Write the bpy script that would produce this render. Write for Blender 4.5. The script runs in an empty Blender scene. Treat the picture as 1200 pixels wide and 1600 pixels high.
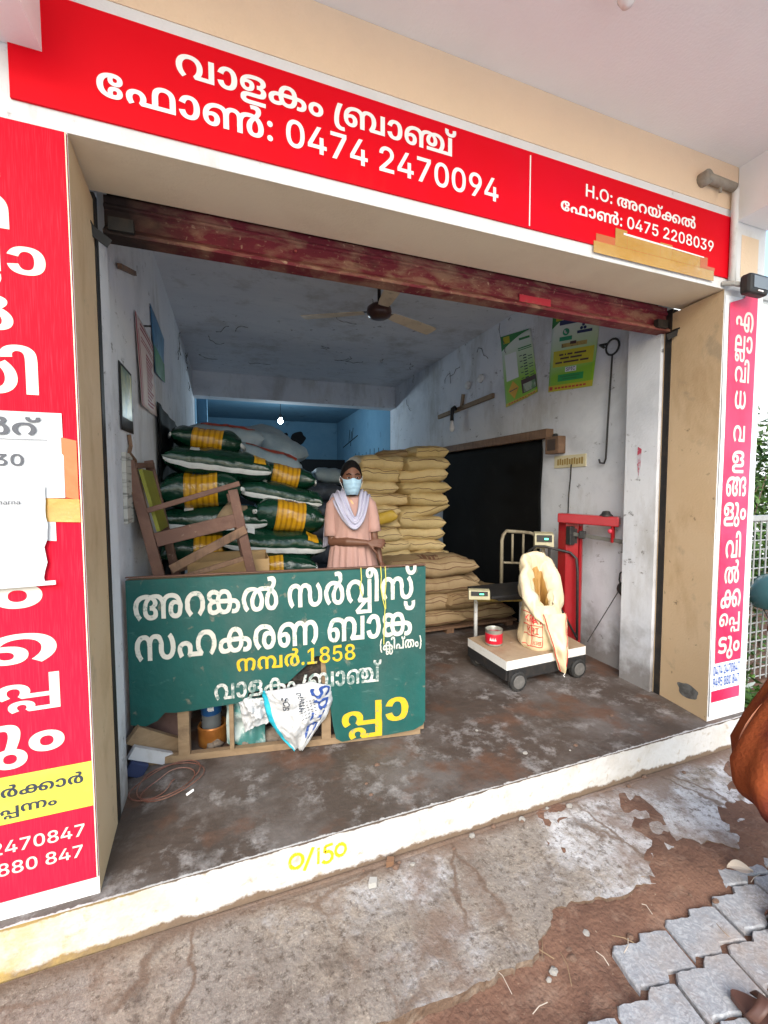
import bpy, math, random
from mathutils import Vector, Matrix, Quaternion, noise
from mathutils.geometry import delaunay_2d_cdt
R=math.radians
S=bpy.context.scene
COL=S.collection
# ------------------------------------------------------------------ camera
cam=bpy.data.objects.new('camera',bpy.data.cameras.new('camera'));COL.objects.link(cam)
cam.data.sensor_fit='HORIZONTAL';cam.data.sensor_width=36;cam.data.lens=36*656.36/1200
cam.data.clip_start=.02;cam.data.clip_end=500
def cam_matrix(yaw,pitch,roll,loc):
    f=Vector((math.sin(yaw)*math.cos(pitch),math.cos(yaw)*math.cos(pitch),-math.sin(pitch)))
    r=Vector((math.cos(yaw),-math.sin(yaw),0));u=r.cross(f)
    r2=r*math.cos(roll)+u*math.sin(roll);u2=u*math.cos(roll)-r*math.sin(roll)
    m=Matrix((r2,u2,-f)).transposed().to_4x4();m.translation=loc
    return m
cam.matrix_world=cam_matrix(R(19.902),R(3.2205),R(-.1748),(0,0,1.43))
S.camera=cam
# ------------------------------------------------------------------ light
SUN_EL,SUN_AZ=R(38),R(203)      # azimuth measured from +Y towards +X : behind the camera
w=bpy.data.worlds.new('World');S.world=w;w.use_nodes=True
nt=w.node_tree;bg=nt.nodes['Background'];sky=nt.nodes.new('ShaderNodeTexSky')
sky.sky_type='NISHITA';sky.sun_disc=False;sky.sun_elevation=SUN_EL;sky.sun_rotation=SUN_AZ
sky.air_density=1.6;sky.dust_density=2;sky.ozone_density=1.5
nt.links.new(sky.outputs[0],bg.inputs[0]);bg.inputs[1].default_value=.12
sl=bpy.data.lights.new('sun','SUN');sl.energy=1.25;sl.angle=R(50);sl.color=(1,.985,.965)
so=bpy.data.objects.new('sun',sl);COL.objects.link(so)
d=Vector((math.sin(SUN_AZ)*math.cos(SUN_EL),math.cos(SUN_AZ)*math.cos(SUN_EL),math.sin(SUN_EL)))
so.rotation_euler=d.to_track_quat('Z','Y').to_euler();so.location=(0,-8,9)
S.view_settings.view_transform='Standard';S.view_settings.look='None';S.view_settings.gamma=1
S.view_settings.exposure=1.6
S.cycles.max_bounces=10;S.cycles.diffuse_bounces=6;S.cycles.use_denoising=True
# ------------------------------------------------------------------ materials
MATS={}
def mat(name,base,var=(),rough=.75,bump=None,metal=0,spec=.4,emit=None,coat=0,extra=None):
    """procedural material. var: (colour, scale, lo, hi, strength[, stretch xyz]) noise overlays mixed in order"""
    if name in MATS: return MATS[name]
    m=bpy.data.materials.new(name);MATS[name]=m;m.use_nodes=True;t=m.node_tree;N=t.nodes;Lk=t.links
    b=N['Principled BSDF'];b.inputs['Roughness'].default_value=rough;b.inputs['Metallic'].default_value=metal
    b.inputs['Specular IOR Level'].default_value=spec;b.inputs['Coat Weight'].default_value=coat
    tc=N.new('ShaderNodeTexCoord');rgb=N.new('ShaderNodeRGB');rgb.outputs[0].default_value=(*base,1);cur=rgb.outputs[0]
    for i,v in enumerate(var):
        c,sc,lo,hi,st=v[:5];src=tc.outputs['Object']
        if len(v)>5:
            mp=N.new('ShaderNodeMapping');mp.inputs['Scale'].default_value=v[5];mp.inputs['Location'].default_value=(i*3.1,i*1.7,i*2.3);Lk.new(src,mp.inputs[0]);src=mp.outputs[0]
        else:
            mp=N.new('ShaderNodeMapping');mp.inputs['Location'].default_value=(i*3.1,i*1.7,i*2.3);Lk.new(src,mp.inputs[0]);src=mp.outputs[0]
        n=N.new('ShaderNodeTexNoise');n.inputs['Scale'].default_value=sc;n.inputs['Detail'].default_value=8;n.inputs['Roughness'].default_value=.62;n.inputs['Distortion'].default_value=.3
        Lk.new(src,n.inputs['Vector'])
        r=N.new('ShaderNodeMapRange');r.inputs[1].default_value=lo;r.inputs[2].default_value=hi;r.inputs[4].default_value=st;Lk.new(n.outputs[0],r.inputs[0])
        mx=N.new('ShaderNodeMix');mx.data_type='RGBA';Lk.new(r.outputs[0],mx.inputs['Factor']);Lk.new(cur,mx.inputs[6]);mx.inputs[7].default_value=(*c,1);cur=mx.outputs[2]
    if extra: cur=extra(N,Lk,tc,cur)
    Lk.new(cur,b.inputs['Base Color'])
    if bump:
        n=N.new('ShaderNodeTexNoise');n.inputs['Scale'].default_value=bump[0];n.inputs['Detail'].default_value=6;Lk.new(tc.outputs['Object'],n.inputs['Vector'])
        bp=N.new('ShaderNodeBump');bp.inputs['Strength'].default_value=bump[1];bp.inputs['Distance'].default_value=bump[2] if len(bump)>2 else .01;Lk.new(n.outputs[0],bp.inputs['Height']);Lk.new(bp.outputs[0],b.inputs['Normal'])
    if emit: b.inputs['Emission Color'].default_value=(*emit[0],1);b.inputs['Emission Strength'].default_value=emit[1]
    return m
def mixc(N,Lk,fac,a,col):
    mx=N.new('ShaderNodeMix');mx.data_type='RGBA';Lk.new(fac,mx.inputs['Factor']);Lk.new(a,mx.inputs[6]);mx.inputs[7].default_value=(*col,1);return mx.outputs[2]
def mth(N,Lk,op,a,b=None,c=None):
    n=N.new('ShaderNodeMath');n.operation=op
    for i,v in enumerate((a,b,c)):
        if v is None: continue
        if isinstance(v,(int,float)): n.inputs[i].default_value=v
        else: Lk.new(v,n.inputs[i])
    return n.outputs[0]
def sep(N,Lk,v):
    s=N.new('ShaderNodeSeparateXYZ');Lk.new(v,s.inputs[0]);return s.outputs
def ramp01(N,Lk,v,lo,hi,o=1.0):
    r=N.new('ShaderNodeMapRange');r.inputs[1].default_value=lo;r.inputs[2].default_value=hi;r.inputs[4].default_value=o;Lk.new(v,r.inputs[0]);return r.outputs[0]
def nz(N,Lk,tc,scale,detail=6,stretch=None,rough=.6):
    v=tc.outputs['Object']
    if stretch:
        mp=N.new('ShaderNodeMapping');mp.inputs['Scale'].default_value=stretch;Lk.new(v,mp.inputs[0]);v=mp.outputs[0]
    n=N.new('ShaderNodeTexNoise');n.inputs['Scale'].default_value=scale;n.inputs['Detail'].default_value=detail;n.inputs['Roughness'].default_value=rough;Lk.new(v,n.inputs['Vector']);return n
# ------------------------------------------------------------------ mesh builder
class MB:
    def __init__(s): s.v=[];s.f=[];s.m=[]
    def add(s,vs,fs,mi=0):
        b=len(s.v);s.v+=[tuple(v) for v in vs];s.f+=[tuple(b+i for i in f) for f in fs];s.m+=[mi]*len(fs);return s
    def box(s,a,b,mi=0,M=None):
        (x0,y0,z0),(x1,y1,z1)=a,b
        vs=[Vector(p) for p in ((x0,y0,z0),(x1,y0,z0),(x1,y1,z0),(x0,y1,z0),(x0,y0,z1),(x1,y0,z1),(x1,y1,z1),(x0,y1,z1))]
        if M is not None: vs=[M@v for v in vs]
        return s.add(vs,[(3,2,1,0),(4,5,6,7),(0,1,5,4),(1,2,6,5),(2,3,7,6),(3,0,4,7)],mi)
    def bar(s,p,q,w,t,up=(0,0,1),mi=0):
        """rectangular bar from p to q; w across, t along up"""
        p,q=Vector(p),Vector(q);d=(q-p).normalized();u=Vector(up);u=(u-d*u.dot(d)).normalized();x=d.cross(u)
        vs=[]
        for c in (p,q):
            for a,b in ((-1,-1),(1,-1),(1,1),(-1,1)): vs.append(c+x*(a*w/2)+u*(b*t/2))
        return s.add(vs,[(0,1,2,3),(7,6,5,4),(0,4,5,1),(1,5,6,2),(2,6,7,3),(3,7,4,0)],mi)
    def tube(s,pts,r,n=8,mi=0,cap=True,flat=None):
        pts=[Vector(p) for p in pts];k=len(pts);rr=r if isinstance(r,(list,tuple)) else [r]*k
        ref=None;vs=[];fs=[]
        for i,p in enumerate(pts):
            d=(pts[min(i+1,k-1)]-pts[max(i-1,0)]).normalized()
            if ref is None:
                ref=Vector((0,0,1)) if abs(d.z)<.9 else Vector((1,0,0))
            u=(ref-d*ref.dot(d)).normalized();ref=u;v=d.cross(u)
            for j in range(n):
                a=2*math.pi*j/n;vs.append(p+(u*math.cos(a)+v*math.sin(a)*(flat or 1))*rr[i])
        for i in range(k-1):
            for j in range(n): fs.append((i*n+j,i*n+(j+1)%n,(i+1)*n+(j+1)%n,(i+1)*n+j))
        if cap: fs.append(tuple(range(n-1,-1,-1)));fs.append(tuple((k-1)*n+j for j in range(n)))
        return s.add(vs,fs,mi)
    def lathe(s,prof,n=24,mi=0,c=(0,0,0),M=None):
        vs=[];fs=[];k=len(prof)
        for r,z in prof:
            for j in range(n):
                a=2*math.pi*j/n;v=Vector((r*math.cos(a),r*math.sin(a),z));v=M@v if M is not None else v;vs.append(v+Vector(c))
        for i in range(k-1):
            for j in range(n): fs.append((i*n+j,i*n+(j+1)%n,(i+1)*n+(j+1)%n,(i+1)*n+j))
        if prof[0][0]>1e-5: fs.append(tuple(range(n-1,-1,-1)))
        if prof[-1][0]>1e-5: fs.append(tuple((k-1)*n+j for j in range(n)))
        return s.add(vs,fs,mi)
    def grid(s,fn,nu,nv,mi=0,closed=False):
        vs=[fn(i/(nu-1),j/(nv-1) if not closed else j/nv) for i in range(nu) for j in range(nv)];fs=[]
        for i in range(nu-1):
            for j in range(nv if closed else nv-1):
                fs.append((i*nv+j,i*nv+(j+1)%nv,(i+1)*nv+(j+1)%nv,(i+1)*nv+j))
        return s.add(vs,fs,mi)
    def prism(s,poly,a,b,axis='z',mi=0,mside=None):
        def P(p,h): return {'z':(p[0],p[1],h),'y':(p[0],h,p[1]),'x':(h,p[0],p[1])}[axis]
        n=len(poly);vs=[P(p,a) for p in poly]+[P(p,b) for p in poly]
        s.add(vs,[tuple(range(n-1,-1,-1)),tuple(range(n,2*n))],mi)
        s.add(vs,[(i,(i+1)%n,n+(i+1)%n,n+i) for i in range(n)],mi if mside is None else mside);return s
    def text(s,key,size,origin,X=(1,0,0),Y=(0,0,1),sx=1.0,mi=0,jit=0,arc=None):
        vs,fs=text_geo(key,size,sx);o,X,Y=Vector(origin),Vector(X),Vector(Y)
        return s.add([o+X*x+Y*y for x,y in vs],fs,mi)
    def build(s,name,mats,parent=None,loc=None,smooth=False,bevel=0,auto=None,fixn=True):
        me=bpy.data.meshes.new(name);me.from_pydata(s.v,[],s.f)
        for x in (mats if isinstance(mats,(list,tuple)) else [mats]): me.materials.append(x)
        for p,i in zip(me.polygons,s.m): p.material_index=i
        if fixn:
            import bmesh
            bm=bmesh.new();bm.from_mesh(me);bmesh.ops.remove_doubles(bm,verts=bm.verts,dist=1e-6) if fixn=='weld' else None
            bmesh.ops.recalc_face_normals(bm,faces=bm.faces);bm.to_mesh(me);bm.free()
        if smooth: me.shade_smooth()
        o=bpy.data.objects.new(name,me);COL.objects.link(o)
        if parent: o.parent=parent
        if loc: o.location=loc
        if auto: 
            me.shade_smooth()
            try: me.set_sharp_from_angle(angle=R(auto))
            except Exception: pass
        if bevel:
            b=o.modifiers.new('bevel','BEVEL');b.width=bevel;b.segments=2;b.limit_method='ANGLE'
        return o
def tag(o,label=None,cat=None,group=None,kind=None):
    for k,v in (('label',label),('category',cat),('group',group),('kind',kind)):
        if v: o[k]=v
    return o
def thing(name,label,cat,loc=(0,0,0),rz=0,group=None):
    o=bpy.data.objects.new(name,None);COL.objects.link(o);o.location=loc;o.rotation_euler=(0,0,rz);o.empty_display_size=.1
    return tag(o,label,cat,group)
def textwidth(key,size,sx=1.0):
    v,_=text_geo(key,size,sx);return max(a for a,b in v)
def line_fit(mb,key,x0,x1,z,y,cap,mi=0,slope=0,shear=0):
    """lettering on a plane facing -Y: spans x0..x1, x-height set through em=cap"""
    vs,fs=text_geo(key,1,1);a=min(v[0] for v in vs);b=max(v[0] for v in vs);k=(x1-x0)/(b-a)
    mb.add([(x0+(vx-a)*k,y,z+vy*cap+(x0+(vx-a)*k-x0)*slope) for vx,vy in vs],fs,mi)

# ------------------------------------------------------------------ lettering outlines
GLYPHS={
'm55':'530|187,287 231,287* 294,263* 333,222* 352,171* 352,145 352,114* 336,68* 308,31* 290,11 304,53 425,53 425,281 498,281 498,0 254,0 229,35 243,49* 265,78* 277,115* 277,140 277,167* 254,210* 214,233* 187,233 159,233* 118,210* 95,168* 95,140 95,118* 106,81* 129,49* 146,32 95,-6 73,13* 38,55* 18,108* 18,141 18,167* 37,219* 78,262* 142,287*',
'm64':'289|269,142 269,112* 256,59* 226,18* 175,-6* 136,-6 103,-6* 58,12* 29,40* 14,75* 10,92 85,104 89,92* 99,65* 120,46* 137,46 157,46* 182,70* 192,113* 192,141 192,168* 182,211* 158,235* 139,235 123,235* 102,217* 90,191* 87,177 11,191 17,208* 35,242* 65,270* 110,287* 142,287 178,287* 227,264* 256,223* 269,171*',
'm53':'392|205,234 181,234* 139,229* 107,217* 86,197* 82,184 81,182* 82,180* 82,178 80,174* 79,164* 79,155 79,134* 98,110* 115,110 131,110* 145,128* 145,142 145,151* 138,164* 125,172* 115,172 99,172* 76,163* 63,157 24,163 34,174* 68,198* 109,215* 129,215 159,215* 196,195* 213,162* 213,142 213,121* 193,85* 150,63* 116,63 88,63* 43,87* 18,131* 18,161 18,186* 40,231* 87,267* 161,287* 213,287 267,287* 336,268* 370,231* 370,204 370,183* 347,153* 303,134* 271,129 245,155 245,168 249,168 262,168* 279,170* 286,175 291,178* 296,189* 296,196 296,209* 280,225* 241,234*|375,78 375,60* 362,32* 351,22 341,13* 317,4* 278,0* 248,0 153,0 131,0* 113,-2* 108,-5 101,-8* 96,-17* 96,-22 96,-28* 100,-37* 105,-40 111,-43* 130,-47* 151,-47 365,-47 365,-101 142,-101 113,-101* 68,-92* 54,-83 38,-73* 22,-44* 22,-25 22,-6* 38,25* 55,36 64,41* 86,49* 119,53* 142,53 240,53 261,53* 284,56* 291,61 296,65* 301,76* 301,84 301,92* 295,104* 289,108 284,112* 267,115* 250,115 245,115 245,162 301,154 340,142* 375,105*',
'm23':'576|116,-6 67,-6* 14,40* 14,81 14,106* 38,142* 57,153 70,160* 101,170* 145,174* 179,174 403,174 449,174* 506,163* 527,149 542,139* 561,106* 561,81 561,38* 503,-6* 459,-6 447,-6* 425,-3* 414,0 426,51 432,49* 446,47* 453,47 471,47* 490,64* 490,81 490,92* 480,106* 473,111 462,118* 434,121* 409,121 161,121 138,121* 111,117* 101,111 95,106* 85,92* 85,82 85,70* 94,54* 114,46* 128,46 141,46* 170,56* 187,69 218,23 201,12* 170,-1* 137,-6*|290,287 338,287* 398,250* 426,184* 426,142 426,94* 394,28* 334,-6* 291,-6 258,-6* 205,15* 188,33 171,53* 153,109* 153,142 153,209* 225,287*|290,234 257,234* 225,186* 225,141 225,111* 240,69* 268,47* 290,47 311,47* 339,68* 354,111* 354,141 354,172* 340,213* 311,234*',
'm6':'251|125,-6 92,-6* 42,18* 14,62* 14,90 14,119* 43,162* 93,186* 125,186 158,186* 208,162* 237,120* 237,90 237,61* 208,18* 158,-6*|125,135 107,135* 83,113* 83,90 83,68* 107,45* 126,45 144,45* 168,67* 168,90 168,112* 144,135*',
'i1422':'134|',
'm162':'152|155,281 131,230* 104,143* 93,70* 93,37 93,4* 108,-31* 135,-44* 152,-44 160,-44* 173,-43* 180,-42 187,-95 177,-98* 156,-99* 145,-99 101,-99* 45,-67* 19,-6* 19,36 19,77* 32,153* 58,234* 78,281',
'm46':'720|200,287 245,287* 305,262* 329,237 341,201 352,124 352,0 278,0 278,135 278,172* 266,207* 256,216 246,225* 220,234* 198,234 166,234* 116,208* 86,157* 86,120 86,119 86,91* 98,58* 119,44* 131,44 142,44* 156,53* 163,71* 163,84 163,102* 146,123* 128,123 109,123* 75,103* 58,84 52,134 66,148* 115,174* 146,174 174,174* 214,152* 235,114* 235,87 235,58* 211,17* 166,-6* 134,-6 104,-6* 51,20* 18,76* 18,121 18,175* 67,249* 149,287*|689,281 689,0 445,0 423,31 440,53* 460,89* 469,125* 469,145 469,176* 451,215* 421,234* 402,234 387,234* 369,224* 364,217 357,208* 352,182* 352,161 352,0 278,0 278,121 307,212 311,247 328,268* 376,287* 409,287 452,287* 512,251* 544,189* 544,150 544,129* 536,92* 522,59* 511,44 493,53 615,53 615,281',
'm180':'915|134,-6 104,-6* 51,20* 18,76* 18,121 18,175* 67,249* 149,287* 200,287 245,287* 305,262* 329,237 320,231 352,105 352,0 278,0 278,135 278,173* 266,207* 256,216 246,225* 220,234* 198,234 166,234* 116,208* 86,157* 86,120 86,119 86,91* 98,58* 119,44* 131,44 142,44* 156,53* 163,71* 163,84 163,102* 146,123* 128,123 109,123* 75,103* 58,84 52,134 66,148* 115,174* 146,174 174,174* 214,152* 235,114* 235,87 235,58* 211,17* 166,-6*|438,287 459,287* 497,281* 517,273 522,261 562,245* 607,191* 607,153 607,126* 582,88* 537,69* 507,69 475,69* 430,89* 407,127* 407,153 407,185* 444,237* 489,260 500,271 517,278* 559,287* 584,287 630,287* 691,262* 726,221* 742,173* 742,150 742,120* 726,75* 699,37* 682,18 620,37 633,53* 654,84* 667,121* 667,146 667,172* 646,213* 604,236* 574,236 569,236* 555,234* 546,232 542,238 518,231* 489,205* 475,172* 475,157 475,142* 484,125* 499,118* 507,118 515,118* 530,125* 539,142* 539,157 539,173* 525,204* 500,231* 483,237 467,233 460,235* 448,236* 442,236 419,236* 389,224* 381,218 364,204* 352,163* 352,125 352,5 283,5 283,121 308,236 323,251* 358,274* 405,287*|884,281 884,0 415,0 415,53 810,53 810,281',
'm77':'0|-59,298 -95,298* -142,319* -164,357* -164,381 -164,391* -161,409* -158,416 -93,405 -94,400* -96,389* -96,385 -96,370* -86,354* -69,348* -58,348 -46,348* -29,354* -18,370* -18,385 -18,389* -20,400* -21,405 42,416 44,409* 47,391* 47,381 47,357* 25,319* -22,298*',
'm72':'327|198,-6 161,-6* 95,11* 45,47* 17,104* 17,143 17,180* 46,235* 96,270* 162,287* 199,287 239,287* 287,267* 309,234* 309,213 309,191* 288,160* 250,144* 225,144 193,144* 157,163* 141,194* 141,212 141,222* 147,240* 150,246 217,255 207,249* 197,229* 197,216 197,204* 208,189* 222,189 235,189* 246,202* 246,211 246,225* 226,237* 210,237 201,237* 186,237* 181,236 152,236* 111,212* 90,170* 90,142 90,114* 110,70* 150,45* 179,45 184,44* 198,44* 206,44 218,44* 234,50* 243,61* 243,70 243,80* 233,93* 221,93 207,93* 194,77* 194,65 194,53* 204,33* 214,27 147,37 144,42* 138,60* 138,72 138,89* 154,119* 191,138* 223,138 248,138* 285,122* 306,91* 306,68 306,48* 283,14* 235,-6*',
'm45':'625|133,181 173,181* 225,153* 249,109* 249,86 249,70* 240,44* 235,35 228,53 377,53 377,0 187,0 161,29 167,38* 178,63* 178,81 178,101* 156,129* 133,129 118,129* 98,116* 88,94* 88,81 88,61* 102,34* 110,22 53,-6 35,14* 14,58* 14,85 14,114* 45,157* 98,181*|455,287 489,287* 542,269* 559,253 579,235* 596,185* 596,143 596,0 314,0 314,139 314,170* 322,212* 338,241* 351,253 368,269* 421,287*|456,234 439,234* 415,225* 406,216 398,207* 387,175* 387,141 387,53 523,53 523,136 523,172* 513,207* 504,216 496,225* 472,234*',
'm116':'839|200,287 245,287* 305,262* 329,237 311,247 328,268* 377,287* 406,287 442,287* 486,264* 505,243 506,220 533,151 533,0 460,0 460,156 460,180* 454,210* 445,219 439,226* 420,234* 406,234 393,234* 374,225* 367,218 359,208* 352,180* 352,151 352,0 278,0 278,134 278,172* 266,207* 256,216 246,225* 220,234* 198,234 166,234* 116,208* 86,157* 86,120 86,119 86,91* 98,58* 119,44* 131,44 142,44* 156,53* 163,71* 163,84 163,102* 146,123* 128,123 109,123* 75,103* 58,84 52,134 66,148* 115,174* 146,174 174,174* 214,152* 235,114* 235,87 235,58* 211,17* 166,-6* 134,-6 104,-6* 51,20* 18,76* 18,121 18,175* 67,249* 149,287*|701,-6 664,-6* 612,22* 586,76* 586,113 586,134* 599,177* 633,223* 664,247 671,260 692,278* 714,303* 714,319 714,332* 699,347* 680,347 671,347* 654,344* 648,343 635,391 647,395* 685,400* 705,400 738,400* 774,379* 787,348* 787,332 787,305* 757,259* 728,235 720,227 698,210* 671,171* 659,130* 659,111 659,91* 668,62* 687,47* 702,47 724,47* 745,78* 745,112 745,132* 734,173* 710,208* 691,220 679,227* 652,235* 629,235 609,235* 577,228* 564,218 555,211* 541,189* 533,153* 533,124 533,50 464,50 464,142 489,234 503,250* 539,273* 590,287* 627,287 653,287* 698,279* 717,271 719,270* 722,268* 724,267 756,252* 799,205* 820,147* 820,116 820,58* 760,-6*',
'i1377':'134|68,-4 51,-4* 29,18* 29,35 29,51* 51,74* 68,74 84,74* 107,51* 107,35 107,18* 84,-4*|68,182 51,182* 29,205* 29,221 29,238* 51,260* 68,260 84,260* 107,238* 107,221 107,205* 84,182*',
'i1359':'324|162,-5 118,-5* 57,39* 27,123* 27,182 27,241* 58,324* 118,369* 162,369 206,369* 266,324* 297,241* 297,182 297,123* 266,39* 206,-5*|162,50 185,50* 217,80* 233,138* 233,182 233,225* 217,284* 185,314* 162,314 138,314* 107,284* 91,225* 91,182 91,138* 107,80* 138,50*',
'i1372':'324|20,68 20,120 160,364 223,364 87,124 87,121 303,121 303,68|194,0 194,83 195,107 195,227 255,227 255,0',
'i1366':'324|63,0 218,307 218,309 38,309 38,364 286,364 286,308 131,0',
'i1361':'324|38,0 38,47 165,171 183,189* 207,218* 219,244* 219,260 219,277* 203,302* 176,315* 159,315 141,315* 114,301* 99,274* 99,255 37,255 37,289* 68,340* 124,369* 160,369 196,369* 251,341* 282,294* 282,263 282,243* 267,204* 228,156* 192,122 129,57 129,54 287,54 287,0',
'i1374':'324|161,369 196,369* 254,339* 287,284* 287,247 287,219* 265,162* 239,124 155,0 88,0 205,171 220,171 215,161* 194,145* 165,135* 148,135 114,135* 64,162* 36,213* 36,247 36,283* 68,338* 125,369*|161,316 143,316* 114,299* 97,268* 97,248 97,229* 114,198* 143,181* 161,181 180,181* 209,198* 225,228* 225,248 225,268* 209,299* 180,316*',
'i161':'373|37,0 37,364 102,364 102,213 271,213 271,364 336,364 336,0 271,0 271,158 102,158 102,0',
'i1376':'134|68,-4 51,-4* 29,18* 29,35 29,51* 51,74* 68,74 84,74* 107,51* 107,35 107,18* 84,-4*',
'i321':'384|192,-5 145,-5* 69,39* 25,123* 25,182 25,241* 69,324* 145,369* 192,369 240,369* 315,324* 359,241* 359,182 359,123* 315,39* 240,-5*|192,54 222,54* 268,83* 294,140* 294,182 294,223* 268,281* 222,310* 192,310 163,310* 117,281* 91,223* 91,182 91,140* 117,83* 163,54*',
'm9':'829|202,287 232,287* 296,277* 324,265 329,263* 337,257* 342,254 358,248* 384,229* 400,203* 400,187 400,174* 392,152* 372,135* 356,128 355,133 378,124* 406,93* 406,69 406,49* 385,15* 336,-6* 295,-6 248,-6* 191,28* 164,84* 164,119 164,148* 183,200* 223,244* 255,261 258,262* 264,266* 267,267 288,277* 340,287* 369,287 404,287* 452,274* 487,252* 501,237 532,110 532,0 458,0 458,125 458,163* 446,205* 429,219 418,228* 389,236* 368,236 353,236* 325,232* 315,230 292,224* 261,200* 242,168* 233,135* 233,120 233,80* 264,46* 292,46 314,46* 335,60* 335,74 335,87* 312,102* 288,102 275,102 275,154 284,154 309,154* 329,172* 329,186 329,200* 302,224* 267,230 255,233* 224,236* 207,236 168,236* 118,212* 94,168* 94,140 94,118* 105,81* 128,49* 145,32 95,-6 73,13* 38,54* 18,107* 18,141 18,167* 37,219* 80,262* 151,287*|690,-6 651,-6* 603,24* 580,74* 580,103 580,149* 631,205* 680,205 710,205* 755,175* 783,128* 784,102 757,103 754,116* 738,139* 714,155* 698,155 673,155* 652,126* 652,101 652,85* 660,60* 679,47* 693,47 708,47* 728,62* 739,94* 739,120 739,127* 738,145* 736,153 736,156* 738,162* 737,164 734,182* 707,213* 660,233* 625,233 603,233* 574,226* 561,216 552,209* 539,188* 532,152* 532,122 532,105 488,235 503,249* 539,273* 591,287* 628,287 673,287* 741,261* 788,214* 811,153* 811,118 811,76* 782,21* 727,-6*',
'm51':'372|187,287 232,287* 295,263* 335,221* 353,168* 353,140 353,107* 334,55* 299,13* 275,-6 226,32 241,47* 264,78* 277,115* 277,140 277,167* 254,210* 214,233* 187,233 159,233* 118,210* 95,168* 95,140 95,118* 106,81* 129,49* 146,32 95,-6 73,13* 38,55* 18,108* 18,141 18,167* 37,219* 78,262* 142,287*',
'm49':'573|368,-6 338,-6* 295,3* 269,14 266,16* 256,20* 253,22 221,40* 184,88* 168,140* 168,167 168,185* 175,214* 180,225 185,229 196,252* 231,277* 272,287* 292,287 349,287* 413,227* 413,167 413,120* 368,50* 332,27 327,24* 320,20* 314,17 291,6* 238,-6* 206,-6 160,-6* 90,19* 42,64* 18,128* 18,167 18,202* 46,257* 103,287* 145,287 178,287* 232,263* 249,236 191,204 182,219* 159,234* 145,234 128,234* 105,217* 93,187* 93,166 93,130* 121,76* 174,45* 211,45 224,45* 246,48* 255,50 261,52* 271,53* 275,55 292,62* 321,94* 338,139* 338,167 338,192* 325,221* 303,234* 291,234 277,234* 254,220* 242,190* 242,166 242,140* 258,95* 286,63* 305,53 310,51* 316,53* 321,51 329,49* 353,45* 367,45 401,45* 451,71* 478,122* 478,158 478,181* 464,229* 447,253 503,287 529,257* 553,192* 553,158 553,126* 534,68* 491,21* 420,-6*',
'm163':'833|290,287 338,287* 398,250* 426,184* 426,142 426,94* 394,28* 334,-6* 291,-6 258,-6* 205,15* 188,33 171,53* 153,109* 153,142 153,209* 225,287*|290,234 257,234* 225,186* 225,141 225,111* 240,69* 268,47* 290,47 311,47* 339,68* 354,111* 354,141 354,172* 340,213* 311,234*|116,-6 67,-6* 14,40* 14,81 14,106* 38,142* 57,153 70,160* 101,170* 145,174* 179,174 544,174 572,174* 606,169* 629,161* 638,154 657,142* 674,107* 674,85 674,43* 622,-6* 573,-6 538,-6* 486,20* 459,70* 459,108 459,119* 460,137* 461,146 462,150* 463,156* 464,159 471,190* 502,238* 549,270* 609,287* 644,287 690,287* 756,263* 796,221* 815,168* 815,140 815,107* 795,54* 760,13* 737,-6 688,32 703,47* 726,78* 739,115* 739,140 739,167* 715,210* 671,233* 641,233 612,233* 567,214* 537,179* 529,155 528,151* 528,143* 527,139 526,133* 525,117* 525,108 525,84* 537,56* 557,44* 570,44 586,44* 603,62* 603,79 603,88* 597,103* 590,109 583,115* 562,121* 536,121 161,121 138,121* 111,117* 101,111 95,106* 85,92* 85,82 85,70* 94,54* 114,46* 128,46 141,46* 170,56* 187,69 218,23 201,12* 170,-1* 137,-6*',
'm119':'672|407,287 443,287* 492,281* 529,270* 545,264 563,256 608,231* 653,158* 653,112 653,58* 593,-6* 534,-6 497,-6* 445,22* 419,76* 419,113 419,134* 432,177* 466,223* 497,247 504,260 525,278* 547,303* 547,319 547,332* 531,347* 513,347 504,347* 487,344* 481,343 468,391 480,395* 518,400* 538,400 571,400* 607,379* 620,348* 620,332 620,305* 590,259* 561,235 553,227 531,210* 504,171* 492,130* 492,111 492,91* 501,62* 521,47* 536,47 557,47* 578,77* 578,109 578,131* 562,172* 534,206* 516,215 495,221 475,229* 432,234* 408,234 386,234* 342,228* 322,221 302,216 275,202* 237,147* 237,104 237,84* 250,58* 271,47* 282,47 294,47* 315,59* 328,88* 328,114 328,140* 311,184* 279,217* 257,227 244,231 235,233* 215,236* 204,236 166,236* 117,211* 94,168* 94,140 94,118* 105,81* 128,49* 145,32 95,-6 73,13* 38,54* 18,107* 18,141 18,167* 37,219* 79,262* 146,287* 196,287 225,287* 272,277* 293,267 307,261 351,239* 402,164* 402,114 402,74* 374,20* 320,-6* 281,-6 244,-6* 191,21* 163,73* 163,108 163,140* 185,192* 227,234* 258,250 268,258 294,272* 361,287*',
'i1364':'324|158,-5 123,-5* 67,22* 34,69* 33,99 96,99 97,84* 114,61* 142,48* 158,48 178,48* 208,66* 225,97* 225,118 225,139* 207,171* 176,189* 156,189 140,189* 108,177* 99,167 40,176 59,364 269,364 269,309 113,309 103,212 104,212 115,224* 152,240* 174,240 198,240* 240,222* 271,190* 288,146* 288,119 288,83* 255,27* 197,-5*',
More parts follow.
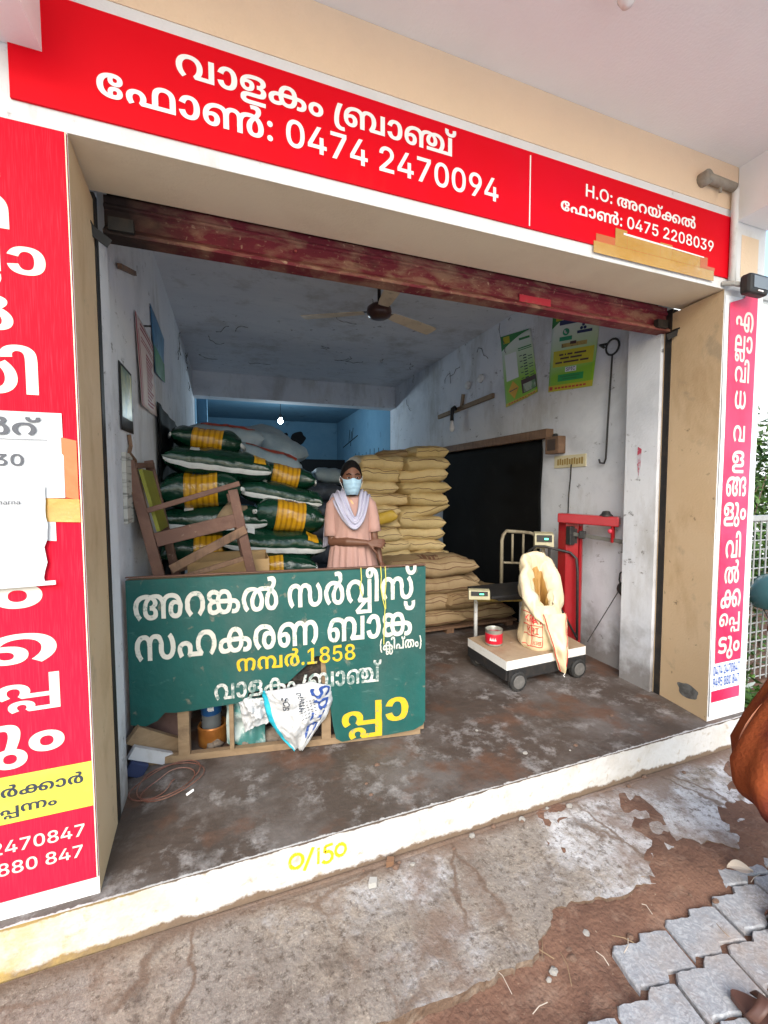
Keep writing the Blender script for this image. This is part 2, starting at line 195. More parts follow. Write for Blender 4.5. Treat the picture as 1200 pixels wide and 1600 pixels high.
'i1367':'324|162,-5 122,-5* 61,22* 27,68* 27,97 27,120* 47,159* 81,185* 103,188 103,190 75,197* 40,242* 40,271 40,299* 71,343* 126,369* 162,369 196,369* 251,343* 283,299* 283,271 283,242* 248,197* 221,190 221,188 242,185* 276,159* 297,120* 297,97 297,68* 262,22* 201,-5*|162,45 182,45* 212,60* 229,85* 229,102 229,120* 212,146* 181,162* 162,162 142,162* 111,146* 94,120* 94,102 94,85* 110,60* 141,45*|162,211 178,211* 204,225* 219,249* 219,265 219,281* 205,304* 179,317* 162,317 144,317* 118,304* 104,281* 104,265 104,249* 118,225* 145,211*',
'i1371':'324|157,-5 120,-5* 60,21* 25,67* 24,99 90,99 91,83* 110,61* 139,50* 157,50 177,50* 207,63* 224,90* 224,108 224,125* 208,154* 173,171* 147,171 111,171 111,216 196,307 196,309 42,309 42,364 277,364 277,316 158,195 158,208 198,213* 258,187* 291,137* 291,105 291,72* 256,23* 196,-5*',
'm173':'588|303,287 350,287* 410,250* 439,184* 439,142 439,94* 407,28* 346,-6* 303,-6 270,-6* 218,15* 201,33 183,53* 166,109* 166,142 166,187* 198,252* 259,287*|303,234 270,234* 238,186* 238,141 238,111* 252,69* 281,47* 302,47 323,47* 352,68* 367,111* 367,141 367,172* 352,213* 324,234*|118,-6 86,-6* 40,14* 17,53* 17,78 17,95* 30,121* 52,141* 66,148 77,154* 105,160* 150,164* 184,164 216,174 416,174 462,174* 519,163* 539,149 555,139* 574,106* 574,81 574,38* 516,-6* 471,-6 459,-6* 438,-3* 426,0 439,51 444,49* 458,47* 466,47 483,47* 502,64* 502,81 502,92* 493,106* 485,111 474,118* 447,121* 422,121 164,121 141,121* 114,117* 104,111 97,106* 88,92* 88,82 88,70* 97,54* 116,47* 131,47 144,47* 173,55* 189,67 220,23 204,12* 173,-1* 139,-6*|118,287 144,287* 196,276* 222,260 195,203 184,217* 151,235* 128,235 110,235* 91,219* 91,206 91,199* 96,188* 101,184 107,179* 129,174* 148,174 204,174 165,131 136,131* 84,139* 43,157* 20,189* 20,212 20,233* 41,267* 85,287*',
'm58':'667|341,287 371,287* 414,271* 430,254 441,243* 454,215* 461,178* 461,153 461,135 461,109* 466,77* 472,67 478,58* 499,48* 514,48 531,48* 558,66* 574,104* 574,136 574,156* 565,193* 544,230* 527,250 578,288 601,266* 632,219* 649,165* 649,132 649,90* 615,28* 553,-6* 511,-6 478,-6* 431,11* 416,27 405,39* 392,70* 386,108* 386,130 386,144 386,174* 382,205* 375,215 369,224* 349,233* 335,233 323,233* 303,226* 298,219 290,209* 283,181* 283,156 283,0 209,0 209,152 209,180* 205,207* 198,217 191,225* 170,234* 160,234 141,234* 111,214* 93,175* 93,145 93,125* 103,89* 124,52* 141,32 89,-6 66,16* 34,63* 18,118* 18,150 18,189* 50,251* 110,287* 153,287 185,287* 231,269* 251,248 245,248 263,266* 305,287*',
'm118':'410|273,-6 235,-6* 184,22* 157,76* 157,113 157,134* 170,177* 204,223* 235,247 243,260 264,278* 286,303* 286,319 286,332* 270,347* 252,347 243,347* 225,344* 220,343 207,391 219,395* 257,400* 277,400 310,400* 345,379* 359,348* 359,332 359,305* 329,259* 300,235 292,227 270,210* 243,171* 231,130* 231,111 231,91* 240,62* 259,47* 274,47 295,47* 317,78* 317,112 317,127* 310,158* 297,187* 277,211* 262,220 251,227* 224,235* 200,235 166,235* 118,212* 94,170* 94,140 94,118* 105,81* 128,49* 145,32 95,-6 73,13* 38,54* 18,107* 18,141 18,170* 39,222* 82,263* 150,287* 198,287 224,287* 269,279* 288,271 290,270* 294,268* 296,267 328,252* 370,204* 392,147* 392,116 392,58* 332,-6*',
'm225':'530|187,287 231,287* 294,263* 333,222* 352,171* 352,145 352,114* 336,68* 308,31* 290,11 304,53 425,53 425,281 498,281 498,0 362,0 346,2 328,1* 293,0* 274,0 254,0 229,35 243,49* 265,78* 277,115* 277,140 277,167* 254,210* 214,233* 187,233 159,233* 118,210* 95,168* 95,140 95,118* 106,81* 129,49* 146,32 95,-6 73,13* 38,55* 18,108* 18,141 18,167* 37,219* 78,262* 142,287*|498,63 498,-142 215,-142 190,-94 279,-30 300,-15* 343,11* 365,23 421,8 310,-71 298,-79* 273,-96* 261,-103 266,-94 279,-93* 310,-92* 330,-92 426,-92 426,31',
'm66':'137|-46,426 -17,426* 30,415* 51,402 83,382* 106,314* 106,258 106,0 31,0 31,255 31,289* 26,336* 11,366* -2,374 -11,379* -35,383* -51,383 -61,383* -78,378* -89,366* -89,356 -89,347* -78,334* -67,334 -51,334* -41,350* -41,361 -41,373* -54,392* -64,398 1,389 5,384* 10,367* 10,357 10,338* -5,307* -39,289* -67,289 -91,289* -125,304* -143,334* -143,355 -143,375* -123,407* -80,426*',
'm59':'657|133,181 173,181* 225,153* 249,109* 249,86 249,70* 240,44* 235,35 230,53 367,53 396,0 187,0 161,29 167,38* 178,63* 178,81 178,101* 156,129* 133,129 118,129* 98,116* 88,94* 88,81 88,61* 102,34* 110,22 53,-6 35,14* 14,58* 14,85 14,114* 45,157* 98,181*|472,287 517,287* 581,263* 620,221* 639,168* 639,140 639,107* 619,55* 584,13* 561,-6 512,32 527,47* 550,78* 563,115* 563,140 563,167* 540,210* 500,233* 473,233 445,233* 403,210* 380,168* 380,140 380,118* 391,82* 413,51* 428,35 404,0 386,0 365,11 348,31* 322,69* 306,113* 306,142 306,169* 325,220* 365,262* 428,287*',
'm50':'410|198,287 247,287* 319,261* 367,214* 391,153* 391,118 391,76* 362,21* 308,-6* 270,-6 231,-6* 183,24* 160,74* 160,103 160,149* 212,205* 260,205 290,205* 336,175* 363,128* 364,102 337,103 334,116* 318,139* 294,155* 278,155 254,155* 232,126* 232,101 232,85* 241,60* 259,47* 274,47 288,47* 308,62* 319,94* 319,120 319,127* 318,145* 316,153 316,156* 316,162* 315,164 311,183* 284,214* 238,233* 205,233 167,233* 118,210* 94,168* 94,140 94,118* 105,81* 128,49* 145,32 95,-6 73,13* 38,55* 18,108* 18,141 18,169* 38,222* 81,263* 150,287*',
'm37':'743|200,287 245,287* 305,262* 329,237 311,247 328,268* 377,287* 406,287 438,287* 480,267* 498,248 492,248 512,269* 558,287* 590,287 633,287* 693,251* 724,189* 724,150 724,117* 707,62* 676,15* 654,-6 602,32 619,52* 640,89* 650,125* 650,145 650,175* 632,214* 602,234* 583,234 573,234* 552,225* 545,217 538,207* 533,180* 533,151 533,0 460,0 460,156 460,180* 454,210* 445,219 439,226* 420,234* 406,234 393,234* 374,225* 367,218 359,208* 352,180* 352,151 352,0 278,0 278,134 278,172* 266,207* 256,216 246,225* 220,234* 198,234 166,234* 116,208* 86,157* 86,120 86,119 86,91* 98,58* 119,44* 131,44 142,44* 156,53* 163,71* 163,84 163,102* 146,123* 128,123 109,123* 75,103* 58,84 52,134 66,148* 115,174* 146,174 174,174* 214,152* 235,114* 235,87 235,58* 211,17* 166,-6* 134,-6 104,-6* 51,20* 18,76* 18,121 18,175* 67,249* 149,287*',
'i1380':'195|48,148 48,188* 64,276* 93,356* 111,386 170,386 153,348* 126,266* 113,185* 113,148 113,116* 125,51* 150,-23* 170,-68 111,-68 80,-16* 48,94*',
'm166':'576|116,-6 67,-6* 14,40* 14,81 14,106* 38,142* 57,153 70,160* 101,170* 145,174* 179,174 403,174 449,174* 506,163* 527,149 542,139* 561,106* 561,81 561,38* 503,-6* 459,-6 447,-6* 425,-3* 414,0 426,51 432,49* 446,47* 453,47 471,47* 490,64* 490,81 490,92* 480,106* 473,111 462,118* 434,121* 409,121 161,121 138,121* 111,117* 101,111 95,106* 85,92* 85,82 85,70* 94,54* 114,46* 128,46 141,46* 170,56* 187,69 218,23 201,12* 170,-1* 137,-6*|290,287 338,287* 398,250* 426,184* 426,142 426,94* 394,31* 334,0* 291,0 258,0* 207,16* 189,34 170,53* 153,109* 153,142 153,209* 225,287*|290,234 257,234* 225,186* 225,141 225,111* 240,69* 268,47* 290,47 311,47* 339,68* 354,111* 354,141 354,172* 340,213* 311,234*|454,-168 432,-168* 397,-158* 383,-146 370,-136* 356,-101* 356,-74 356,-72 356,-56* 348,-26* 339,-18 332,-10* 309,-2* 293,-2 278,-2* 247,-14* 225,-39* 223,-61 223,-64* 223,-76* 223,-80 223,-98* 232,-119* 246,-127* 254,-127 265,-127* 279,-114* 279,-101 279,-89* 266,-76* 253,-76 236,-76* 211,-92* 197,-105 187,-67 205,-53* 242,-34* 263,-34 299,-34* 333,-71* 333,-101 333,-131* 295,-168* 255,-168 214,-168* 167,-118* 167,-75 167,-48* 188,-6* 224,22* 270,36* 295,36 312,36* 344,32* 372,24* 383,15 399,5* 418,-32* 418,-63 418,-67 418,-81* 421,-102* 426,-109 430,-116* 446,-123* 455,-123 474,-123* 499,-96* 499,-66 499,-45* 484,-5* 470,11 517,40 538,18* 561,-34* 561,-65 561,-96* 536,-143* 489,-168*',
'm65':'137|-10,426 12,426* 47,417* 60,408 77,397* 97,366* 106,318* 106,278 106,0 31,0 31,267 31,292* 29,327* 24,351* 19,358 14,365* 0,373* -12,373 -20,373* -36,365* -45,350* -45,338 -45,333* -44,324* -43,320 -115,311 -117,317* -119,331* -119,338 -119,367* -91,406* -42,426*',
'm44':'487|133,181 173,181* 225,153* 249,109* 249,86 249,70* 240,44* 235,35 230,53 382,53 382,281 456,281 456,0 187,0 161,29 167,38* 178,63* 178,81 178,101* 156,129* 133,129 118,129* 98,116* 88,94* 88,81 88,61* 102,34* 110,22 53,-6 35,14* 14,58* 14,85 14,114* 45,157* 98,181*',
'm38':'567|282,-6 244,-6* 191,22* 163,76* 163,115 163,146* 187,199* 230,243* 260,259 278,266 298,276* 347,287* 380,287 426,287* 491,263* 530,221* 548,168* 548,140 548,106* 529,54* 494,13* 470,-6 423,32 438,47* 460,78* 473,115* 473,140 473,169* 450,212* 406,236* 374,236 358,236* 334,233* 323,231 315,230 290,220* 255,184* 237,140* 237,117 237,89* 250,59* 271,47* 282,47 294,47* 315,59* 328,88* 328,114 328,140* 311,184* 279,217* 257,227 244,231 235,233* 215,236* 204,236 166,236* 117,211* 94,168* 94,140 94,118* 105,81* 128,49* 145,32 95,-6 73,13* 38,54* 18,107* 18,141 18,167* 37,219* 78,262* 146,287* 195,287 225,287* 272,277* 293,267 307,261 351,239* 402,164* 402,114 402,74* 374,20* 321,-6*',
'i1381':'195|25,-68 46,-22* 71,52* 83,117* 83,148 83,185* 69,266* 43,348* 25,386 84,386 103,356* 131,276* 147,188* 147,148 147,93* 115,-17* 84,-68',
'm42':'497|158,287 181,287* 213,279* 238,262* 252,249 245,249 264,269* 310,287* 343,287 386,287* 446,251* 478,189* 478,150 478,118* 462,63* 431,16* 408,-6 356,32 373,52* 394,89* 404,125* 404,145 404,176* 385,215* 354,234* 335,234 321,234* 303,224* 297,217 291,208* 285,182* 285,161 285,0 212,0 212,161 212,184* 207,209* 200,218 195,225* 177,234* 162,234 145,234* 113,216* 93,177* 93,147 93,127* 103,89* 124,52* 141,32 89,-6 66,16* 35,63* 18,116* 18,148 18,188* 51,251* 113,287*',
'm216':'657|158,287 181,287* 213,279* 238,262* 252,249 245,249 264,269* 310,287* 343,287 386,287* 446,251* 478,189* 478,150 478,129* 471,92* 457,59* 446,44 422,0 380,0 358,31 375,53* 395,89* 404,125* 404,145 404,176* 385,215* 354,234* 335,234 321,234* 303,224* 297,217 291,208* 285,182* 285,161 285,0 212,0 212,161 212,184* 207,209* 200,218 195,225* 177,234* 162,234 145,234* 113,216* 93,177* 93,147 93,127* 103,89* 124,52* 141,32 89,-6 66,16* 35,63* 18,116* 18,148 18,188* 51,251* 113,287*|625,281 625,0 399,0 428,53 552,53 552,281',
'i1360':'324|47,0 47,53 286,53 286,0|208,364 208,0 143,0 143,306 141,306 56,245 56,307 136,364',
'm208':'487|185,-25 218,-25* 259,-45* 279,-75* 279,-92 279,-105* 272,-121* 268,-128 260,-111 382,-111 382,37 456,37 456,-161 233,-161 210,-132 214,-126* 218,-112* 218,-104 218,-90* 202,-72* 186,-72 169,-72* 153,-90* 153,-104 153,-117* 162,-135* 167,-142 119,-163 106,-149* 91,-118* 91,-96 91,-74* 115,-43* 158,-25*|133,181 173,181* 225,153* 249,109* 249,86 249,70* 240,44* 235,35 230,53 382,53 382,281 456,281 456,0 187,0 161,29 167,38* 178,63* 178,81 178,101* 156,129* 133,129 118,129* 98,116* 88,94* 88,81 88,61* 102,34* 110,22 53,-6 35,14* 14,58* 14,85 14,114* 45,157* 98,181*',
'm17':'698|133,181 173,181* 225,153* 249,109* 249,86 249,70* 240,44* 235,35 229,53 474,53 470,0 187,0 161,29 167,38* 178,63* 178,81 178,101* 156,129* 133,129 118,129* 98,116* 88,94* 88,81 88,61* 102,34* 110,22 53,-6 35,14* 14,58* 14,85 14,114* 45,157* 98,181*|495,287 540,287* 608,260* 654,206* 677,131* 677,84 677,43* 659,-26* 626,-86* 603,-114 548,-80 567,-55* 590,-4* 600,53* 600,84 600,114* 589,168* 564,210* 524,235* 494,235 455,235* 404,193* 379,120* 379,71 379,58* 380,33* 381,23 381,20* 381,15* 381,12 383,-16* 397,-49* 417,-63* 430,-63 441,-63* 446,-56 449,-53* 451,-43* 451,-34 451,194 524,194 524,-23 524,-49* 513,-81* 501,-92 490,-103* 456,-114* 432,-114 392,-114* 335,-74* 305,9* 305,72 305,117* 328,195* 375,254* 446,287*',
'm222':'469|165,287 199,287* 249,269* 265,253 284,234* 300,186* 300,150 300,106 103,106 103,53 364,53 364,281 438,281 438,0 309,0 295,0* 264,1* 251,2 100,2 83,1* 55,0* 41,0 29,0 29,151 29,191* 48,237* 64,253 80,269* 132,287*|165,234 131,234* 103,194* 103,162 103,159 226,159 226,161 226,195* 197,234*|330,-168 307,-168* 271,-157* 258,-146 245,-135* 233,-99* 233,-74 233,-72 233,-53* 225,-25* 216,-16 209,-8* 185,0* 169,0 155,0* 124,-11* 102,-37* 99,-59 99,-60* 99,-70* 99,-80 99,-99* 109,-119* 122,-127* 128,-127 140,-127* 154,-114* 154,-101 154,-89* 140,-76* 126,-76 111,-76* 85,-92* 72,-104 61,-69 78,-54* 117,-34* 141,-34 175,-34* 208,-71* 208,-101 208,-131* 169,-168* 129,-168 89,-168* 43,-118* 43,-75 43,-48* 64,-6* 100,22* 147,36* 172,36 183,36* 205,34* 226,31* 235,27 252,21* 279,0* 295,-35* 295,-63 295,-67 295,-82* 298,-102* 302,-109 307,-116* 321,-123* 332,-123 351,-123* 375,-96* 375,-65 375,-43* 361,-5* 346,11 393,40 415,18* 438,-34* 438,-65 438,-96* 413,-143* 365,-168*',
'm41':'497|339,-6 316,-6* 284,2* 259,19* 245,32 252,32 233,12* 187,-6* 154,-6 111,-6* 51,30* 18,93* 18,132 18,164* 34,218* 66,265* 89,287 141,249 124,230* 103,193* 93,156* 93,137 93,106* 112,66* 143,47* 162,47 176,47* 194,57* 200,64 207,73* 212,99* 212,121 212,281 285,281 285,120 285,97* 290,72* 297,63 302,56* 320,47* 335,47 352,47* 384,65* 404,104* 404,134 404,155* 394,192* 373,230* 356,249 408,287 431,265* 462,218* 478,166* 478,134 478,94* 446,31* 384,-6*',
'm175':'864|268,234 207,234* 126,206* 85,154* 85,119 85,91* 97,58* 117,44* 130,44 141,44* 155,53* 162,71* 162,83 162,102* 145,123* 127,123 108,123* 74,103* 57,84 51,134 65,148* 113,174* 144,174 173,174* 213,152* 234,114* 234,87 234,58* 210,17* 165,-6* 133,-6 101,-6* 48,20* 17,75* 17,117 17,162* 54,226* 121,268* 213,287* 269,287 313,287* 372,278* 400,270 403,269* 410,262* 414,261 441,254* 477,232* 495,203* 495,187 495,174* 486,152* 467,135* 451,128 450,133 473,124* 500,93* 500,69 500,49* 479,15* 431,-6* 390,-6 343,-6* 285,28* 259,84* 259,119 259,148* 277,200* 318,244* 350,261 353,262* 359,266* 362,267 383,277* 435,287* 464,287 499,287* 547,274* 582,252* 596,237 626,126 626,0 552,0 552,125 552,163* 541,205* 524,219 512,228* 483,236* 462,236 445,236* 419,232* 409,230 387,224* 356,200* 336,168* 328,135* 328,120 328,80* 358,46* 387,46 408,46* 429,60* 429,74 429,87* 407,102* 383,102 369,102 369,154 379,154 404,154* 424,172* 424,186 424,203* 393,225* 358,228 346,231* 316,233* 284,234*|723,287 762,287* 815,266* 841,230* 841,208 841,193* 832,168* 812,148* 794,139 793,142 820,132* 847,97* 847,72 847,36* 796,-6* 746,-6 726,-6* 698,-2* 687,0 696,52 705,50* 722,47* 733,47 755,47* 773,61* 773,78 773,85* 767,98* 761,102 754,107* 734,113* 714,113 696,113 696,165 713,165 729,165* 752,171* 759,178 763,182* 768,193* 768,200 768,217* 743,234* 720,234 695,234* 661,219* 649,205 641,194* 631,168* 626,131* 626,104 626,37 558,37 558,121 567,185 578,217* 620,262* 682,287*',
'm67':'190|89,-118 40,-118* -16,-67* -16,-26 -16,1* 10,42* 58,64* 88,64 119,64* 167,42* 194,2* 194,-27 194,-54* 167,-95* 120,-118*|89,-69 106,-69* 130,-48* 130,-26 130,-6* 107,16* 88,16 71,16* 48,-6* 48,-27 48,-47* 71,-69*|71,287 104,287* 142,264* 158,225* 158,202 158,164* 140,92* 126,50 58,57 70,95* 83,161* 83,187 83,207* 70,233* 50,233 43,233* 29,232* 23,230 12,281 23,283* 52,287*',
'm71':'395|134,-6 104,-6* 51,20* 18,77* 18,122 18,158* 45,219* 95,263* 166,287* 210,287 252,287* 314,264* 356,224* 376,171* 376,140 376,107* 356,54* 321,13* 298,-6 250,32 265,47* 288,78* 301,115* 301,140 301,167* 279,210* 235,233* 202,233 167,233* 115,203* 86,152* 86,120 86,91* 98,58* 119,44* 131,44 142,44* 156,53* 163,71* 163,83 163,102* 146,123* 128,123 109,123* 75,103* 58,84 52,134 66,148* 113,174* 145,174 174,174* 214,152* 235,114* 235,87 235,58* 211,17* 166,-6*',
'm33':'306|147,287 195,287* 271,267* 296,254 266,206 240,219* 188,233* 152,233 130,233* 102,224* 89,210* 89,200 89,194* 93,185* 97,181 105,174* 132,170* 154,170 168,170 212,170* 262,152* 276,135 284,125* 292,99* 292,83 292,57* 262,17* 202,-6* 156,-6 110,-6* 38,13* 7,29 36,78 54,68* 89,55* 128,48* 151,48 175,48* 204,57* 217,73* 217,84 217,91* 212,102* 206,106 199,111* 178,115* 154,115 145,115 104,115* 46,131* 31,148 23,158* 14,183* 14,199 14,224* 43,264* 102,287*',
'm48':'407|198,287 245,287* 311,267* 333,250 349,237* 369,203* 379,158* 379,127 379,0 28,0 28,128 28,157* 38,202* 57,237* 73,249 94,267* 154,287*|161,234 146,234* 123,218* 115,204 108,193* 102,160* 102,136 102,34 84,35 114,60* 162,113* 191,168* 191,196 191,206* 186,223* 173,234*|264,185 264,161* 245,115* 210,70* 187,47 174,50 187,52* 213,53* 220,53 305,53 305,127 305,159* 293,200* 267,228* 244,237 246,239 252,231* 264,205*',
'm35':'667|327,-6 297,-6* 254,10* 238,27 227,38* 213,66* 206,103* 206,128 206,146 206,173* 202,204* 195,214 189,224* 169,233* 153,233 137,233* 109,216* 93,177* 93,146 93,126* 103,88* 124,51* 141,32 89,-6 67,16* 35,62* 18,116* 18,149 18,191* 52,253* 115,287* 157,287 189,287* 237,270* 252,254 263,242* 275,211* 281,174* 281,151 281,138 281,107* 286,77* 292,67 298,57* 318,48* 333,48 344,48* 364,56* 370,62 378,72* 385,100* 385,125 385,281 458,281 458,129 458,101* 462,74* 470,64 477,56* 497,47* 507,47 526,47* 557,67* 574,107* 574,137 574,156* 565,193* 544,230* 526,249 578,287 601,265* 632,218* 649,165* 649,132 649,93* 617,30* 557,-6* 515,-6 483,-6* 437,12* 417,33 422,33 404,15* 362,-6*',
'm13':'380|189,287 238,287* 304,263* 345,222* 362,173* 362,147 362,111* 341,57* 319,40 301,25* 256,8* 198,0* 160,0 153,0 131,0* 113,-2* 108,-5 101,-8* 96,-17* 96,-22 96,-28* 100,-37* 105,-40 111,-43* 130,-47* 151,-47 352,-47 352,-101 142,-101 113,-101* 68,-92* 54,-83 38,-73* 22,-44* 22,-25 22,-6* 38,25* 55,36 68,44* 107,53* 142,53 143,53 180,53* 228,59* 258,73* 268,84 278,95* 287,127* 287,147 287,162* 277,192* 254,218* 213,234* 183,234 164,234* 130,228* 104,216* 86,197* 82,184 81,182* 82,180* 81,178 80,174* 79,164* 79,155 79,134* 98,110* 115,110 131,110* 145,128* 145,142 145,151* 138,164* 125,172* 115,172 98,172* 75,163* 63,157 23,163 32,174* 67,199* 109,215* 129,215 159,215* 195,195* 213,162* 213,142 213,121* 193,85* 150,63* 116,63 87,63* 43,87* 18,131* 18,160 18,186* 41,232* 84,267* 148,287*',
'm203':'674|337,287 369,287* 412,268* 429,249 423,249 443,269* 489,287* 521,287 564,287* 624,251* 656,189* 656,150 656,118* 640,63* 608,16* 585,-6 533,32 551,52* 572,89* 581,125* 581,145 581,175* 564,214* 533,234* 514,234 503,234* 483,226* 477,217 469,208* 465,181* 465,155 465,0 391,0 391,156 391,181* 385,210* 376,219 370,226* 351,234* 338,234 324,234* 305,225* 298,218 290,208* 283,180* 283,151 283,0 209,0 209,162 209,184* 204,209* 198,218 193,225* 175,234* 160,234 144,234* 113,216* 93,177* 93,147 93,127* 103,89* 124,52* 141,32 89,-6 66,16* 35,63* 18,116* 18,148 18,188* 51,251* 113,287* 157,287 180,287* 211,279* 237,262* 250,249 243,248 264,268* 308,287*',
'm117':'591|158,287 181,287* 214,279* 242,261* 257,248 285,116 285,0 212,0 212,162 212,184* 207,209* 200,218 195,225* 177,234* 162,234 145,234* 113,216* 93,177* 93,147 93,127* 103,89* 124,52* 141,32 89,-6 66,16* 35,63* 18,116* 18,148 18,188* 51,251* 113,287*|453,-6 416,-6* 364,22* 338,76* 338,113 338,134* 351,177* 385,223* 416,247 423,260 444,278* 466,303* 466,319 466,332* 451,347* 432,347 423,347* 406,344* 400,343 387,391 399,395* 437,400* 457,400 490,400* 526,379* 539,348* 539,332 539,305* 509,259* 480,235 472,227 450,210* 423,171* 411,130* 411,111 411,91* 420,62* 439,47* 454,47 476,47* 497,78* 497,112 497,132* 486,173* 462,208* 443,220 431,227* 404,235* 381,235 361,235* 329,228* 316,218 307,211* 293,189* 285,153* 285,124 285,50 216,50 216,142 241,234 255,250* 291,273* 342,287* 379,287 405,287* 450,279* 469,271 471,270* 474,268* 476,267 508,252* 551,205* 572,147* 572,116 572,58* 512,-6*',
'i998':'294|31,-97 46,-48 53,-50 68,-54* 90,-50* 105,-34* 109,-18 113,-1 9,273 77,273 127,125 136,98* 147,46* 154,19 137,19 144,46* 157,99* 166,125 218,273 285,273 168,-35 159,-57* 134,-88* 98,-104* 74,-104 60,-104* 37,-100*',
'i507':'287|110,-6 84,-6* 42,13* 18,50* 18,77 18,100* 36,130* 65,148* 103,157* 122,159 146,162* 176,166* 190,175* 190,184 190,185 190,199* 179,217* 158,227* 142,227 127,227* 103,218* 89,202* 85,193 26,205 34,229* 68,261* 115,276* 142,276 161,276* 201,267* 233,246* 253,210* 253,182 253,0 193,0 193,38 190,38 184,26* 163,6* 131,-6*|126,42 146,42* 175,57* 190,83* 190,98 190,130 187,128* 172,123* 154,120* 136,118* 130,117 116,115* 93,106* 80,90* 80,77 80,66* 92,50* 113,42*',
'i578':'312|178,-5 154,-5* 123,11* 105,33* 100,43 96,43 96,0 34,0 34,364 97,364 97,228 100,228 105,237* 123,260* 154,276* 178,276 210,276* 260,244* 290,181* 290,136 290,91* 261,28* 210,-5*|161,47 182,47* 211,70* 225,111* 225,136 225,162* 211,201* 182,224* 161,224 140,224* 111,202* 96,163* 96,136 96,110* 111,70* 140,47*',
'i670':'306|97,160 97,0 34,0 34,364 96,364 96,205 90,205 101,241* 146,276* 179,276 207,276* 249,252* 272,206* 272,174 272,0 209,0 209,164 209,191* 180,222* 155,222 139,222* 112,208* 97,180*',
'i852':'199|34,0 34,273 95,273 95,227 98,227 106,251* 142,277* 166,277 171,277* 184,276* 189,275 189,216 185,218* 167,220* 159,220 141,220* 113,205* 97,178* 97,161 97,0',
'i773':'306|97,160 97,0 34,0 34,273 94,273 95,205 90,205 101,241* 146,276* 179,276 207,276* 249,252* 272,206* 272,174 272,0 209,0 209,164 209,191* 180,222* 155,222 139,222* 112,208* 97,180*',
'i397':'325|164,-6 122,-6* 60,21* 25,71* 23,107 87,107 89,88* 110,63* 143,50* 164,50 185,50* 218,63* 237,87* 237,103 237,117* 220,135* 191,148* 171,153 130,164 84,175* 33,223* 33,262 33,294* 68,342* 128,369* 166,369 205,369* 263,342* 296,295* 297,264 234,264 231,288* 194,313* 165,313 145,313* 115,301* 99,279* 99,265 99,250* 118,231* 146,219* 161,215 195,207 215,202* 253,185* 284,161* 302,126* 302,102 302,70* 269,21* 208,-6*',
'i375':'322|37,0 37,364 173,364 214,364* 271,332* 301,278* 301,243 301,208* 271,154* 214,123* 172,123 81,123 81,177 163,177 188,177* 219,194* 234,224* 234,243 234,263* 219,292* 188,309* 163,309 102,309 102,0',
'i234':'232|19,0 19,55 84,55 84,309 19,309 19,364 213,364 213,309 149,309 149,55 213,55 213,0',
'i73':'368|192,-5 144,-5* 69,39* 25,123* 25,182 25,241* 69,324* 144,369* 192,369 221,369* 274,352* 314,319* 341,273* 345,243 279,243 276,259* 261,284* 238,301* 209,310* 193,310 163,310* 117,280* 91,223* 91,182 91,140* 117,83* 163,54* 192,54 209,54* 237,63* 261,80* 276,105* 279,121 345,121 342,95* 317,49* 277,15* 224,-5*',
'i65':'330|37,0 37,364 176,364 215,364* 267,339* 293,296* 293,269 293,247* 276,216* 247,196* 230,192 230,188 249,187* 285,166* 307,127* 307,99 307,71* 280,26* 225,0* 183,0|102,55 173,55 209,55* 241,82* 241,104 241,120* 225,146* 196,162* 175,162 102,162|102,209 168,209 185,209* 212,221* 228,245* 228,261 228,282* 198,310* 169,310 102,310',
'i84':'361|160,0 68,0 68,56 156,56 195,56* 246,84* 271,140* 271,182 271,224* 246,279* 195,307* 158,307 66,307 66,364 162,364 216,364* 294,320* 336,239* 336,182 336,125* 294,44* 215,0*|102,364 102,0 37,0 37,364',
'i95':'303|37,0 37,364 273,364 273,309 102,309 102,211 260,211 260,157 102,157 102,55 274,55 274,0',
'i2':'364|12,0 139,364 222,364 352,0 280,0 216,189 206,218* 186,292* 173,339 187,339 175,292* 155,217* 146,189 83,0|86,90 86,143 278,143 278,90',
'i281':'283|37,0 37,364 102,364 102,55 262,55 262,0',
'i384':'326|37,0 37,364 173,364 214,364* 271,335* 301,282* 301,247 301,213* 271,161* 214,134* 172,134 75,134 75,188 163,188 188,188* 219,202* 234,228* 234,247 234,267* 219,294* 188,309* 163,309 102,309 102,0|241,0 153,165 224,165 314,0',
'i1455':'189|181,381 64,-55 8,-55 125,381',
'i271':'352|84,90 84,151 95,170* 118,204* 144,237* 160,255 255,364 336,364 182,190 177,191|37,0 37,364 102,364 102,256 101,168 102,136 102,0|262,0 146,171 187,220 339,0',
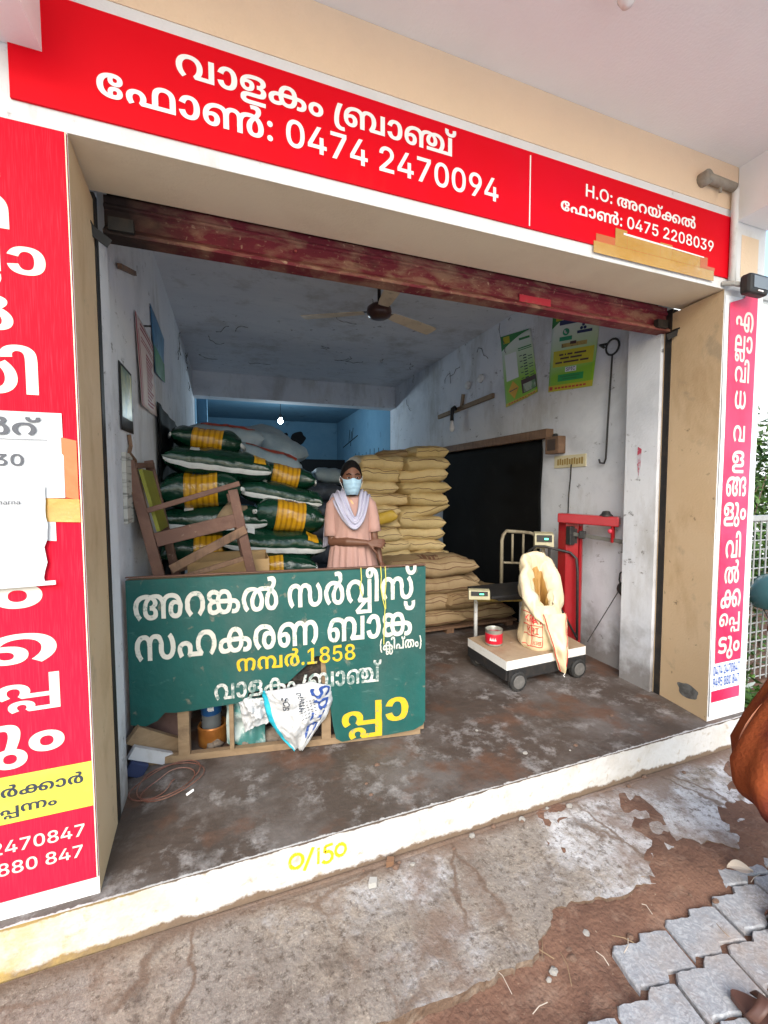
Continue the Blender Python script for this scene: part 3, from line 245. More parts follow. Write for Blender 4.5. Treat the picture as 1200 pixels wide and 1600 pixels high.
'm10':'916|202,287 232,287* 296,277* 324,265 329,263* 337,257* 342,254 358,248* 384,229* 400,203* 400,187 400,174* 392,152* 372,135* 356,128 355,133 378,124* 406,93* 406,69 406,49* 385,15* 336,-6* 295,-6 248,-6* 191,28* 164,84* 164,119 164,148* 183,200* 223,244* 255,261 258,262* 264,266* 267,267 288,277* 340,287* 369,287 404,287* 452,274* 487,252* 501,237 532,110 532,0 458,0 458,125 458,163* 446,205* 429,219 418,228* 389,236* 368,236 353,236* 325,232* 315,230 292,224* 261,200* 242,168* 233,135* 233,120 233,80* 264,46* 292,46 314,46* 335,60* 335,74 335,87* 312,102* 288,102 275,102 275,154 284,154 309,154* 329,172* 329,186 329,200* 302,224* 267,230 255,233* 224,236* 207,236 168,236* 118,212* 94,168* 94,140 94,118* 105,81* 128,49* 145,32 95,-6 73,13* 38,54* 18,107* 18,141 18,167* 37,219* 80,262* 151,287*|622,287 668,287* 739,257* 783,205* 791,170 794,157* 797,129* 797,115 797,73* 770,20* 717,-6* 679,-6 643,-6* 595,20* 571,64* 571,91 571,143* 647,201* 715,201 728,201* 745,200* 752,199 770,197 812,191* 871,149* 902,88* 902,50 902,20* 883,-35* 842,-76* 777,-100* 732,-100 706,-100* 660,-94* 641,-87 662,-36 678,-41* 708,-46* 729,-46 760,-46* 799,-29* 822,-1* 832,33* 832,50 832,75* 818,110* 794,134* 777,142 758,145 750,148* 730,150* 720,150 693,150* 659,135* 642,108* 642,90 642,77* 651,57* 668,46* 682,46 705,46* 728,78* 728,115 728,132* 722,164* 716,177 712,189 704,203* 677,223* 641,233* 619,233 602,233* 574,226* 561,216 552,209* 539,188* 532,151* 532,121 532,106 488,235 502,249* 538,273* 588,287*',
'm69':'146|26,-167 -6,-167* -52,-149* -76,-113* -76,-87 -76,-53* -28,-11* 18,-11 37,-11* 74,-22* 100,-39 84,-84 70,-73* 42,-62* 25,-62 10,-62* -6,-75* -6,-88 -6,-101* 11,-114* 26,-114 41,-114* 62,-104* 74,-81* 74,-61 74,-50* 67,-19* 55,16* 48,32 35,61* 19,122* 19,153 19,189* 41,254* 56,281 132,281 118,257* 101,216* 93,178* 93,158 93,132* 106,83* 117,54 126,31* 138,-8* 145,-43* 145,-61 145,-98* 112,-145* 57,-167*',
'm57':'640|133,181 173,181* 225,153* 249,109* 249,86 249,70* 240,44* 235,35 230,53 367,53 396,0 187,0 161,29 167,38* 178,63* 178,81 178,101* 156,129* 133,129 118,129* 98,116* 88,94* 88,81 88,61* 102,34* 110,22 53,-6 35,14* 14,58* 14,85 14,114* 45,157* 98,181*|359,0 359,193 359,206* 356,221* 353,226 350,230* 341,235* 334,235 322,235* 307,220* 307,204 307,195* 315,177* 339,165* 363,165 386,165 416,165* 462,186* 497,221* 524,262* 536,281 609,281 609,0|334,287 355,287* 389,278* 401,268 415,256* 431,219* 431,185 431,53 536,53 536,152 536,161* 537,179* 538,195* 539,201 540,195 523,167* 476,131* 423,114* 397,114 364,114 317,114* 261,139* 237,181* 237,206 237,228* 259,264* 302,287*',
}
TEXTS={'top1': 'm55 m64 m53 m23 m6 i1422 m162 m46 m64 m180 m77',
'top2': 'm72 m45 m64 m116 i1377 i1422 i1359 i1372 i1366 i1372 i1422 i1361 i1372 i1366 i1359 i1359 i1374 i1372',
'top3': 'i161 i1376 i321 i1377 i1422 m9 m51 m49 m77 m163 m119',
'top4': 'm72 m45 m64 m116 i1377 i1422 i1359 i1372 i1366 i1364 i1422 i1361 i1361 i1359 i1367 i1359 i1371 i1374',
'b1': 'm9 m51 m173 m119 i1422 m58 m118 m225 m66 m58 m77',
'b2': 'm58 m59 m23 m50 m37 i1422 m46 m64 m173 m77',
'b3': 'i1380 m166 m65 m44 m77 m38 m6 i1381',
'b4': 'm42 m216 m118 i1376 i1360 i1367 i1364 i1367',
'b5': 'm55 m64 m53 m23 m6 i1422 m162 m46 m64 m180 m77',
'b6': 'm208 m64',
'r0': 'm17',
'r1': 'm222 m64',
'r2': 'm55 m65',
'r3': 'm41',
'r4': 'm55',
'r5': 'm53',
'r6': 'm175',
'r7': 'm53 m67 m6',
'r8': 'm55 m65',
'r9': 'm119',
'r10': 'm163',
'r11': 'm71 m208',
'r12': 'm33 m67 m6',
'rp1': 'i1359 i1372 i1366 i1372 i1422 i1361 i1372 i1366 i1359 i1367 i1372 i1366',
'rp2': 'i1374 i1372 i1374 i1364 i1422 i1367 i1367 i1359 i1422 i1367 i1372 i1366',
'l0': 'm58 m65',
'l1': 'm48',
'l2': 'm222 m64',
'l3': 'm118',
'l4': 'm35 m65',
'l5': 'm58 m6',
'l6': 'm163',
'l7': 'm71 m208',
'l8': 'm33 m67 m6',
'ly1': 'm72 m23 m50 m53 i1422 m58 m118 m163 m64 m118',
'ly2': 'm13 m119 m208 m203 m6',
'lp1': 'i1359 i1372 i1366 i1372 i1422 i1361 i1372 i1366 i1359 i1367 i1372 i1366',
'lp2': 'i1374 i1372 i1374 i1364 i1422 i1367 i1367 i1359 i1422 i1367 i1372 i1366',
'n1': 'm58 m65 m48 m117 m51 m77',
'n2': 'i1371 i1371 i1359',
'n3': 'i998 i507 i578 i670 i507 i852 i773 i507',
's1': 'i397 i375 i234 i73',
's2': 'i397 i73 i65',
's3': 'i84 i95 i2 i281 i95 i384',
'step': 'i1359 i1455 i1360 i1364 i1359',
'sac': 'i271 i384 i234',
'p1': 'm10 m41 m67 m42 m65 m23 i1422 m23 m69 m57 m65',
'p2': 'm55 m53 m6 i1422 m55 m64 m175 m64 m117'}
def glyph_polys(code):
    parts=GLYPHS[code].split('|');adv=int(parts[0]);polys=[]
    for c in parts[1:]:
        if not c: continue
        pts=[]
        for t in c.split():
            on=not t.endswith('*');x,y=t.rstrip('*').split(',');pts.append((int(x),int(y),on))
        full=[]
        n=len(pts)
        for i in range(n):
            a=pts[i];b=pts[(i+1)%n];full.append(a)
            if not a[2] and not b[2]: full.append(((a[0]+b[0])/2,(a[1]+b[1])/2,True))
        k=next(i for i,p in enumerate(full) if p[2]);full=full[k:]+full[:k]+[full[k]]
        out=[];i=0
        while i<len(full)-1:
            a=full[i];b=full[i+1];out.append((a[0],a[1]))
            if b[2]: i+=1
            else:
                c2=full[i+2]
                for s_ in (.25,.5,.75):
                    u=1-s_;out.append((u*u*a[0]+2*u*s_*b[0]+s_*s_*c2[0],u*u*a[1]+2*u*s_*b[1]+s_*s_*c2[1]))
                i+=2
        polys.append(out)
    return adv,polys
_GC={}
def cluster_tris(key):
    """triangulate overlapping glyphs together, non-zero winding fill; key = ((code, x offset), ...)"""
    if key in _GC: return _GC[key]
    polys=[]
    for code,x0 in key: polys+=[[(x+x0,y) for x,y in p] for p in glyph_polys(code)[1]]
    V=[];E=[]
    for p in polys:
        b=len(V);n=len(p);V+=[Vector(q) for q in p];E+=[(b+i,b+(i+1)%n) for i in range(n)]
    tris=[];vo=[]
    if V:
        vo,eo,fo,_,_,_=delaunay_2d_cdt(V,E,[],0,1e-4)
        for f in fo:
            cx=sum(vo[i].x for i in f)/len(f);cy=sum(vo[i].y for i in f)/len(f);w=0
            for p in polys:
                for (xa,ya),(xb,yb) in zip(p,p[1:]+p[:1]):
                    if (ya<=cy)!=(yb<=cy) and xa+(cy-ya)/(yb-ya)*(xb-xa)>cx: w+=1 if yb>ya else -1
            if w:
                a,b_,c_=[vo[i] for i in f[:3]];f=list(f)
                if (b_-a).cross(c_-a)<0: f.reverse()
                tris.append(f)
    used=sorted({i for f in tris for i in f});mp={u:k for k,u in enumerate(used)}
    _GC[key]=([(vo[u].x,vo[u].y) for u in used],[tuple(mp[i] for i in f) for f in tris])
    return _GC[key]
def text_geo(key,size=1.0,sx=1.0):
    """verts, faces of a line of lettering in the XY plane; em = size"""
    x=0;cl=[];mx=-1e9
    for code in TEXTS[key].split():
        adv,polys=glyph_polys(code);xs=[p[0] for q in polys for p in q]
        if xs:
            if min(xs)+x<mx+1: cl[-1][1].append((code,x-cl[-1][0]))
            else: cl.append((x,[(code,0)]))
            mx=max(mx,max(xs)+x)
        x+=adv
    vs=[];fs=[]
    for x0,g in cl:
        v,t=cluster_tris(tuple(g));b=len(vs)
        vs+=[((x0+p)*size*sx/500,q*size/500) for p,q in v];fs+=[tuple(b+i for i in f) for f in t]
    return vs,fs

# ------------------------------------------------------------------ shared materials
def wall_extra(N,Lk,tc,cur):
    # thin dark cobweb / mildew flecks
    n=nz(N,Lk,tc,9,10,(1,1,1.6),.75);n2=nz(N,Lk,tc,1.3,4)
    f=mth(N,Lk,'MULTIPLY',ramp01(N,Lk,n.outputs[0],.595,.66),ramp01(N,Lk,n2.outputs[0],.42,.58,.85));cur=mixc(N,Lk,f,cur,(.07,.065,.06))
    n3=nz(N,Lk,tc,2.2,9,(1.0,1.0,.35),.7);cur=mixc(N,Lk,ramp01(N,Lk,n3.outputs[0],.52,.70,.6),cur,(.30,.28,.25))
    z=sep(N,Lk,tc.outputs['Object'])[2];n4=nz(N,Lk,tc,5,6)
    h=mth(N,Lk,'SUBTRACT',mth(N,Lk,'MULTIPLY',n4.outputs[0],.9),z);return mixc(N,Lk,ramp01(N,Lk,h,.05,.4,.75),cur,(.12,.095,.075))
mWall=mat('limewash_wall',(.62,.64,.69),[((.72,.73,.75),2,.4,.7,.6),((.40,.42,.46),1.6,.5,.72,.75)],.9,(60,.25),extra=wall_extra)
mCeil=mat('limewash_ceiling',(.64,.66,.71),[((.74,.75,.78),1.5,.4,.7,.6,(1,3,1)),((.3,.32,.36),5,.58,.75,.4,(1,2.5,1))],.9,(60,.2),extra=wall_extra)
mBlue=mat('blue_wall',(.11,.23,.33),[((.16,.30,.40),2,.4,.7,.6),((.05,.09,.13),3,.6,.72,.8)],.85,(50,.2))
mWhite=mat('white_paint_wall',(.68,.68,.68),[((.56,.55,.52),3,.50,.72,.6),((.38,.34,.29),6,.60,.72,.5,(1,1,.4)),((.25,.21,.17),14,.64,.72,.6)],.85,(70,.2))
mCream=mat('cream_paint',(.60,.43,.26),[((.66,.50,.33),1.5,.4,.65,.7),((.36,.22,.10),2.5,.52,.72,.75,(1,1,.5)),((.30,.24,.17),5,.6,.7,.5),((.10,.07,.04),16,.65,.72,.8)],.8,(70,.2))
mSoffit=mat('pale_cream_paint',(.84,.72,.53),[((.70,.56,.40),2,.5,.75,.6),((.15,.1,.06),18,.70,.75,.6)],.85,(70,.2))
mBeige=mat('beige_band_paint',(.74,.56,.39),[((.66,.5,.35),3,.45,.7,.4)],.85,(90,.25))
mPorch=mat('porch_ceiling_paint',(.84,.83,.82),[((.74,.73,.72),1.2,.4,.7,.5),((.3,.27,.24),22,.72,.76,.5)],.9,(80,.15))
mRed=mat('red_print',(.66,.0,.008),[((.70,.0,.022),1.5,.45,.7,.5),((.55,.02,.02),5,.60,.75,.35,(1,1,.3))],.6,spec=.12)
def fade_extra(N,Lk,tc,cur):
    z=sep(N,Lk,tc.outputs['Object'])[2];n=nz(N,Lk,tc,1.2,5)
    n2=nz(N,Lk,tc,60,2,(6,1,.15))
    f=mth(N,Lk,'ADD',mth(N,Lk,'MULTIPLY',z,-.42),mth(N,Lk,'MULTIPLY',n.outputs[0],.9))
    cur=mixc(N,Lk,ramp01(N,Lk,f,-.35,.35,.75),cur,(.58,.016,.05))
    return mixc(N,Lk,ramp01(N,Lk,n2.outputs[0],.5,.75,.25),cur,(.7,.08,.12))
mFade=mat('faded_red_print',(.60,.0,.016),[],.6,spec=.12,extra=fade_extra)
mPink=mat('faded_pink_print',(.74,.006,.06),[((.78,.07,.17),1.6,.35,.65,.8)],.4)
mLetter=mat('cream_white_lettering',(.60,.575,.51),[((.55,.52,.44),9,.55,.75,.4)],.5)
mLetterW=mat('white_lettering',(.84,.82,.80),[],.5)
mBlueInk=mat('blue_ink',(.02,.09,.36),[],.5)
mInk=mat('dark_ink',(.03,.04,.06),[],.6)
mGreyInk=mat('grey_ink',(.08,.085,.10),[],.6)
mYel=mat('yellow_print',(.66,.58,.07),[((.74,.66,.16),4,.45,.7,.5)],.45)
mPaper=mat('white_paper',(.54,.56,.575),[((.60,.62,.62),6,.5,.7,.5),((.55,.52,.45),3,.62,.75,.5)],.7,(12,.35))
mTape=mat('brown_packing_tape',(.46,.25,.05),[((.52,.33,.11),4,.42,.62,.6,(1,1,2)),((.42,.20,.045),9,.55,.72,.5),((.62,.50,.34),13,.66,.74,.5)],.2,(20,.5),spec=.7)
mTapeR=mat('tape_over_red',(.50,.14,.05),[((.55,.23,.10),8,.5,.7,.6)],.3)
def rust_extra(N,Lk,tc,cur):
    x=sep(N,Lk,tc.outputs['Object'])[0];n=nz(N,Lk,tc,3,5)
    a=mth(N,Lk,'ADD',mth(N,Lk,'MULTIPLY',n.outputs[0],.5),x)
    return mixc(N,Lk,mth(N,Lk,'SUBTRACT',1,ramp01(N,Lk,a,-.12,.15)),cur,(.025,.016,.014))
mMaroon=mat('maroon_painted_steel',(.135,.018,.026),[((.27,.16,.10),6,.45,.62,.8,(1,1,3)),((.42,.28,.18),40,.60,.7,.8),((.05,.02,.015),6,.6,.72,.7),((.22,.025,.04),2,.5,.7,.6)],.7,(50,.3),spec=.2,extra=rust_extra)
mDark=mat('dark_steel',(.014,.013,.013),[((.05,.035,.025),12,.5,.7,.6)],.6,(40,.2))
mBlack=mat('black_iron',(.02,.02,.021),[((.06,.045,.035),14,.5,.7,.6)],.5,(40,.2))
mWood=mat('old_brown_wood',(.15,.085,.05),[((.24,.14,.085),3,.4,.7,.8,(1,1,6)),((.05,.03,.02),8,.5,.7,.7,(6,6,1))],.7,(30,.35))
mWoodP=mat('pale_batten_wood',(.21,.14,.08),[((.31,.22,.13),4,.4,.7,.7,(1,1,5)),((.12,.08,.05),9,.55,.7,.7)],.75,(30,.35))
mWoodR=mat('reddish_wood',(.115,.055,.038),[((.20,.105,.07),5,.42,.7,.8),((.42,.30,.22),22,.62,.72,.6),((.07,.035,.025),6,.55,.72,.7)],.6,(30,.3))
mRubber=mat('rubber',(.02,.02,.02),[((.10,.09,.08),12,.5,.7,.6)],.7,(40,.2))
# ------------------------------------------------------------------ ground, floor, pavement
YF=1.676;YS=1.637;ZG=-.18
def floor_extra(N,Lk,tc,cur):
    n=nz(N,Lk,tc,1.7,10,None,.65);cur=mixc(N,Lk,ramp01(N,Lk,n.outputs[0],.47,.62,.8),cur,(.145,.125,.115))
    n=nz(N,Lk,tc,8,10,None,.75);n2=nz(N,Lk,tc,2.3,5)
    f=mth(N,Lk,'MULTIPLY',ramp01(N,Lk,n.outputs[0],.50,.64),ramp01(N,Lk,n2.outputs[0],.42,.56,.85));cur=mixc(N,Lk,f,cur,(.29,.27,.26))
    n=nz(N,Lk,tc,2.6,8);cur=mixc(N,Lk,ramp01(N,Lk,n.outputs[0],.54,.64,.85),cur,(.115,.058,.036))
    xyz=sep(N,Lk,tc.outputs['Object'])
    # paint that laps raggedly over the front edge
    e=nz(N,Lk,tc,14,8,None,.7)
    a=mth(N,Lk,'ADD',xyz[1],mth(N,Lk,'MULTIPLY',e.outputs[0],-.05))
    return mixc(N,Lk,mth(N,Lk,'SUBTRACT',1,ramp01(N,Lk,a,YS-.020,YS-.016)),cur,(.50,.49,.48))
mFloor=mat('worn_shop_floor',(.070,.051,.041),[((.05,.038,.032),4,.5,.7,.8)],.62,(26,.45,.012),extra=floor_extra)
def step_extra(N,Lk,tc,cur):
    xyz=sep(N,Lk,tc.outputs['Object']);e=nz(N,Lk,tc,9,8,None,.7);e2=nz(N,Lk,tc,2.2,4)
    lo=mth(N,Lk,'ADD',xyz[2],mth(N,Lk,'MULTIPLY',e.outputs[0],-.09));lo=mth(N,Lk,'ADD',lo,mth(N,Lk,'MULTIPLY',e2.outputs[0],-.05))
    cur=mixc(N,Lk,mth(N,Lk,'SUBTRACT',1,ramp01(N,Lk,lo,ZG-.052,ZG-.040)),cur,(.16,.11,.075))
    hi=mth(N,Lk,'ADD',xyz[2],mth(N,Lk,'MULTIPLY',e.outputs[0],.035))
    cur=mixc(N,Lk,ramp01(N,Lk,hi,.008,.012),cur,(.09,.065,.05))
    xx=mth(N,Lk,'ADD',xyz[0],mth(N,Lk,'MULTIPLY',e2.outputs[0],.7))
    return mixc(N,Lk,mth(N,Lk,'MULTIPLY',mth(N,Lk,'SUBTRACT',1,ramp01(N,Lk,xx,-.35,.15)),ramp01(N,Lk,e.outputs[0],.3,.6,.75)),cur,(.50,.34,.10))
mStep=mat('whitewashed_step',(.53,.52,.51),[((.44,.41,.37),5,.44,.66,.8),((.36,.30,.22),18,.58,.68,.75)],.85,(40,.5),extra=step_extra)
def apron_extra(N,Lk,tc,cur):
    x=sep(N,Lk,tc.outputs['Object'])
    n=nz(N,Lk,tc,4,10,None,.72);cur=mixc(N,Lk,ramp01(N,Lk,n.outputs[0],.46,.62,.8),cur,(.29,.24,.19))
    n=nz(N,Lk,tc,2.1,9,None,.7);bx=mth(N,Lk,'ADD',n.outputs[0],mth(N,Lk,'MULTIPLY',x[0],.06))
    cur=mixc(N,Lk,ramp01(N,Lk,bx,.55,.66,.8),cur,(.40,.395,.40))
    bx2=mth(N,Lk,'ADD',n.outputs[0],mth(N,Lk,'MULTIPLY',x[0],.085));n2=nz(N,Lk,tc,9,8,None,.75)
    cur=mixc(N,Lk,mth(N,Lk,'MULTIPLY',ramp01(N,Lk,bx2,.62,.70),ramp01(N,Lk,n2.outputs[0],.40,.56,.8)),cur,(.54,.54,.56))
    n=nz(N,Lk,tc,34,8,None,.8);cur=mixc(N,Lk,ramp01(N,Lk,n.outputs[0],.50,.62,.85),cur,(.075,.055,.042))
    n=nz(N,Lk,tc,75,6,None,.8);cur=mixc(N,Lk,ramp01(N,Lk,n.outputs[0],.53,.66,.6),cur,(.42,.37,.31))
    n=nz(N,Lk,tc,1.7,9,None,.66);cur=mixc(N,Lk,ramp01(N,Lk,n.outputs[0],.52,.60,.8),cur,(.18,.125,.095))
    n=nz(N,Lk,tc,5,9,None,.7);cur=mixc(N,Lk,ramp01(N,Lk,n.outputs[0],.56,.66,.7),cur,(.10,.075,.06))
    e=mth(N,Lk,'ADD',x[1],mth(N,Lk,'MULTIPLY',n.outputs[0],-.12));cur=mixc(N,Lk,ramp01(N,Lk,e,1.50,1.56,.8),cur,(.12,.07,.045))
    # cracks filled with earth
    vo=N.new('ShaderNodeTexVoronoi');vo.feature='DISTANCE_TO_EDGE';vo.inputs['Scale'].default_value=1.9
    wv=nz(N,Lk,tc,5,6);ad=N.new('ShaderNodeMix');ad.data_type='VECTOR';ad.inputs['Factor'].default_value=.14;Lk.new(tc.outputs['Object'],ad.inputs[4]);Lk.new(wv.outputs[1],ad.inputs[5]);Lk.new(ad.outputs[1],vo.inputs['Vector'])
    g=nz(N,Lk,tc,1.4,3);cr=mth(N,Lk,'MULTIPLY',mth(N,Lk,'SUBTRACT',1,ramp01(N,Lk,vo.outputs[0],.005,.020)),ramp01(N,Lk,g.outputs[0],.40,.50,.85))
    return mixc(N,Lk,cr,cur,(.13,.085,.06))
mApron=mat('cracked_concrete',(.225,.195,.17),[((.15,.115,.09),5,.45,.7,.8)],.9,(85,.7,.006),extra=apron_extra)
mDirt=mat('red_earth',(.155,.082,.054),[((.10,.05,.034),4,.42,.68,.9),((.25,.165,.12),9,.52,.7,.7),((.05,.03,.022),40,.60,.7,.6),((.42,.33,.24),60,.66,.72,.6)],.95,(65,.8,.010))
def paver_extra(N,Lk,tc,cur):
    n=nz(N,Lk,tc,38,3,None,.5);n.inputs['Distortion'].default_value=2.2
    cur=mixc(N,Lk,ramp01(N,Lk,n.outputs[0],.48,.60,.5),cur,(.42,.43,.45));n=nz(N,Lk,tc,3,6);return mixc(N,Lk,ramp01(N,Lk,n.outputs[0],.52,.7,.6),cur,(.30,.23,.18))
mPaver=mat('concrete_paver',(.25,.26,.28),[((.34,.35,.37),6,.4,.7,.6),((.22,.17,.14),4,.50,.66,.75)],.85,(60,.5,.008),extra=paver_extra)
rnd=random.Random(4)
# earth reaching the horizon, finer and bumpy near the shop
mb=MB();mb.add([(-150,-150,-.262),(150,-150,-.262),(150,150,-.262),(-150,150,-.262)],[(0,1,2,3)])
tag(mb.build('ground',mDirt,fixn=False),kind='structure')
mb=MB();mb.add([(-40,-60,-.235),(40,-60,-.235),(40,-1.25,-.235),(-40,-1.25,-.235)],[(0,1,2,3)]);tag(mb.build('bounce_ground',mat('pale_bounce_ground',(.66,.65,.64),[((.58,.57,.56),1,.4,.7,.6)],.9),fixn=False),kind='structure')  # pale sheet added behind the camera to bounce sunlight onto the ceilings
def bumps(u,v):
    x=-2.6+u*7.8;y=-1.2+v*4.4
    z=-.215+.016*noise.noise((x*3,y*3,0))+.012*noise.noise((x*11,y*11,3))+.009*noise.noise((x*29,y*29,3))+.005*noise.noise((x*57,y*57,9));z+=.026*max(0,min(1,(y-1.04)/.12))*max(0,min(1,(x-.3)/.5))
    ed=min(x+2.6,5.2-x,y+1.2,3.2-y);z-=.06*max(0,1-ed/.4)
    if 1.16<x<2.3 and 0.6<y<1.06: z-=.012
    return (x,y,z)
mb=MB();mb.grid(bumps,220,150);tag(mb.build('earth_strip',mDirt,smooth=True),kind='structure')
# concrete apron with a broken outer edge
front=[(-2.8,.62),(-.9,.98),(-.35,1.06),(.0,1.13),(.179,1.187-.06),(.426,1.105),(.56,1.10),(.712,1.096),(.85,1.09),(.968,1.113),(1.05,1.16),(1.212,1.205),(1.27,1.18),(1.34,1.172),(1.45,1.165),(1.592,1.166),(1.66,1.22),(1.75,1.272),(1.867,1.254),(2.104,1.16),(2.3,1.2),(2.6,1.12),(3.0,1.2),(3.2,1.5)]
rag=[]
for (x0,y0),(x1,y1) in zip(front,front[1:]):
    k=max(2,int(math.hypot(x1-x0,y1-y0)/.012))
    for i in range(k):
        t=i/k;x=x0+(x1-x0)*t;y=y0+(y1-y0)*t;q=.020 if x>.7 else .006
        rag.append((x+q*noise.noise((x*17,y*17,1))+q*.6*noise.noise((x*45,y*45,5)),y+q*1.5*noise.noise((x*13,y*13,7))+q*.7*noise.noise((x*41,y*41,3))))
top=[(x,y) for x,y in rag]+[(3.25,1.63),(-2.8,1.63)]
mb=MB();n=len(top)
# triangulate interior with extra points so that the sheet can undulate
pts=[Vector(p) for p in top];ed=[(i,(i+1)%n) for i in range(n)]
for gx in range(-28,33):
    for gy in range(6,17): pts.append(Vector((gx*.1+rnd.uniform(-.03,.03),gy*.1+rnd.uniform(-.03,.03))))
vo,_,fo,_,_,_=delaunay_2d_cdt(pts,ed,[],1,1e-5)
def apz(x,y): return ZG+.006*noise.noise((x*2.2,y*2.2,0))+.003*noise.noise((x*9,y*9,0))-.022*max(0,min(1,(x-1.2)/2))*max(0,min(1,(1.55-y)/.4))
mb.add([(v.x,v.y,apz(v.x,v.y)) for v in vo],[tuple(f) for f in fo])
rim=[(x,y,apz(x,y)) for x,y in top]
mb.add(rim+[(x,y-.004+.01*noise.noise((x*25,y*25,2)),ZG-.09) for x,y in top],[(i,(i+1)%n,n+(i+1)%n,n+i) for i in range(n)],1)
tag(mb.build('pavement',[mApron,mat('broken_concrete_edge',(.12,.075,.05),[((.22,.17,.13),12,.5,.66,.8)],.95,(50,.8,.02))],fixn='weld'),kind='structure')
# zigzag interlocking pavers
mb=MB()
PX,PY=.262,.137
def zz(x): 
    p=(x/(PX/2))%1.0;s=[(0,0),(.28,-.5),(.5,.5),(.78,0.05),(1,0)]
    for (a,b),(c,e) in zip(s,s[1:]):
        if p<=c: return .030*(b+(e-b)*(p-a)/(c-a+1e-9))
    return 0
for r_ in range(-9,2):
    for c_ in range(-4,12):
        x0=1.222+c_*PX+(.13 if r_%2 else 0)+.03*r_*.3;y1=1.047+r_*PY;y0=y1-PY
        if y0>.98 and (x0<1.9): pass
        if r_==1 and x0<1.7: continue
        if r_==0 and x0<1.15: continue
        if r_<=-1 and x0<.95-.16*(-r_)+ .28*(r_<=-3)*0: continue
        g=.007;xs=[x0+g+(PX-2*g)*i/12 for i in range(13)];sk=.018
        tp=[(x+sk*0,y1-g+zz(x)) for x in xs];bt=[(x-sk,y0+g+zz(x)) for x in xs]
        poly=bt+tp[::-1];zt=-.2025+rnd.uniform(-.004,.004);tx,ty=rnd.uniform(-.010,.010),rnd.uniform(-.012,.012);cx,cy=x0+PX/2,(y0+y1)/2
        q=len(poly);Zf=lambda x,y:zt+(x-cx)*tx+(y-cy)*ty
        ins=[(cx+(x-cx)*.975,cy+(y-cy)*.95) for x,y in poly]
        mb.add([(x,y,Zf(x,y)) for x,y in ins]+[(x,y,Zf(x,y)-.005) for x,y in poly]+[(x,y,-.27) for x,y in poly],
               [(i,i+1,2*q//2-2-i,2*q//2-1-i) for i in range(12)]+[(i,(i+1)%q,q+(i+1)%q,q+i) for i in range(q)]+[(q+i,q+(i+1)%q,2*q+(i+1)%q,2*q+i) for i in range(q)])
tag(mb.build('paving',mPaver),kind='structure')
# shop floor slab with its painted front step
mb=MB()
mb.add([(-3,YS,0),(3.06,YS,0),(3.06,11.9,0),(-3,11.9,0)],[(0,1,2,3)],0)
mb.add([(-3,YS,-.3),(3.06,YS,-.3),(3.06,YS,0),(-3,YS,0)],[(0,1,2,3)],1)
mb.add([(3.06,YS,-.3),(3.06,11.9,-.3),(3.06,11.9,0),(3.06,YS,0)],[(0,1,2,3)],1)
fl=mb.build('shop_floor',[mFloor,mStep],fixn=False);tag(fl,kind='structure')
mb=MB();mYP=mat('yellow_brush_paint',(.80,.50,.01),[((.74,.62,.45),22,.60,.70,.9)],.6)
def stroke(mb,pts,w,y):
    P=[Vector(p) for p in pts]
    for i in range(len(P)-1): mb.bar((P[i].x,y,P[i].y),(P[i+1].x,y,P[i+1].y),w*(.8+.4*rnd.random()),.002,up=(0,-1,0))
def arc(cx,cz,rx,rz,a0,a1,n=12): return [(cx+rx*math.cos(R(a0+(a1-a0)*i/n)),cz+rz*math.sin(R(a0+(a1-a0)*i/n))) for i in range(n+1)]
yy=YS-.0015
for pts in (arc(.212,-.068,.027,.030,0,360),[(.243,-.118),(.281,-.030)],[(.300,-.108),(.303,-.040)],[(.362,-.040),(.330,-.042),(.327,-.068)]+arc(.338,-.090,.022,.024,110,-150),arc(.395,-.076,.022,.026,0,360)): stroke(mb,pts,.012,yy)
mb.build('painted_number',mYP,fl)

# ------------------------------------------------------------------ shop building
XL,XR,XE=-.47,2.70,3.05;YI=2.01;ZT=2.571;WX0,WX1=-.53,2.83;YB=11.7;ZC=3.26
bd=thing('shop_building','cream and white shop building open at the front under a porch roof','shop',(1.2,6,0))
def bpart(mb,name,mats,**k):
    o=mb.build(name,mats,None,**k);o.parent=bd;o.matrix_parent_inverse=Matrix.Translation((-1.2,-6,0));return o
# left pillar: white front, cream reveal (slightly splayed), front part of the interior return
mb=MB();mb.prism([(-3,YF),(XL,YF),(XL-.02,YI),(-3,YI)],0,ZT,mi=1)
mb.add([(-3,YF-.003,.0),(XL,YF-.003,.0),(XL,YF-.003,ZT),(-3,YF-.003,ZT)],[(0,1,2,3)],0);bpart(mb,'front_pillar',[mWhite,mCream])
mb=MB();mb.prism([(XR,YF),(XE,YF),(XE,YI+.3),(XR+.05,YI+.3),(XR+.05,YI)],0,ZT,mi=1)
mb.add([(XR,YF-.003,0),(XE,YF-.003,0),(XE,YF-.003,ZT),(XR,YF-.003,ZT)],[(0,1,2,3)],0)
mb.add([(XE+.002,YF-.003,0),(XE+.002,YI+.3,0),(XE+.002,YI+.3,ZT),(XE+.002,YF-.003,ZT)],[(0,1,2,3)],0);bpart(mb,'front_pillar',[mWhite,mCream])
mb=MB();mb.prism([(YF,ZT+.0005),(YI,ZT+.034),(YI,ZC),(YF,ZC)],-3,XE,axis='x',mi=1)
mb.add([(-3,YF-.003,ZT+.0005),(XE,YF-.003,ZT+.0005),(XE,YF-.003,3.015),(-3,YF-.003,3.015)],[(0,1,2,3)],0);bpart(mb,'lintel',[mWhite,mSoffit])
mb=MB();mb.box((-3,YF-.006,3.0155),(2.775,YF-.0005,ZC-.0005));bpart(mb,'upper_band',mBeige)
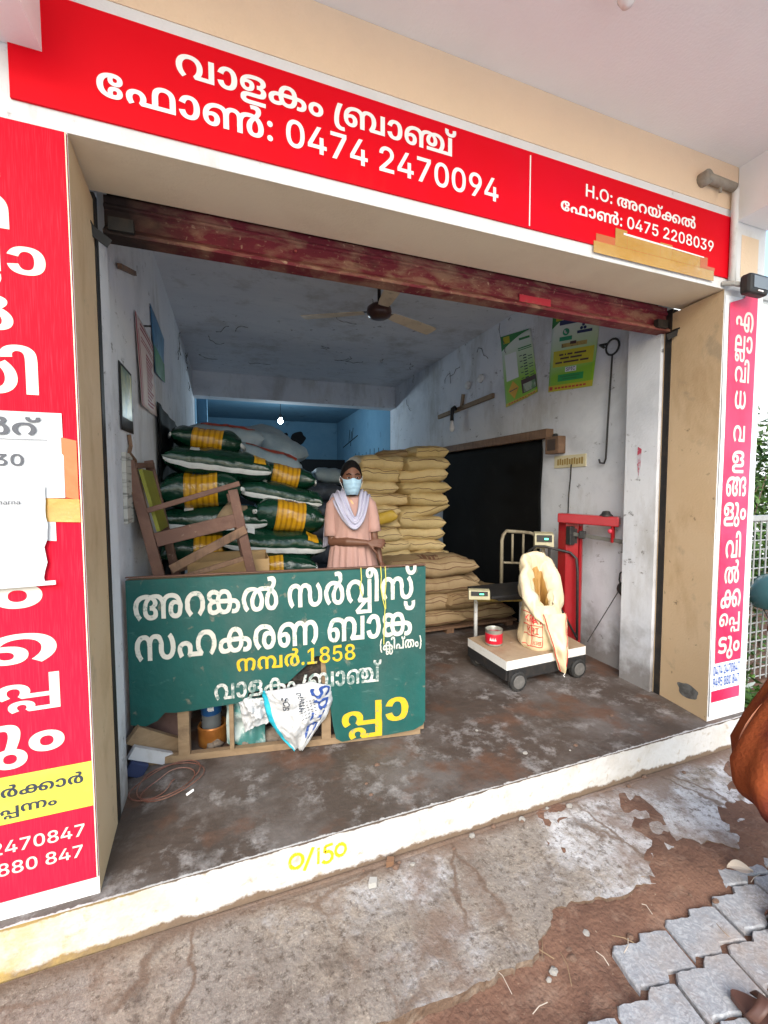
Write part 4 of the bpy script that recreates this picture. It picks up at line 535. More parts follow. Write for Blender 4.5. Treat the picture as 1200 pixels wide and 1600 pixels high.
# grime patches on the right reveal
mChip=mat('bare_cement',(.17,.17,.165),[((.08,.075,.07),14,.45,.6,.8)],.95,(40,.5))
mb=MB()
def blob(mb,c,rx,rz,seed,fn,n=26,mi=0):
    P=[]
    for i in range(n):
        a=2*math.pi*i/n;k=1+.45*noise.noise((math.cos(a)*1.3+seed,math.sin(a)*1.3,seed));P.append(fn(c[0]+rx*k*math.cos(a),c[1]+rz*k*math.sin(a)))
    mb.add(P,[tuple(range(n))],mi)
blob(mb,(1.81,.13),.075,.045,3,lambda a,b:(XR+(a-YF)*.05/(YI-YF)-.0015,a,max(.002,b)),);bpart(mb,'chipped_patch',mChip,fixn=False)
# interior walls
mb=MB();mb.box((WX0-.2,YI+.0005,0),(WX0,YB+.2,ZC));bpart(mb,'side_wall',mWall)
mb=MB();mb.box((WX1,YI+.302,0),(WX1+.22,YB+.2,ZC));bpart(mb,'side_wall',mWall)
mb=MB();mb.box((WX0,YI+.05,0),(WX0+.042,YI+.18,ZC));bpart(mb,'pilaster',mWall)
mb=MB();mb.box((XR+.020,YI+.055,0),(WX1+.0,YI+.3005,ZC-.001));bpart(mb,'pilaster',mWall)
mb=MB();mb.box((WX0,7.2,2.88),(WX1,7.45,ZC));bpart(mb,'ceiling_beam',mWall)
mb=MB();mb.box((WX0-.2,YI+.0005,ZC+.0005),(WX1+.22,7.3,ZC+.15));bpart(mb,'ceiling',mCeil)
mb=MB();mb.box((WX0-.2,7.3005,ZC+.0005),(WX1+.22,YB+.2,ZC+.15));bpart(mb,'rear_ceiling',mBlue)
mb=MB();mb.box((WX0,YB,0),(WX1,YB+.2,ZC));bpart(mb,'rear_wall',mBlue)
for a_,b_ in ((WX1-.004,WX1-.0005),(WX0+.0005,WX0+.004)):
    mb=MB();mb.box((a_,7.451,0),(b_,YB-.001,ZC-.001));bpart(mb,'blue_wall_face',mBlue)
mb=MB();mb.box((WX0,7.9,0),(WX0+.16,8.2,ZC-.002));bpart(mb,'pilaster',mBlue)
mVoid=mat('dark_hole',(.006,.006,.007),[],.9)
mb=MB();blob(mb,(1.73,2.80),.20,.16,5,lambda a,b:(a,YB-.002,b));blob(mb,(1.42,2.9),.05,.045,8,lambda a,b:(a,YB-.002,b));bpart(mb,'wall_hole',mVoid,fixn=False)
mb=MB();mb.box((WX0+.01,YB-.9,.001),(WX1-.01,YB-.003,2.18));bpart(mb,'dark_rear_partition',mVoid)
# black soot marks on the rear side wall
for yc,zc,y2,z2,w_ in [(10.4,2.60,10.3,2.90,.05),(10.1,2.65,10.0,2.91,.05),(10.25,2.49,10.15,2.84,.05),(11.0,2.52,9.6,2.68,.03)]+[(9.8-.28*i,2.12,9.79-.28*i,2.2+.09*rnd.random(),.035) for i in range(8)]:
    mb=MB();mb.bar((WX1-.0055,yc,zc),(WX1-.0055,y2,z2),w_,.001,up=(1,0,0));bpart(mb,'soot_mark',mVoid)
# dusty cobweb strands on the ceiling and the top of the walls
mWeb=mat('dusty_cobweb',(.13,.125,.12),[],.95);rw=random.Random(8)
for i in range(26):
    if i<12: base=Vector((rw.uniform(WX0+.1,WX1-.2),rw.uniform(2.6,6.6),ZC-.006));du,dv,nn=Vector((1,0,0)),Vector((0,1,0)),Vector((0,0,-1))
    elif i<20: base=Vector((WX0+.006,rw.uniform(2.3,6.5),rw.uniform(2.75,3.22)));du,dv,nn=Vector((0,1,0)),Vector((0,0,1)),Vector((1,0,0))
    else: base=Vector((WX1-.006,rw.uniform(3.2,7),rw.uniform(2.6,3.2)));du,dv,nn=Vector((0,1,0)),Vector((0,0,1)),Vector((-1,0,0))
    a=rw.uniform(0,6.3);p=Vector(base);pts=[Vector(p)]
    for k in range(7): a+=rw.gauss(0,.7);p=p+(du*math.cos(a)+dv*math.sin(a))*rw.uniform(.02,.07);pts.append(p+nn*rw.uniform(0,.02))
    mb=MB();mb.tube(pts,[.001+.0035*abs(math.sin(k*1.3+i)) for k in range(8)],5);bpart(mb,'cobweb_strand',mWeb)
# ------------------------------------------------------------------ porch roof
pr=thing('porch_roof','white plastered porch roof slab with a beam above the right pillar','roof',(0,.8,ZC))
def ppart(mb,name,m,**k):
    o=mb.build(name,m);o.parent=pr;o.matrix_parent_inverse=Matrix.Translation((0,-.8,-ZC));return o
mb=MB();mb.box((-3,.5,ZC+.0005),(XE,YF+.001,ZC+.14));ppart(mb,'slab',mPorch)
mb=MB();mb.box((2.778,.5,2.965),(XE,YF-.0065,ZC));ppart(mb,'beam',mPorch)
mb=MB();mb.box((-1.0,1.45,2.79),(-.525,YF-.0065,ZC));ppart(mb,'beam',mPorch)
mb=MB();mb.box((2.83,YF-.0045,2.66),(2.985,YF-.0031,2.9));ppart(mb,'painted_panel',mBeige)
# ------------------------------------------------------------------ rolling shutter
sh=thing('rolling_shutter','raised rolling shutter with a rusty maroon bottom rail','shutter',(1.15,2.05,2.45))
def spart(mb,name,m,**k):
    o=mb.build(name,m,None,**k);o.parent=sh;o.matrix_parent_inverse=Matrix.Translation((-1.15,-2.05,-2.45));return o
mb=MB();prof=[(2.045,2.62),(2.045,2.588),(2.038,2.582),(2.038,2.572),(2.050,2.566),(2.050,2.500),(2.042,2.492),(2.018,2.470),(2.018,2.455),(2.10,2.455),(2.10,2.62)]
mb.prism(prof,-.462,2.742,axis='x');spart(mb,'bottom_rail',mMaroon,bevel=.002)
mb=MB();mb.box((.30,2.039,2.53),(.31,2.047,2.54))
mb.bar((1.56,2.040,2.505),(1.78,2.040,2.505),.045,.004,up=(0,1,0));spart(mb,'paint_patch',mat('bright_red_paint',(.42,.02,.04),[((.25,.1,.06),12,.5,.7,.7)],.5))
mb=MB();n=40
for i in range(8):
    z=2.62+i*.075;mb.grid(lambda u,v,z=z:(-.46+3.2*u,2.075+.018*math.sin(math.pi*v),z+.075*v),2,7)
spart(mb,'curtain_slats',mMaroon,fixn=False)
mb=MB();mb.lathe([(.0,0),(.17,0),(.17,3.24),(0,3.24)],24,M=Matrix.Translation((-.48,2.29,2.93))@Matrix.Rotation(R(90),4,'Y'));spart(mb,'coil',mMaroon,auto=30)
for x0,x1 in ((WX0+.002,-.486),(2.742,2.80)):
    mb=MB();mb.box((x0,2.0115,0.001),(x1,2.052,2.60));spart(mb,'guide_channel',mDark)
for x,s_ in ((-.485,1),(2.74,-1)):
    mb=MB();mb.box((x-.06*(s_>0)-.0*(s_<0),1.955,2.452),(x+.06*(s_<0),2.015,2.462));mb.bar((x-.055*s_,1.95,2.462),(x+.05*s_,2.0,2.405),.035,.008,up=(0,1,0));mb.bar((x+.09*s_,2.00,2.49),(x+.09*s_,2.03,2.49),.09,.05,up=(0,0,1));spart(mb,'end_bracket',mDark)
# loops of wire / rope caught on the rail
# ------------------------------------------------------------------ red name board over the opening
sg=thing('name_board','long red name board with white lettering above the shop opening','sign',(1.1,YF-.02,2.8))
def gpart(mb,name,m,root,**k):
    o=mb.build(name,m,None,**k);o.parent=root;o.matrix_parent_inverse=Matrix.Translation(-root.location);return o
yb=YF-.012
mb=MB();mb.box((-.612,yb,2.631),(2.742,YF-.0035,2.969));gpart(mb,'panel',mRed,sg)
yt=yb-.0016
for key,x0,x1,z,cap in (('top1',-.147,.935,2.842,.130),('top2',-.382,1.150,2.706,.134),('top3',1.650,2.425,2.845,.080),('top4',1.500,2.575,2.750,.080)):
    mb=MB();line_fit(mb,key,x0,x1,z,yt-.0004*('2' in key or '4' in key),cap);gpart(mb,'lettering',mLetterW,sg,fixn=False)
mb=MB();mb.box((1.319,yb-.001,2.64),(1.325,yb-.0002,2.952));gpart(mb,'divider',mLetterW,sg)
mb=MB()
for x0,x1,z0,z1,q in ((1.705,2.585,2.592,2.648,0),(1.72,1.845,2.648,2.685,1),(1.845,1.925,2.649,2.735,0),(1.926,2.16,2.649,2.712,0),(2.161,2.25,2.649,2.725,0),(2.251,2.47,2.649,2.705,0),(2.471,2.53,2.649,2.71,1),(2.531,2.59,2.649,2.665,1)):
    mb.add([(x0,yb-.0030,z0),(x1,yb-.0030,z0),(x1,yb-.0030,z1),(x0,yb-.0030,z1)],[(0,1,2,3)],q)
mb.add([(1.9,yb-.0034,2.712),(2.5,yb-.0034,2.704),(2.5,yb-.0034,2.710),(1.9,yb-.0034,2.722)],[(0,1,2,3)],2)
gpart(mb,'packing_tape',[mTape,mTapeR,mLetterW],sg,fixn=False)
# ------------------------------------------------------------------ left red board
lb=thing('price_board','tall faded red board with cream lettering on the left pillar','sign',(-.9,YF-.02,1.3))
mb=MB();mb.box((-1.75,YF-.011,.068),(-.472,YF-.0035,2.566));gpart(mb,'panel',mFade,lb)
mb=MB();mb.box((-1.75,YF-.0128,.333),(-.475,YF-.0112,.492));gpart(mb,'yellow_band',mYel,lb)
mb=MB();mb.box((-.4755,YF-.0125,.07),(-.4722,YF-.011,2.566));gpart(mb,'board_edge',mSoffit,lb)
yl=YF-.0126
def lfit(key,x1,z,h,kx,root,m,name='lettering',y=None,sl=0,x0=None):
    vs,fs=text_geo(key,1,1);a=min(v[0] for v in vs);b=max(v[0] for v in vs);za=min(v[1] for v in vs);zb=max(v[1] for v in vs);k=h/(zb-za)
    if x0 is not None: kx=(x1-x0)/((b-a)*k)
    q=MB();q.add([(x1+(vx-b)*k*kx,y or yl,z+(vy-za)*k+((vx-b)*k*kx)*sl) for vx,vy in vs],fs);return gpart(q,name,m,root,fixn=False)
lfit('l0',-.647,2.385,.085,1.5,lb,mLetter);lfit('l1',-.630,2.235,.115,1.5,lb,mLetter)
lfit('l2',-.541,2.055,.135,1.3,lb,mLetter);lfit('l3',-.632,1.925,.105,1.5,lb,mLetter);lfit('l4',-.575,1.730,.155,1.2,lb,mLetter)
lfit('l5',-.592,1.045,.125,1.4,lb,mLetter);lfit('l6',-.560,.862,.100,1.6,lb,mLetter);lfit('l7',-.557,.700,.125,1.4,lb,mLetter);lfit('l8',-.550,.515,.150,1.2,lb,mLetter)
lfit('ly1',-.502,.413,.052,1.15,lb,mInk,y=YF-.0144);lfit('ly2',-.580,.350,.052,1.2,lb,mInk,y=YF-.0144)
lfit('lp1',-.505,.232,.044,1.0,lb,mLetter);lfit('lp2',-.513,.158,.044,1.0,lb,mLetter)
# paper notices taped on it
nt1=thing('paper_notice','white paper notice with a printed price taped on the red left board','notice',(-.7,YF-.03,1.54))
mb=MB();mb.grid(lambda u,v:(-.95+.434*u,YF-.0165-.004*math.sin(3*u+2*v)*v*(1-v)*2,1.402+.275*v),14,10);gpart(mb,'sheet',mPaper,nt1)
lfit('n1',-.572,1.602,.060,1.35,nt1,mGreyInk,y=YF-.0205);lfit('n2',-.621,1.505,.038,1.25,nt1,mGreyInk,y=YF-.0205)
mb=MB();mb.box((-.93,YF-.0205,1.588),(-.556,YF-.0201,1.590));gpart(mb,'rule',mGreyInk,nt1)
nt2=thing('payment_sheet','creased payment sheet in a clear sleeve below the price notice','notice',(-.75,YF-.03,1.25))
mb=MB()
def shf(u,v):
    x=-.95+.383*u;z=1.118+.325*v
    if u>.93: x+=.012*noise.noise((0,v*6,2))-.008*(v<.45)
    return (x,YF-.0225-.005*math.sin(5*u+3*v)*(v*(1-v))-.004*(1-v),z)
mb.grid(shf,16,14);gpart(mb,'sheet',mPaper,nt2)
mb=MB();mb.bar((-.95,YF-.030,1.119),(-.548,YF-.030,1.126),.004,.014);gpart(mb,'rolled_bottom_edge',mPaper,nt2)
lfit('n3',-.632,1.379,.018,1.1,nt2,mGreyInk,y=YF-.0295)
mb=MB()
for z in (1.175,1.16,1.215): mb.box((-.9,YF-.0295,z),(-.60,YF-.0290,z+.002))
gpart(mb,'rule',mat('pale_rule',(.55,.56,.58),[],.6),nt2)
tp=MB();tp.add([(-.521,YF-.0150,1.405),(-.479,YF-.0150,1.395),(-.479,YF-.0150,1.59),(-.521,YF-.0150,1.60)],[(0,1,2,3)],1)
tp.add([(-.575,YF-.0158,1.325),(-.476,YF-.0158,1.320),(-.477,YF-.0158,1.397),(-.575,YF-.0158,1.402)],[(0,1,2,3)],0)
tag(tp.build('packing_tape',[mTape,mTapeR],fixn=False),'brown packing tape at the right edge of the paper notice','tape')
mb=MB();mb.add([(-.60,YF-.0140,1.265),(-.546,YF-.0140,1.26),(-.546,YF-.0140,1.325),(-.60,YF-.0140,1.325)],[(0,1,2,3)])
tag(mb.build('paper_sticker',mPaper,fixn=False),'small white sticker half hidden behind the payment sheet','sticker')
# ------------------------------------------------------------------ right strip banner
rb=thing('strip_banner','narrow white and pink banner with vertical lettering on the right pillar','banner',(2.86,YF-.02,1.3))
yr=YF-.0065
mb=MB();mb.grid(lambda u,v:(2.706+.334*u,yr-.003-.003*math.sin(9*v+2)*(u<.2),.03+2.51*v),8,30);gpart(mb,'cloth',mat('white_flex_print',(.82,.83,.85),[((.70,.72,.72),5,.55,.7,.5)],.5,(8,.3)),rb)
mb=MB();mb.add([(2.737,yr-.0075,2.497),(2.985,yr-.0075,2.51),(2.982,yr-.0075,2.575),(2.90,yr-.0075,2.575),(2.85,yr-.0075,2.535)],[(0,1,2,3,4)]);mb.add([(2.737,yr-.0075,.36),(2.975,yr-.0075,.36),(2.985,yr-.0075,2.51),(2.737,yr-.0075,2.497)],[(0,1,2,3)]);mb.add([(2.715,yr-.0075,.12),(2.975,yr-.0075,.12),(2.975,yr-.0075,.19),(2.715,yr-.0075,.19)],[(0,1,2,3)])
gpart(mb,'red_print',mPink,rb,fixn=False)
SL=[(0,2.79,2.95,2.345,2.465),(1,2.79,2.95,2.17,2.325),(2,2.80,2.93,2.05,2.19),(3,2.81,2.91,1.895,2.005),(4,2.81,2.915,1.70,1.80),(5,2.81,2.92,1.515,1.65),(6,2.765,2.95,1.375,1.495),(7,2.755,2.96,1.19,1.34),(8,2.785,2.925,1.0,1.165),(9,2.785,2.92,.845,.99),(10,2.76,2.945,.695,.81),(11,2.755,2.945,.54,.665),(12,2.755,2.955,.375,.52)]
for i,x0,x1,z0,z1 in SL: lfit('r%d'%i,x1,z0,z1-z0,1,rb,mLetter,y=yr-.0092,x0=x0)
for k,z in (('rp1',.285),('rp2',.212)): lfit(k,2.968,z,.060,1,rb,mBlueInk,y=yr-.0085,x0=2.725)
# ------------------------------------------------------------------ small fittings on the front
fl2=thing('flood_light','small black flood light on the right pillar above the strip banner','lamp',(2.80,1.58,2.565))
mb=MB();mb.box((-.085,-.03,-.055),(.085,.03,.055));o=mb.build('housing',mBlack,fl2,bevel=.018)
mb=MB();mb.box((-.06,-.0335,-.028),(.06,-.0305,.036));mb.build('lens',mat('grey_glass',(.18,.2,.22),[],.15),fl2)
mb=MB();mb.box((-.022,-.0335,-.044),(.022,-.0305,-.037));mb.build('sensor_window',mLetterW,fl2)
mb=MB();mb.tube([(-.05,.03,.01),(-.10,.05,.02),(-.13,.09,.03)],.014,8);mb.build('mount',mat('grey_bracket',(.32,.31,.29),[],.6),fl2)
pc=thing('conduit_pipe','white conduit pipe down the corner with a rusty stub bracket at its top','pipe',(2.715,1.645,2.9))
mPVC=mat('aged_pvc',(.66,.65,.63),[((.4,.37,.33),9,.55,.7,.6)],.5)
mb=MB();mb.tube([(0,0,-.30),(0,0,.185),(-.004,0,.215)],.018,10);mb.build('pipe',mPVC,pc,smooth=True)
mb=MB();mb.tube([(-.02,0,.215),(-.25,-.005,.212)],.024,10);mb.tube([(-.25,-.02,.212),(-.25,.03,.212)],.036,12);mb.tube([(-.13,0,.2),(-.13,0,.165)],.008,6);mb.build('stub_bracket',mat('rusty_grey_metal',(.30,.27,.22),[((.16,.11,.07),12,.5,.7,.7)],.6),pc,smooth=True)
cb=thing('ceiling_bulb','unlit clear glass bulb on the porch ceiling','bulb',(1.365,1.205,ZC))
mb=MB();mb.lathe([(0,-.115),(.02,-.11),(.033,-.085),(.03,-.06),(.018,-.035),(.015,-.02)],16);mb.build('glass',mat('milky_glass',(.75,.74,.72),[],.15),cb,smooth=True)
mb=MB();mb.lathe([(.018,-.03),(.03,-.012),(.032,0)],16);mb.build('holder',mPVC,cb,smooth=True)

# ------------------------------------------------------------------ sacks
ORD=['first','second','third','fourth','fifth','sixth','seventh','eighth','ninth','tenth','eleventh','twelfth','thirteenth']
PW={}
def sack_geo(L,W,H,seed,ear=.10,sag=0,n=34,m=30,wr=1.0,p=5.0):
    """filled sack lying flat: length along x, width y, base about z=0"""
    PW[seed]=p
    mb=MB();so=seed*7.31
    def fn(u,v):
        s=2*u-1;e=abs(s)
        hh=H/2*max(.0,1-e**PW[seed])**.55+.008*min(1,(1-e)*20)+.001
        ww=W/2*(1-.10*math.cos(s*math.pi/2)**2*0+ear*(e**6)-.10*(1-e**2)*0)*(.93+.07*e**3)
        a=2*math.pi*v;ca,sa=math.cos(a),math.sin(a)
        y=ww*(abs(ca)**.62)*(1 if ca>=0 else -1);zc=hh*(abs(sa)**.85)*(1 if sa>=0 else -1)
        x=L/2*s*(1-.035*(abs(y)/(W/2))**2*0)
        k=noise.noise((x*5+so,y*6,zc*4+so));k2=noise.noise((x*14+so,y*16+so,zc*9));k3=noise.noise((x*3,so,y*30))*(e**3)
        z=H/2+zc+wr*(.024*k+.013*k2+.012*k3)*(1 if sa>0 else .5)+sag*(-(s*s))*.05
        if e>.93: z+=.02*noise.noise((y*12+so,so,s))
        return (x+wr*.012*k2,y+wr*.012*k,z)
    return mb.grid(fn,n,m,closed=True) if False else mb.grid(fn,n,m,closed=True)
def plastic_extra(N,Lk,tc,cur):
    x=sep(N,Lk,tc.outputs['Object'])[0];n=nz(N,Lk,tc,3,3)
    ax=mth(N,Lk,'ABSOLUTE',mth(N,Lk,'ADD',x,mth(N,Lk,'MULTIPLY',mth(N,Lk,'SUBTRACT',n.outputs[0],.5),.01)))
    band=mth(N,Lk,'SUBTRACT',1,ramp01(N,Lk,ax,.118,.121))
    st=mth(N,Lk,'SINE',mth(N,Lk,'MULTIPLY',x,150));cur=mixc(N,Lk,band,cur,(.62,.32,.012))
    return mixc(N,Lk,mth(N,Lk,'MULTIPLY',band,ramp01(N,Lk,st,.0,.6,.75)),cur,(.34,.15,.008))
mGreenBand=mat('green_film_with_yellow_band',(.004,.038,.019),[((.003,.022,.013),5,.45,.7,.6)],.22,(9,.55,.03),spec=.5,extra=plastic_extra)
mGreen=mat('green_film',(.004,.038,.019),[((.003,.022,.013),5,.45,.7,.6)],.22,(9,.55,.03),spec=.5)
mYelLabel=mat('yellow_label',(.62,.33,.015),[((.36,.17,.01),30,.5,.6,.6,(1,.02,.02))],.3,(9,.4,.02))
mSeam=mat('white_seam_tape',(.70,.71,.70),[((.45,.46,.45),12,.5,.7,.6)],.5,(20,.3))
mCreamSack=mat('cream_woven_sack',(.58,.43,.21),[((.68,.54,.30),3,.4,.7,.8),((.40,.29,.10),2,.52,.75,.7),((.22,.14,.06),9,.62,.74,.6),((.3,.2,.1),90,.58,.72,.35)],.6,(22,.6,.02),extra=lambda N,Lk,tc,cur:(lambda oi:mixc(N,Lk,ramp01(N,Lk,oi.outputs['Random'],0,1,.4),cur,(.42,.31,.11)))(N.new('ShaderNodeObjectInfo')))
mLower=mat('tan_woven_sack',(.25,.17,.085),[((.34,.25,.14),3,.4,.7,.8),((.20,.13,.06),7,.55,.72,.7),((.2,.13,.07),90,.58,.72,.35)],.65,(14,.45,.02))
mSackLine=mat('sack_print_brown',(.12,.055,.03),[],.7)
mBlueSack=mat('pale_blue_sack',(.22,.31,.40),[((.33,.41,.48),4,.4,.65,.8),((.22,.29,.36),8,.55,.72,.7)],.5,(12,.5,.02))
mRedBand=mat('red_sack_band',(.40,.06,.035),[((.10,.03,.03),26,.5,.6,.8)],.5)
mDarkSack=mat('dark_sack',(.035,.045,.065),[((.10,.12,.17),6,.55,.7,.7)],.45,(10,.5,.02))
def surf_strip(mb,fn,pts,w,mi=0,off=.004):
    """ribbon laid on a sack surface; pts in (x, angle) handled by the caller as 3-D points"""
    mb.tube(pts,w,5,mi,flat=.35)
def on_sack(L,W,H,seed,s,a,ear=.10,lift=.006,wr=1.0):
    """point on the sack surface (same formula as sack_geo)"""
    e=abs(s);so=seed*7.31
    hh=H/2*max(.0,1-e**PW[seed])**.55+.008*min(1,(1-e)*20)+.001;ww=W/2*(1+ear*(e**6))*(.93+.07*e**3)
    ca,sa=math.cos(a),math.sin(a);y=ww*(abs(ca)**.62)*(1 if ca>=0 else -1);zc=hh*(abs(sa)**.85)*(1 if sa>=0 else -1);x=L/2*s
    k=noise.noise((x*5+so,y*6,zc*4+so));k2=noise.noise((x*14+so,y*16+so,zc*9));k3=noise.noise((x*3,so,y*30))*(e**3)
    z=H/2+zc+wr*(.024*k+.013*k2+.012*k3)*(1 if sa>0 else .5)
    l=math.hypot(ca,sa);return Vector((x+wr*.012*k2,y+wr*.012*k+ca*lift,z+sa*lift))
def place(o,c,rz=0,ry=0,rx=0): o.location=c;o.rotation_euler=(rx,ry,rz)
# --- green sacks, left stack: (centre x, front y, base z, length, width, height, rz, ry, banded, label)
GS=[
 (.10,3.55,.00,.80,.50,.24,.02,0,1,'green sack at the bottom of the left stack, partly behind the cardboard box'),
 (.00,3.52,.24,.86,.50,.22,-.02,0,0,'green sack second from the floor in the left stack'),
 (.05,3.50,.44,.84,.50,.22,.03,0,1,'green sack third from the floor in the left stack'),
 (.26,3.40,.64,.78,.50,.27,0,0,1,'green sack with yellow label just above the green sign, lowest one in view'),
 (.30,3.42,.865,.82,.50,.22,.05,.10,0,'long green sack with white seam just above the lowest yellow label'),
 (-.17,3.50,.83,.72,.50,.23,.02,0,1,'green sack behind the broken wooden chair seat'),
 (-.13,3.52,1.05,.80,.50,.24,.0,.02,0,'green sack with white seam behind the arm of the broken chair'),
 (.43,3.50,1.06,.58,.48,.27,.03,.16,1,'plump green sack with big yellow label beside the woman'),
 (-.22,3.48,1.285,.60,.50,.27,.0,-.02,1,'green sack with large yellow label over the arm of the broken chair'),
 (.38,3.62,1.27,.70,.50,.20,0,.20,0,'green sack with white seam above the plump yellow-labelled one'),
 (-.10,3.55,1.52,.82,.50,.22,.0,.13,0,'long green sack with white seam, second from the top of the left stack'),
 (.44,3.80,1.45,.54,.46,.19,0,.20,1,'green sack with yellow label under the pale blue sacks'),
 (-.20,3.80,1.745,.56,.48,.20,.0,.16,1,'topmost green sack with yellow label, against the left wall'),
]
grp='green fertilizer sacks stacked on the left'
for i,(x,y,z,L,W,H,rz,ry,band,lab) in enumerate(GS):
    o=sack_geo(L,W,H,i+1).build('green_sack',mGreenBand if band else mGreen,smooth=True)
    place(o,(x,y+W/2,z),rz,ry);tag(o,lab,'sack',grp)
    mb=MB()
    if not band:
        # white stitched closing edge along the visible long side, end tufts
        P=[on_sack(L,W,H,i+1,-.94+1.88*k/26,-math.pi/2-.12-.28,lift=.008) for k in range(27)]
        for a,b in zip(P,P[1:]): pass
        mb.grid(lambda u,v:(lambda s,a:on_sack(L,W,H,i+1,s,a,lift=.009))(-.965+1.93*u,-math.pi/2-.10-.35*v+.0),40,4)
        # strip placed on the front (-y) face
        mb=MB();mb.grid(lambda u,v:on_sack(L,W,H,i+1,-.97+1.94*u,math.pi+.10+.34*v,lift=.007),44,5);mb.build('seam_tape',mSeam,o,smooth=True,fixn=False)
        mb=MB();mb.grid(lambda u,v:on_sack(L,W,H,i+1,.62+.22*u,math.pi-.35-.9*v,lift=.006),8,8);mb.build('printed_corner',mYelLabel if i in(4,10) else mGreen,o,smooth=True,fixn=False)
        mb=MB();mb.grid(lambda u,v:on_sack(L,W,H,i+1,-.55+.16*u,math.pi-.75-.55*v,lift=.007),6,6);mb.build('white_label',mSeam,o,smooth=True,fixn=False)
    else:
        for s in (-1,1): mb.tube([on_sack(L,W,H,i+1,s*.97,math.pi,lift=0),Vector((s*(L/2+.03),-.02,H*.45))],[.018,.026],7,flat=.5)
        mb.build('tied_end',mSeam,o,smooth=True)
        if i in(7,8,3):
            mb=MB()
            for r_ in range(3):
                q=-.20
                for w_ in (.06,.10,.05,.09):
                    s0=q;s1=q+w_
                    mb.grid(lambda u,v:on_sack(L,W,H,i+1,(s0+(s1-s0)*u),math.pi-1.05-.16*r_-.07*v,lift=.0045),4,2);q+=w_+.03
            mb.build('printed_text',mInk,o,fixn=False)
# --- pale blue sacks on top and dark ones at the back
def banded(o,L,W,H,seed,s0,s1,a0,a1,m):
    mb=MB();mb.grid(lambda u,v:on_sack(L,W,H,seed,s0+(s1-s0)*u,a0+(a1-a0)*v,lift=.006),26,6);mb.build('red_band',m,o,smooth=True,fixn=False)
grp='pale blue sacks on top of the green stack'
for i,(x,y,z,L,W,H,rz,ry,rx,lab) in enumerate([(-.06,4.25,1.80,.72,.48,.24,.03,.03,0,'pale blue sack with red band lying along the left wall, highest at the back'),(.30,4.15,1.62,.72,.5,.20,-.05,.30,0,'pale blue sack with red lettering band sloping down to the right'),(.40,4.40,1.80,.62,.42,.22,-.6,.52,.2,'pale blue sack tipped on its side with bare pale underside')]):
    o=sack_geo(L,W,H,30+i).build('pale_blue_sack',mBlueSack,smooth=True);place(o,(x,y+W/2,z),rz,ry,rx);tag(o,lab,'sack',grp)
    if i<2: banded(o,L,W,H,30+i,-.6,.75,math.pi-.75,math.pi-1.05 if i==0 else math.pi-1.3,mRedBand)
grp='dark sacks behind the woman'
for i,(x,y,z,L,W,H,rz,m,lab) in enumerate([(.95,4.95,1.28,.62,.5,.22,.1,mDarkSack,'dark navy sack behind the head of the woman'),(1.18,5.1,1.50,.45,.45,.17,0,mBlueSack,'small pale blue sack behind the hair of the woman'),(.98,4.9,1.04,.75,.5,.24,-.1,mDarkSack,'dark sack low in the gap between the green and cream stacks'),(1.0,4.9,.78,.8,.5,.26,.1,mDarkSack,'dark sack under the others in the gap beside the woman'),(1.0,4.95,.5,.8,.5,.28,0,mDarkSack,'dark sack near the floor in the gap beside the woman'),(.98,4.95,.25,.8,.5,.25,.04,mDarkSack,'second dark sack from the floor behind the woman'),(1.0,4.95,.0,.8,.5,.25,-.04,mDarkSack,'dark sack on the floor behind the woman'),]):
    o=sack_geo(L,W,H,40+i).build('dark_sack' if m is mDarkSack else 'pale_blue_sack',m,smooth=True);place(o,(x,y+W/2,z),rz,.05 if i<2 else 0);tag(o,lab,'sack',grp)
# --- tall stack of cream sacks
grp='cream sacks in the tall stack';rs=random.Random(11)
ztop=1.70;rows=13
def cream(x,y,z,L,W,H,rz,ry,lab,m,seed,gname,lines=True):
    o=sack_geo(L,W,H,seed,ear=.05,p=rs.choice((6,7,9))).build('cream_sack',m,smooth=True);place(o,(x,y,z),rz,ry);tag(o,lab,'sack',gname)
    if lines:
        mb=MB();r=rs.random
        a=math.pi+rs.uniform(-.35,.35)
        ph=rs.uniform(0,6);mb.tube([on_sack(L,W,H,seed,-.92+1.84*k/30,a+.07*math.sin(k*.23+ph)+.02*math.sin(k*.9+ph),ear=.05,lift=.0015) for k in range(31)],.0034,5)
        mb.build('stitched_seam',mSackLine,o)
        if r()<.6:
            mb=MB();a=math.pi-rs.uniform(.5,.9);mb.tube([on_sack(L,W,H,seed,-.8+1.5*k/20,a,ear=.05,lift=.001) for k in range(21)],.003,5);mb.build('printed_line',mSackLine,o)
    return o
h=.1355
for r_ in range(rows):
    z=r_*h
    t=rows-1-r_
    word='top row' if t==0 else ORD[t]+' row from the top'
    jl=rs.uniform(-.04,.03);jr=rs.uniform(-.05,.05)
    split=rs.uniform(-.10,.10)
    cl,cr=1.60+jl*.5,2.12+jr
    cream(cl+split/2,4.70+rs.uniform(-.05,.04),z,.60+split,.55,h*rs.uniform(1.12,1.30),rs.uniform(-.10,.10),rs.uniform(-.06,.06),'cream sack in the %s of the tall stack, left column'%word,mCreamSack,60+r_*2,grp)
    if t==8: cr-=.02
    cream(cr+split/2,4.66+rs.uniform(-.06,.04),z,.54-split,.55,h*rs.uniform(1.12,1.30),rs.uniform(-.16,.16),-.20 if t in(4,) else rs.uniform(-.09,.09),'cream sack in the %s of the tall stack, right column'%word,mCreamSack,61+r_*2,grp)
cream(2.20,4.66,rows*h-.005,.44,.45,.17,.1,-.06,'pale cream sack alone on the top right of the tall stack',mCreamSack,99,grp)
cream(1.86,4.9,rows*h,.42,.45,.12,-.3,-.10,'half-empty tan sack on the top left of the tall stack',mLower,98,grp)
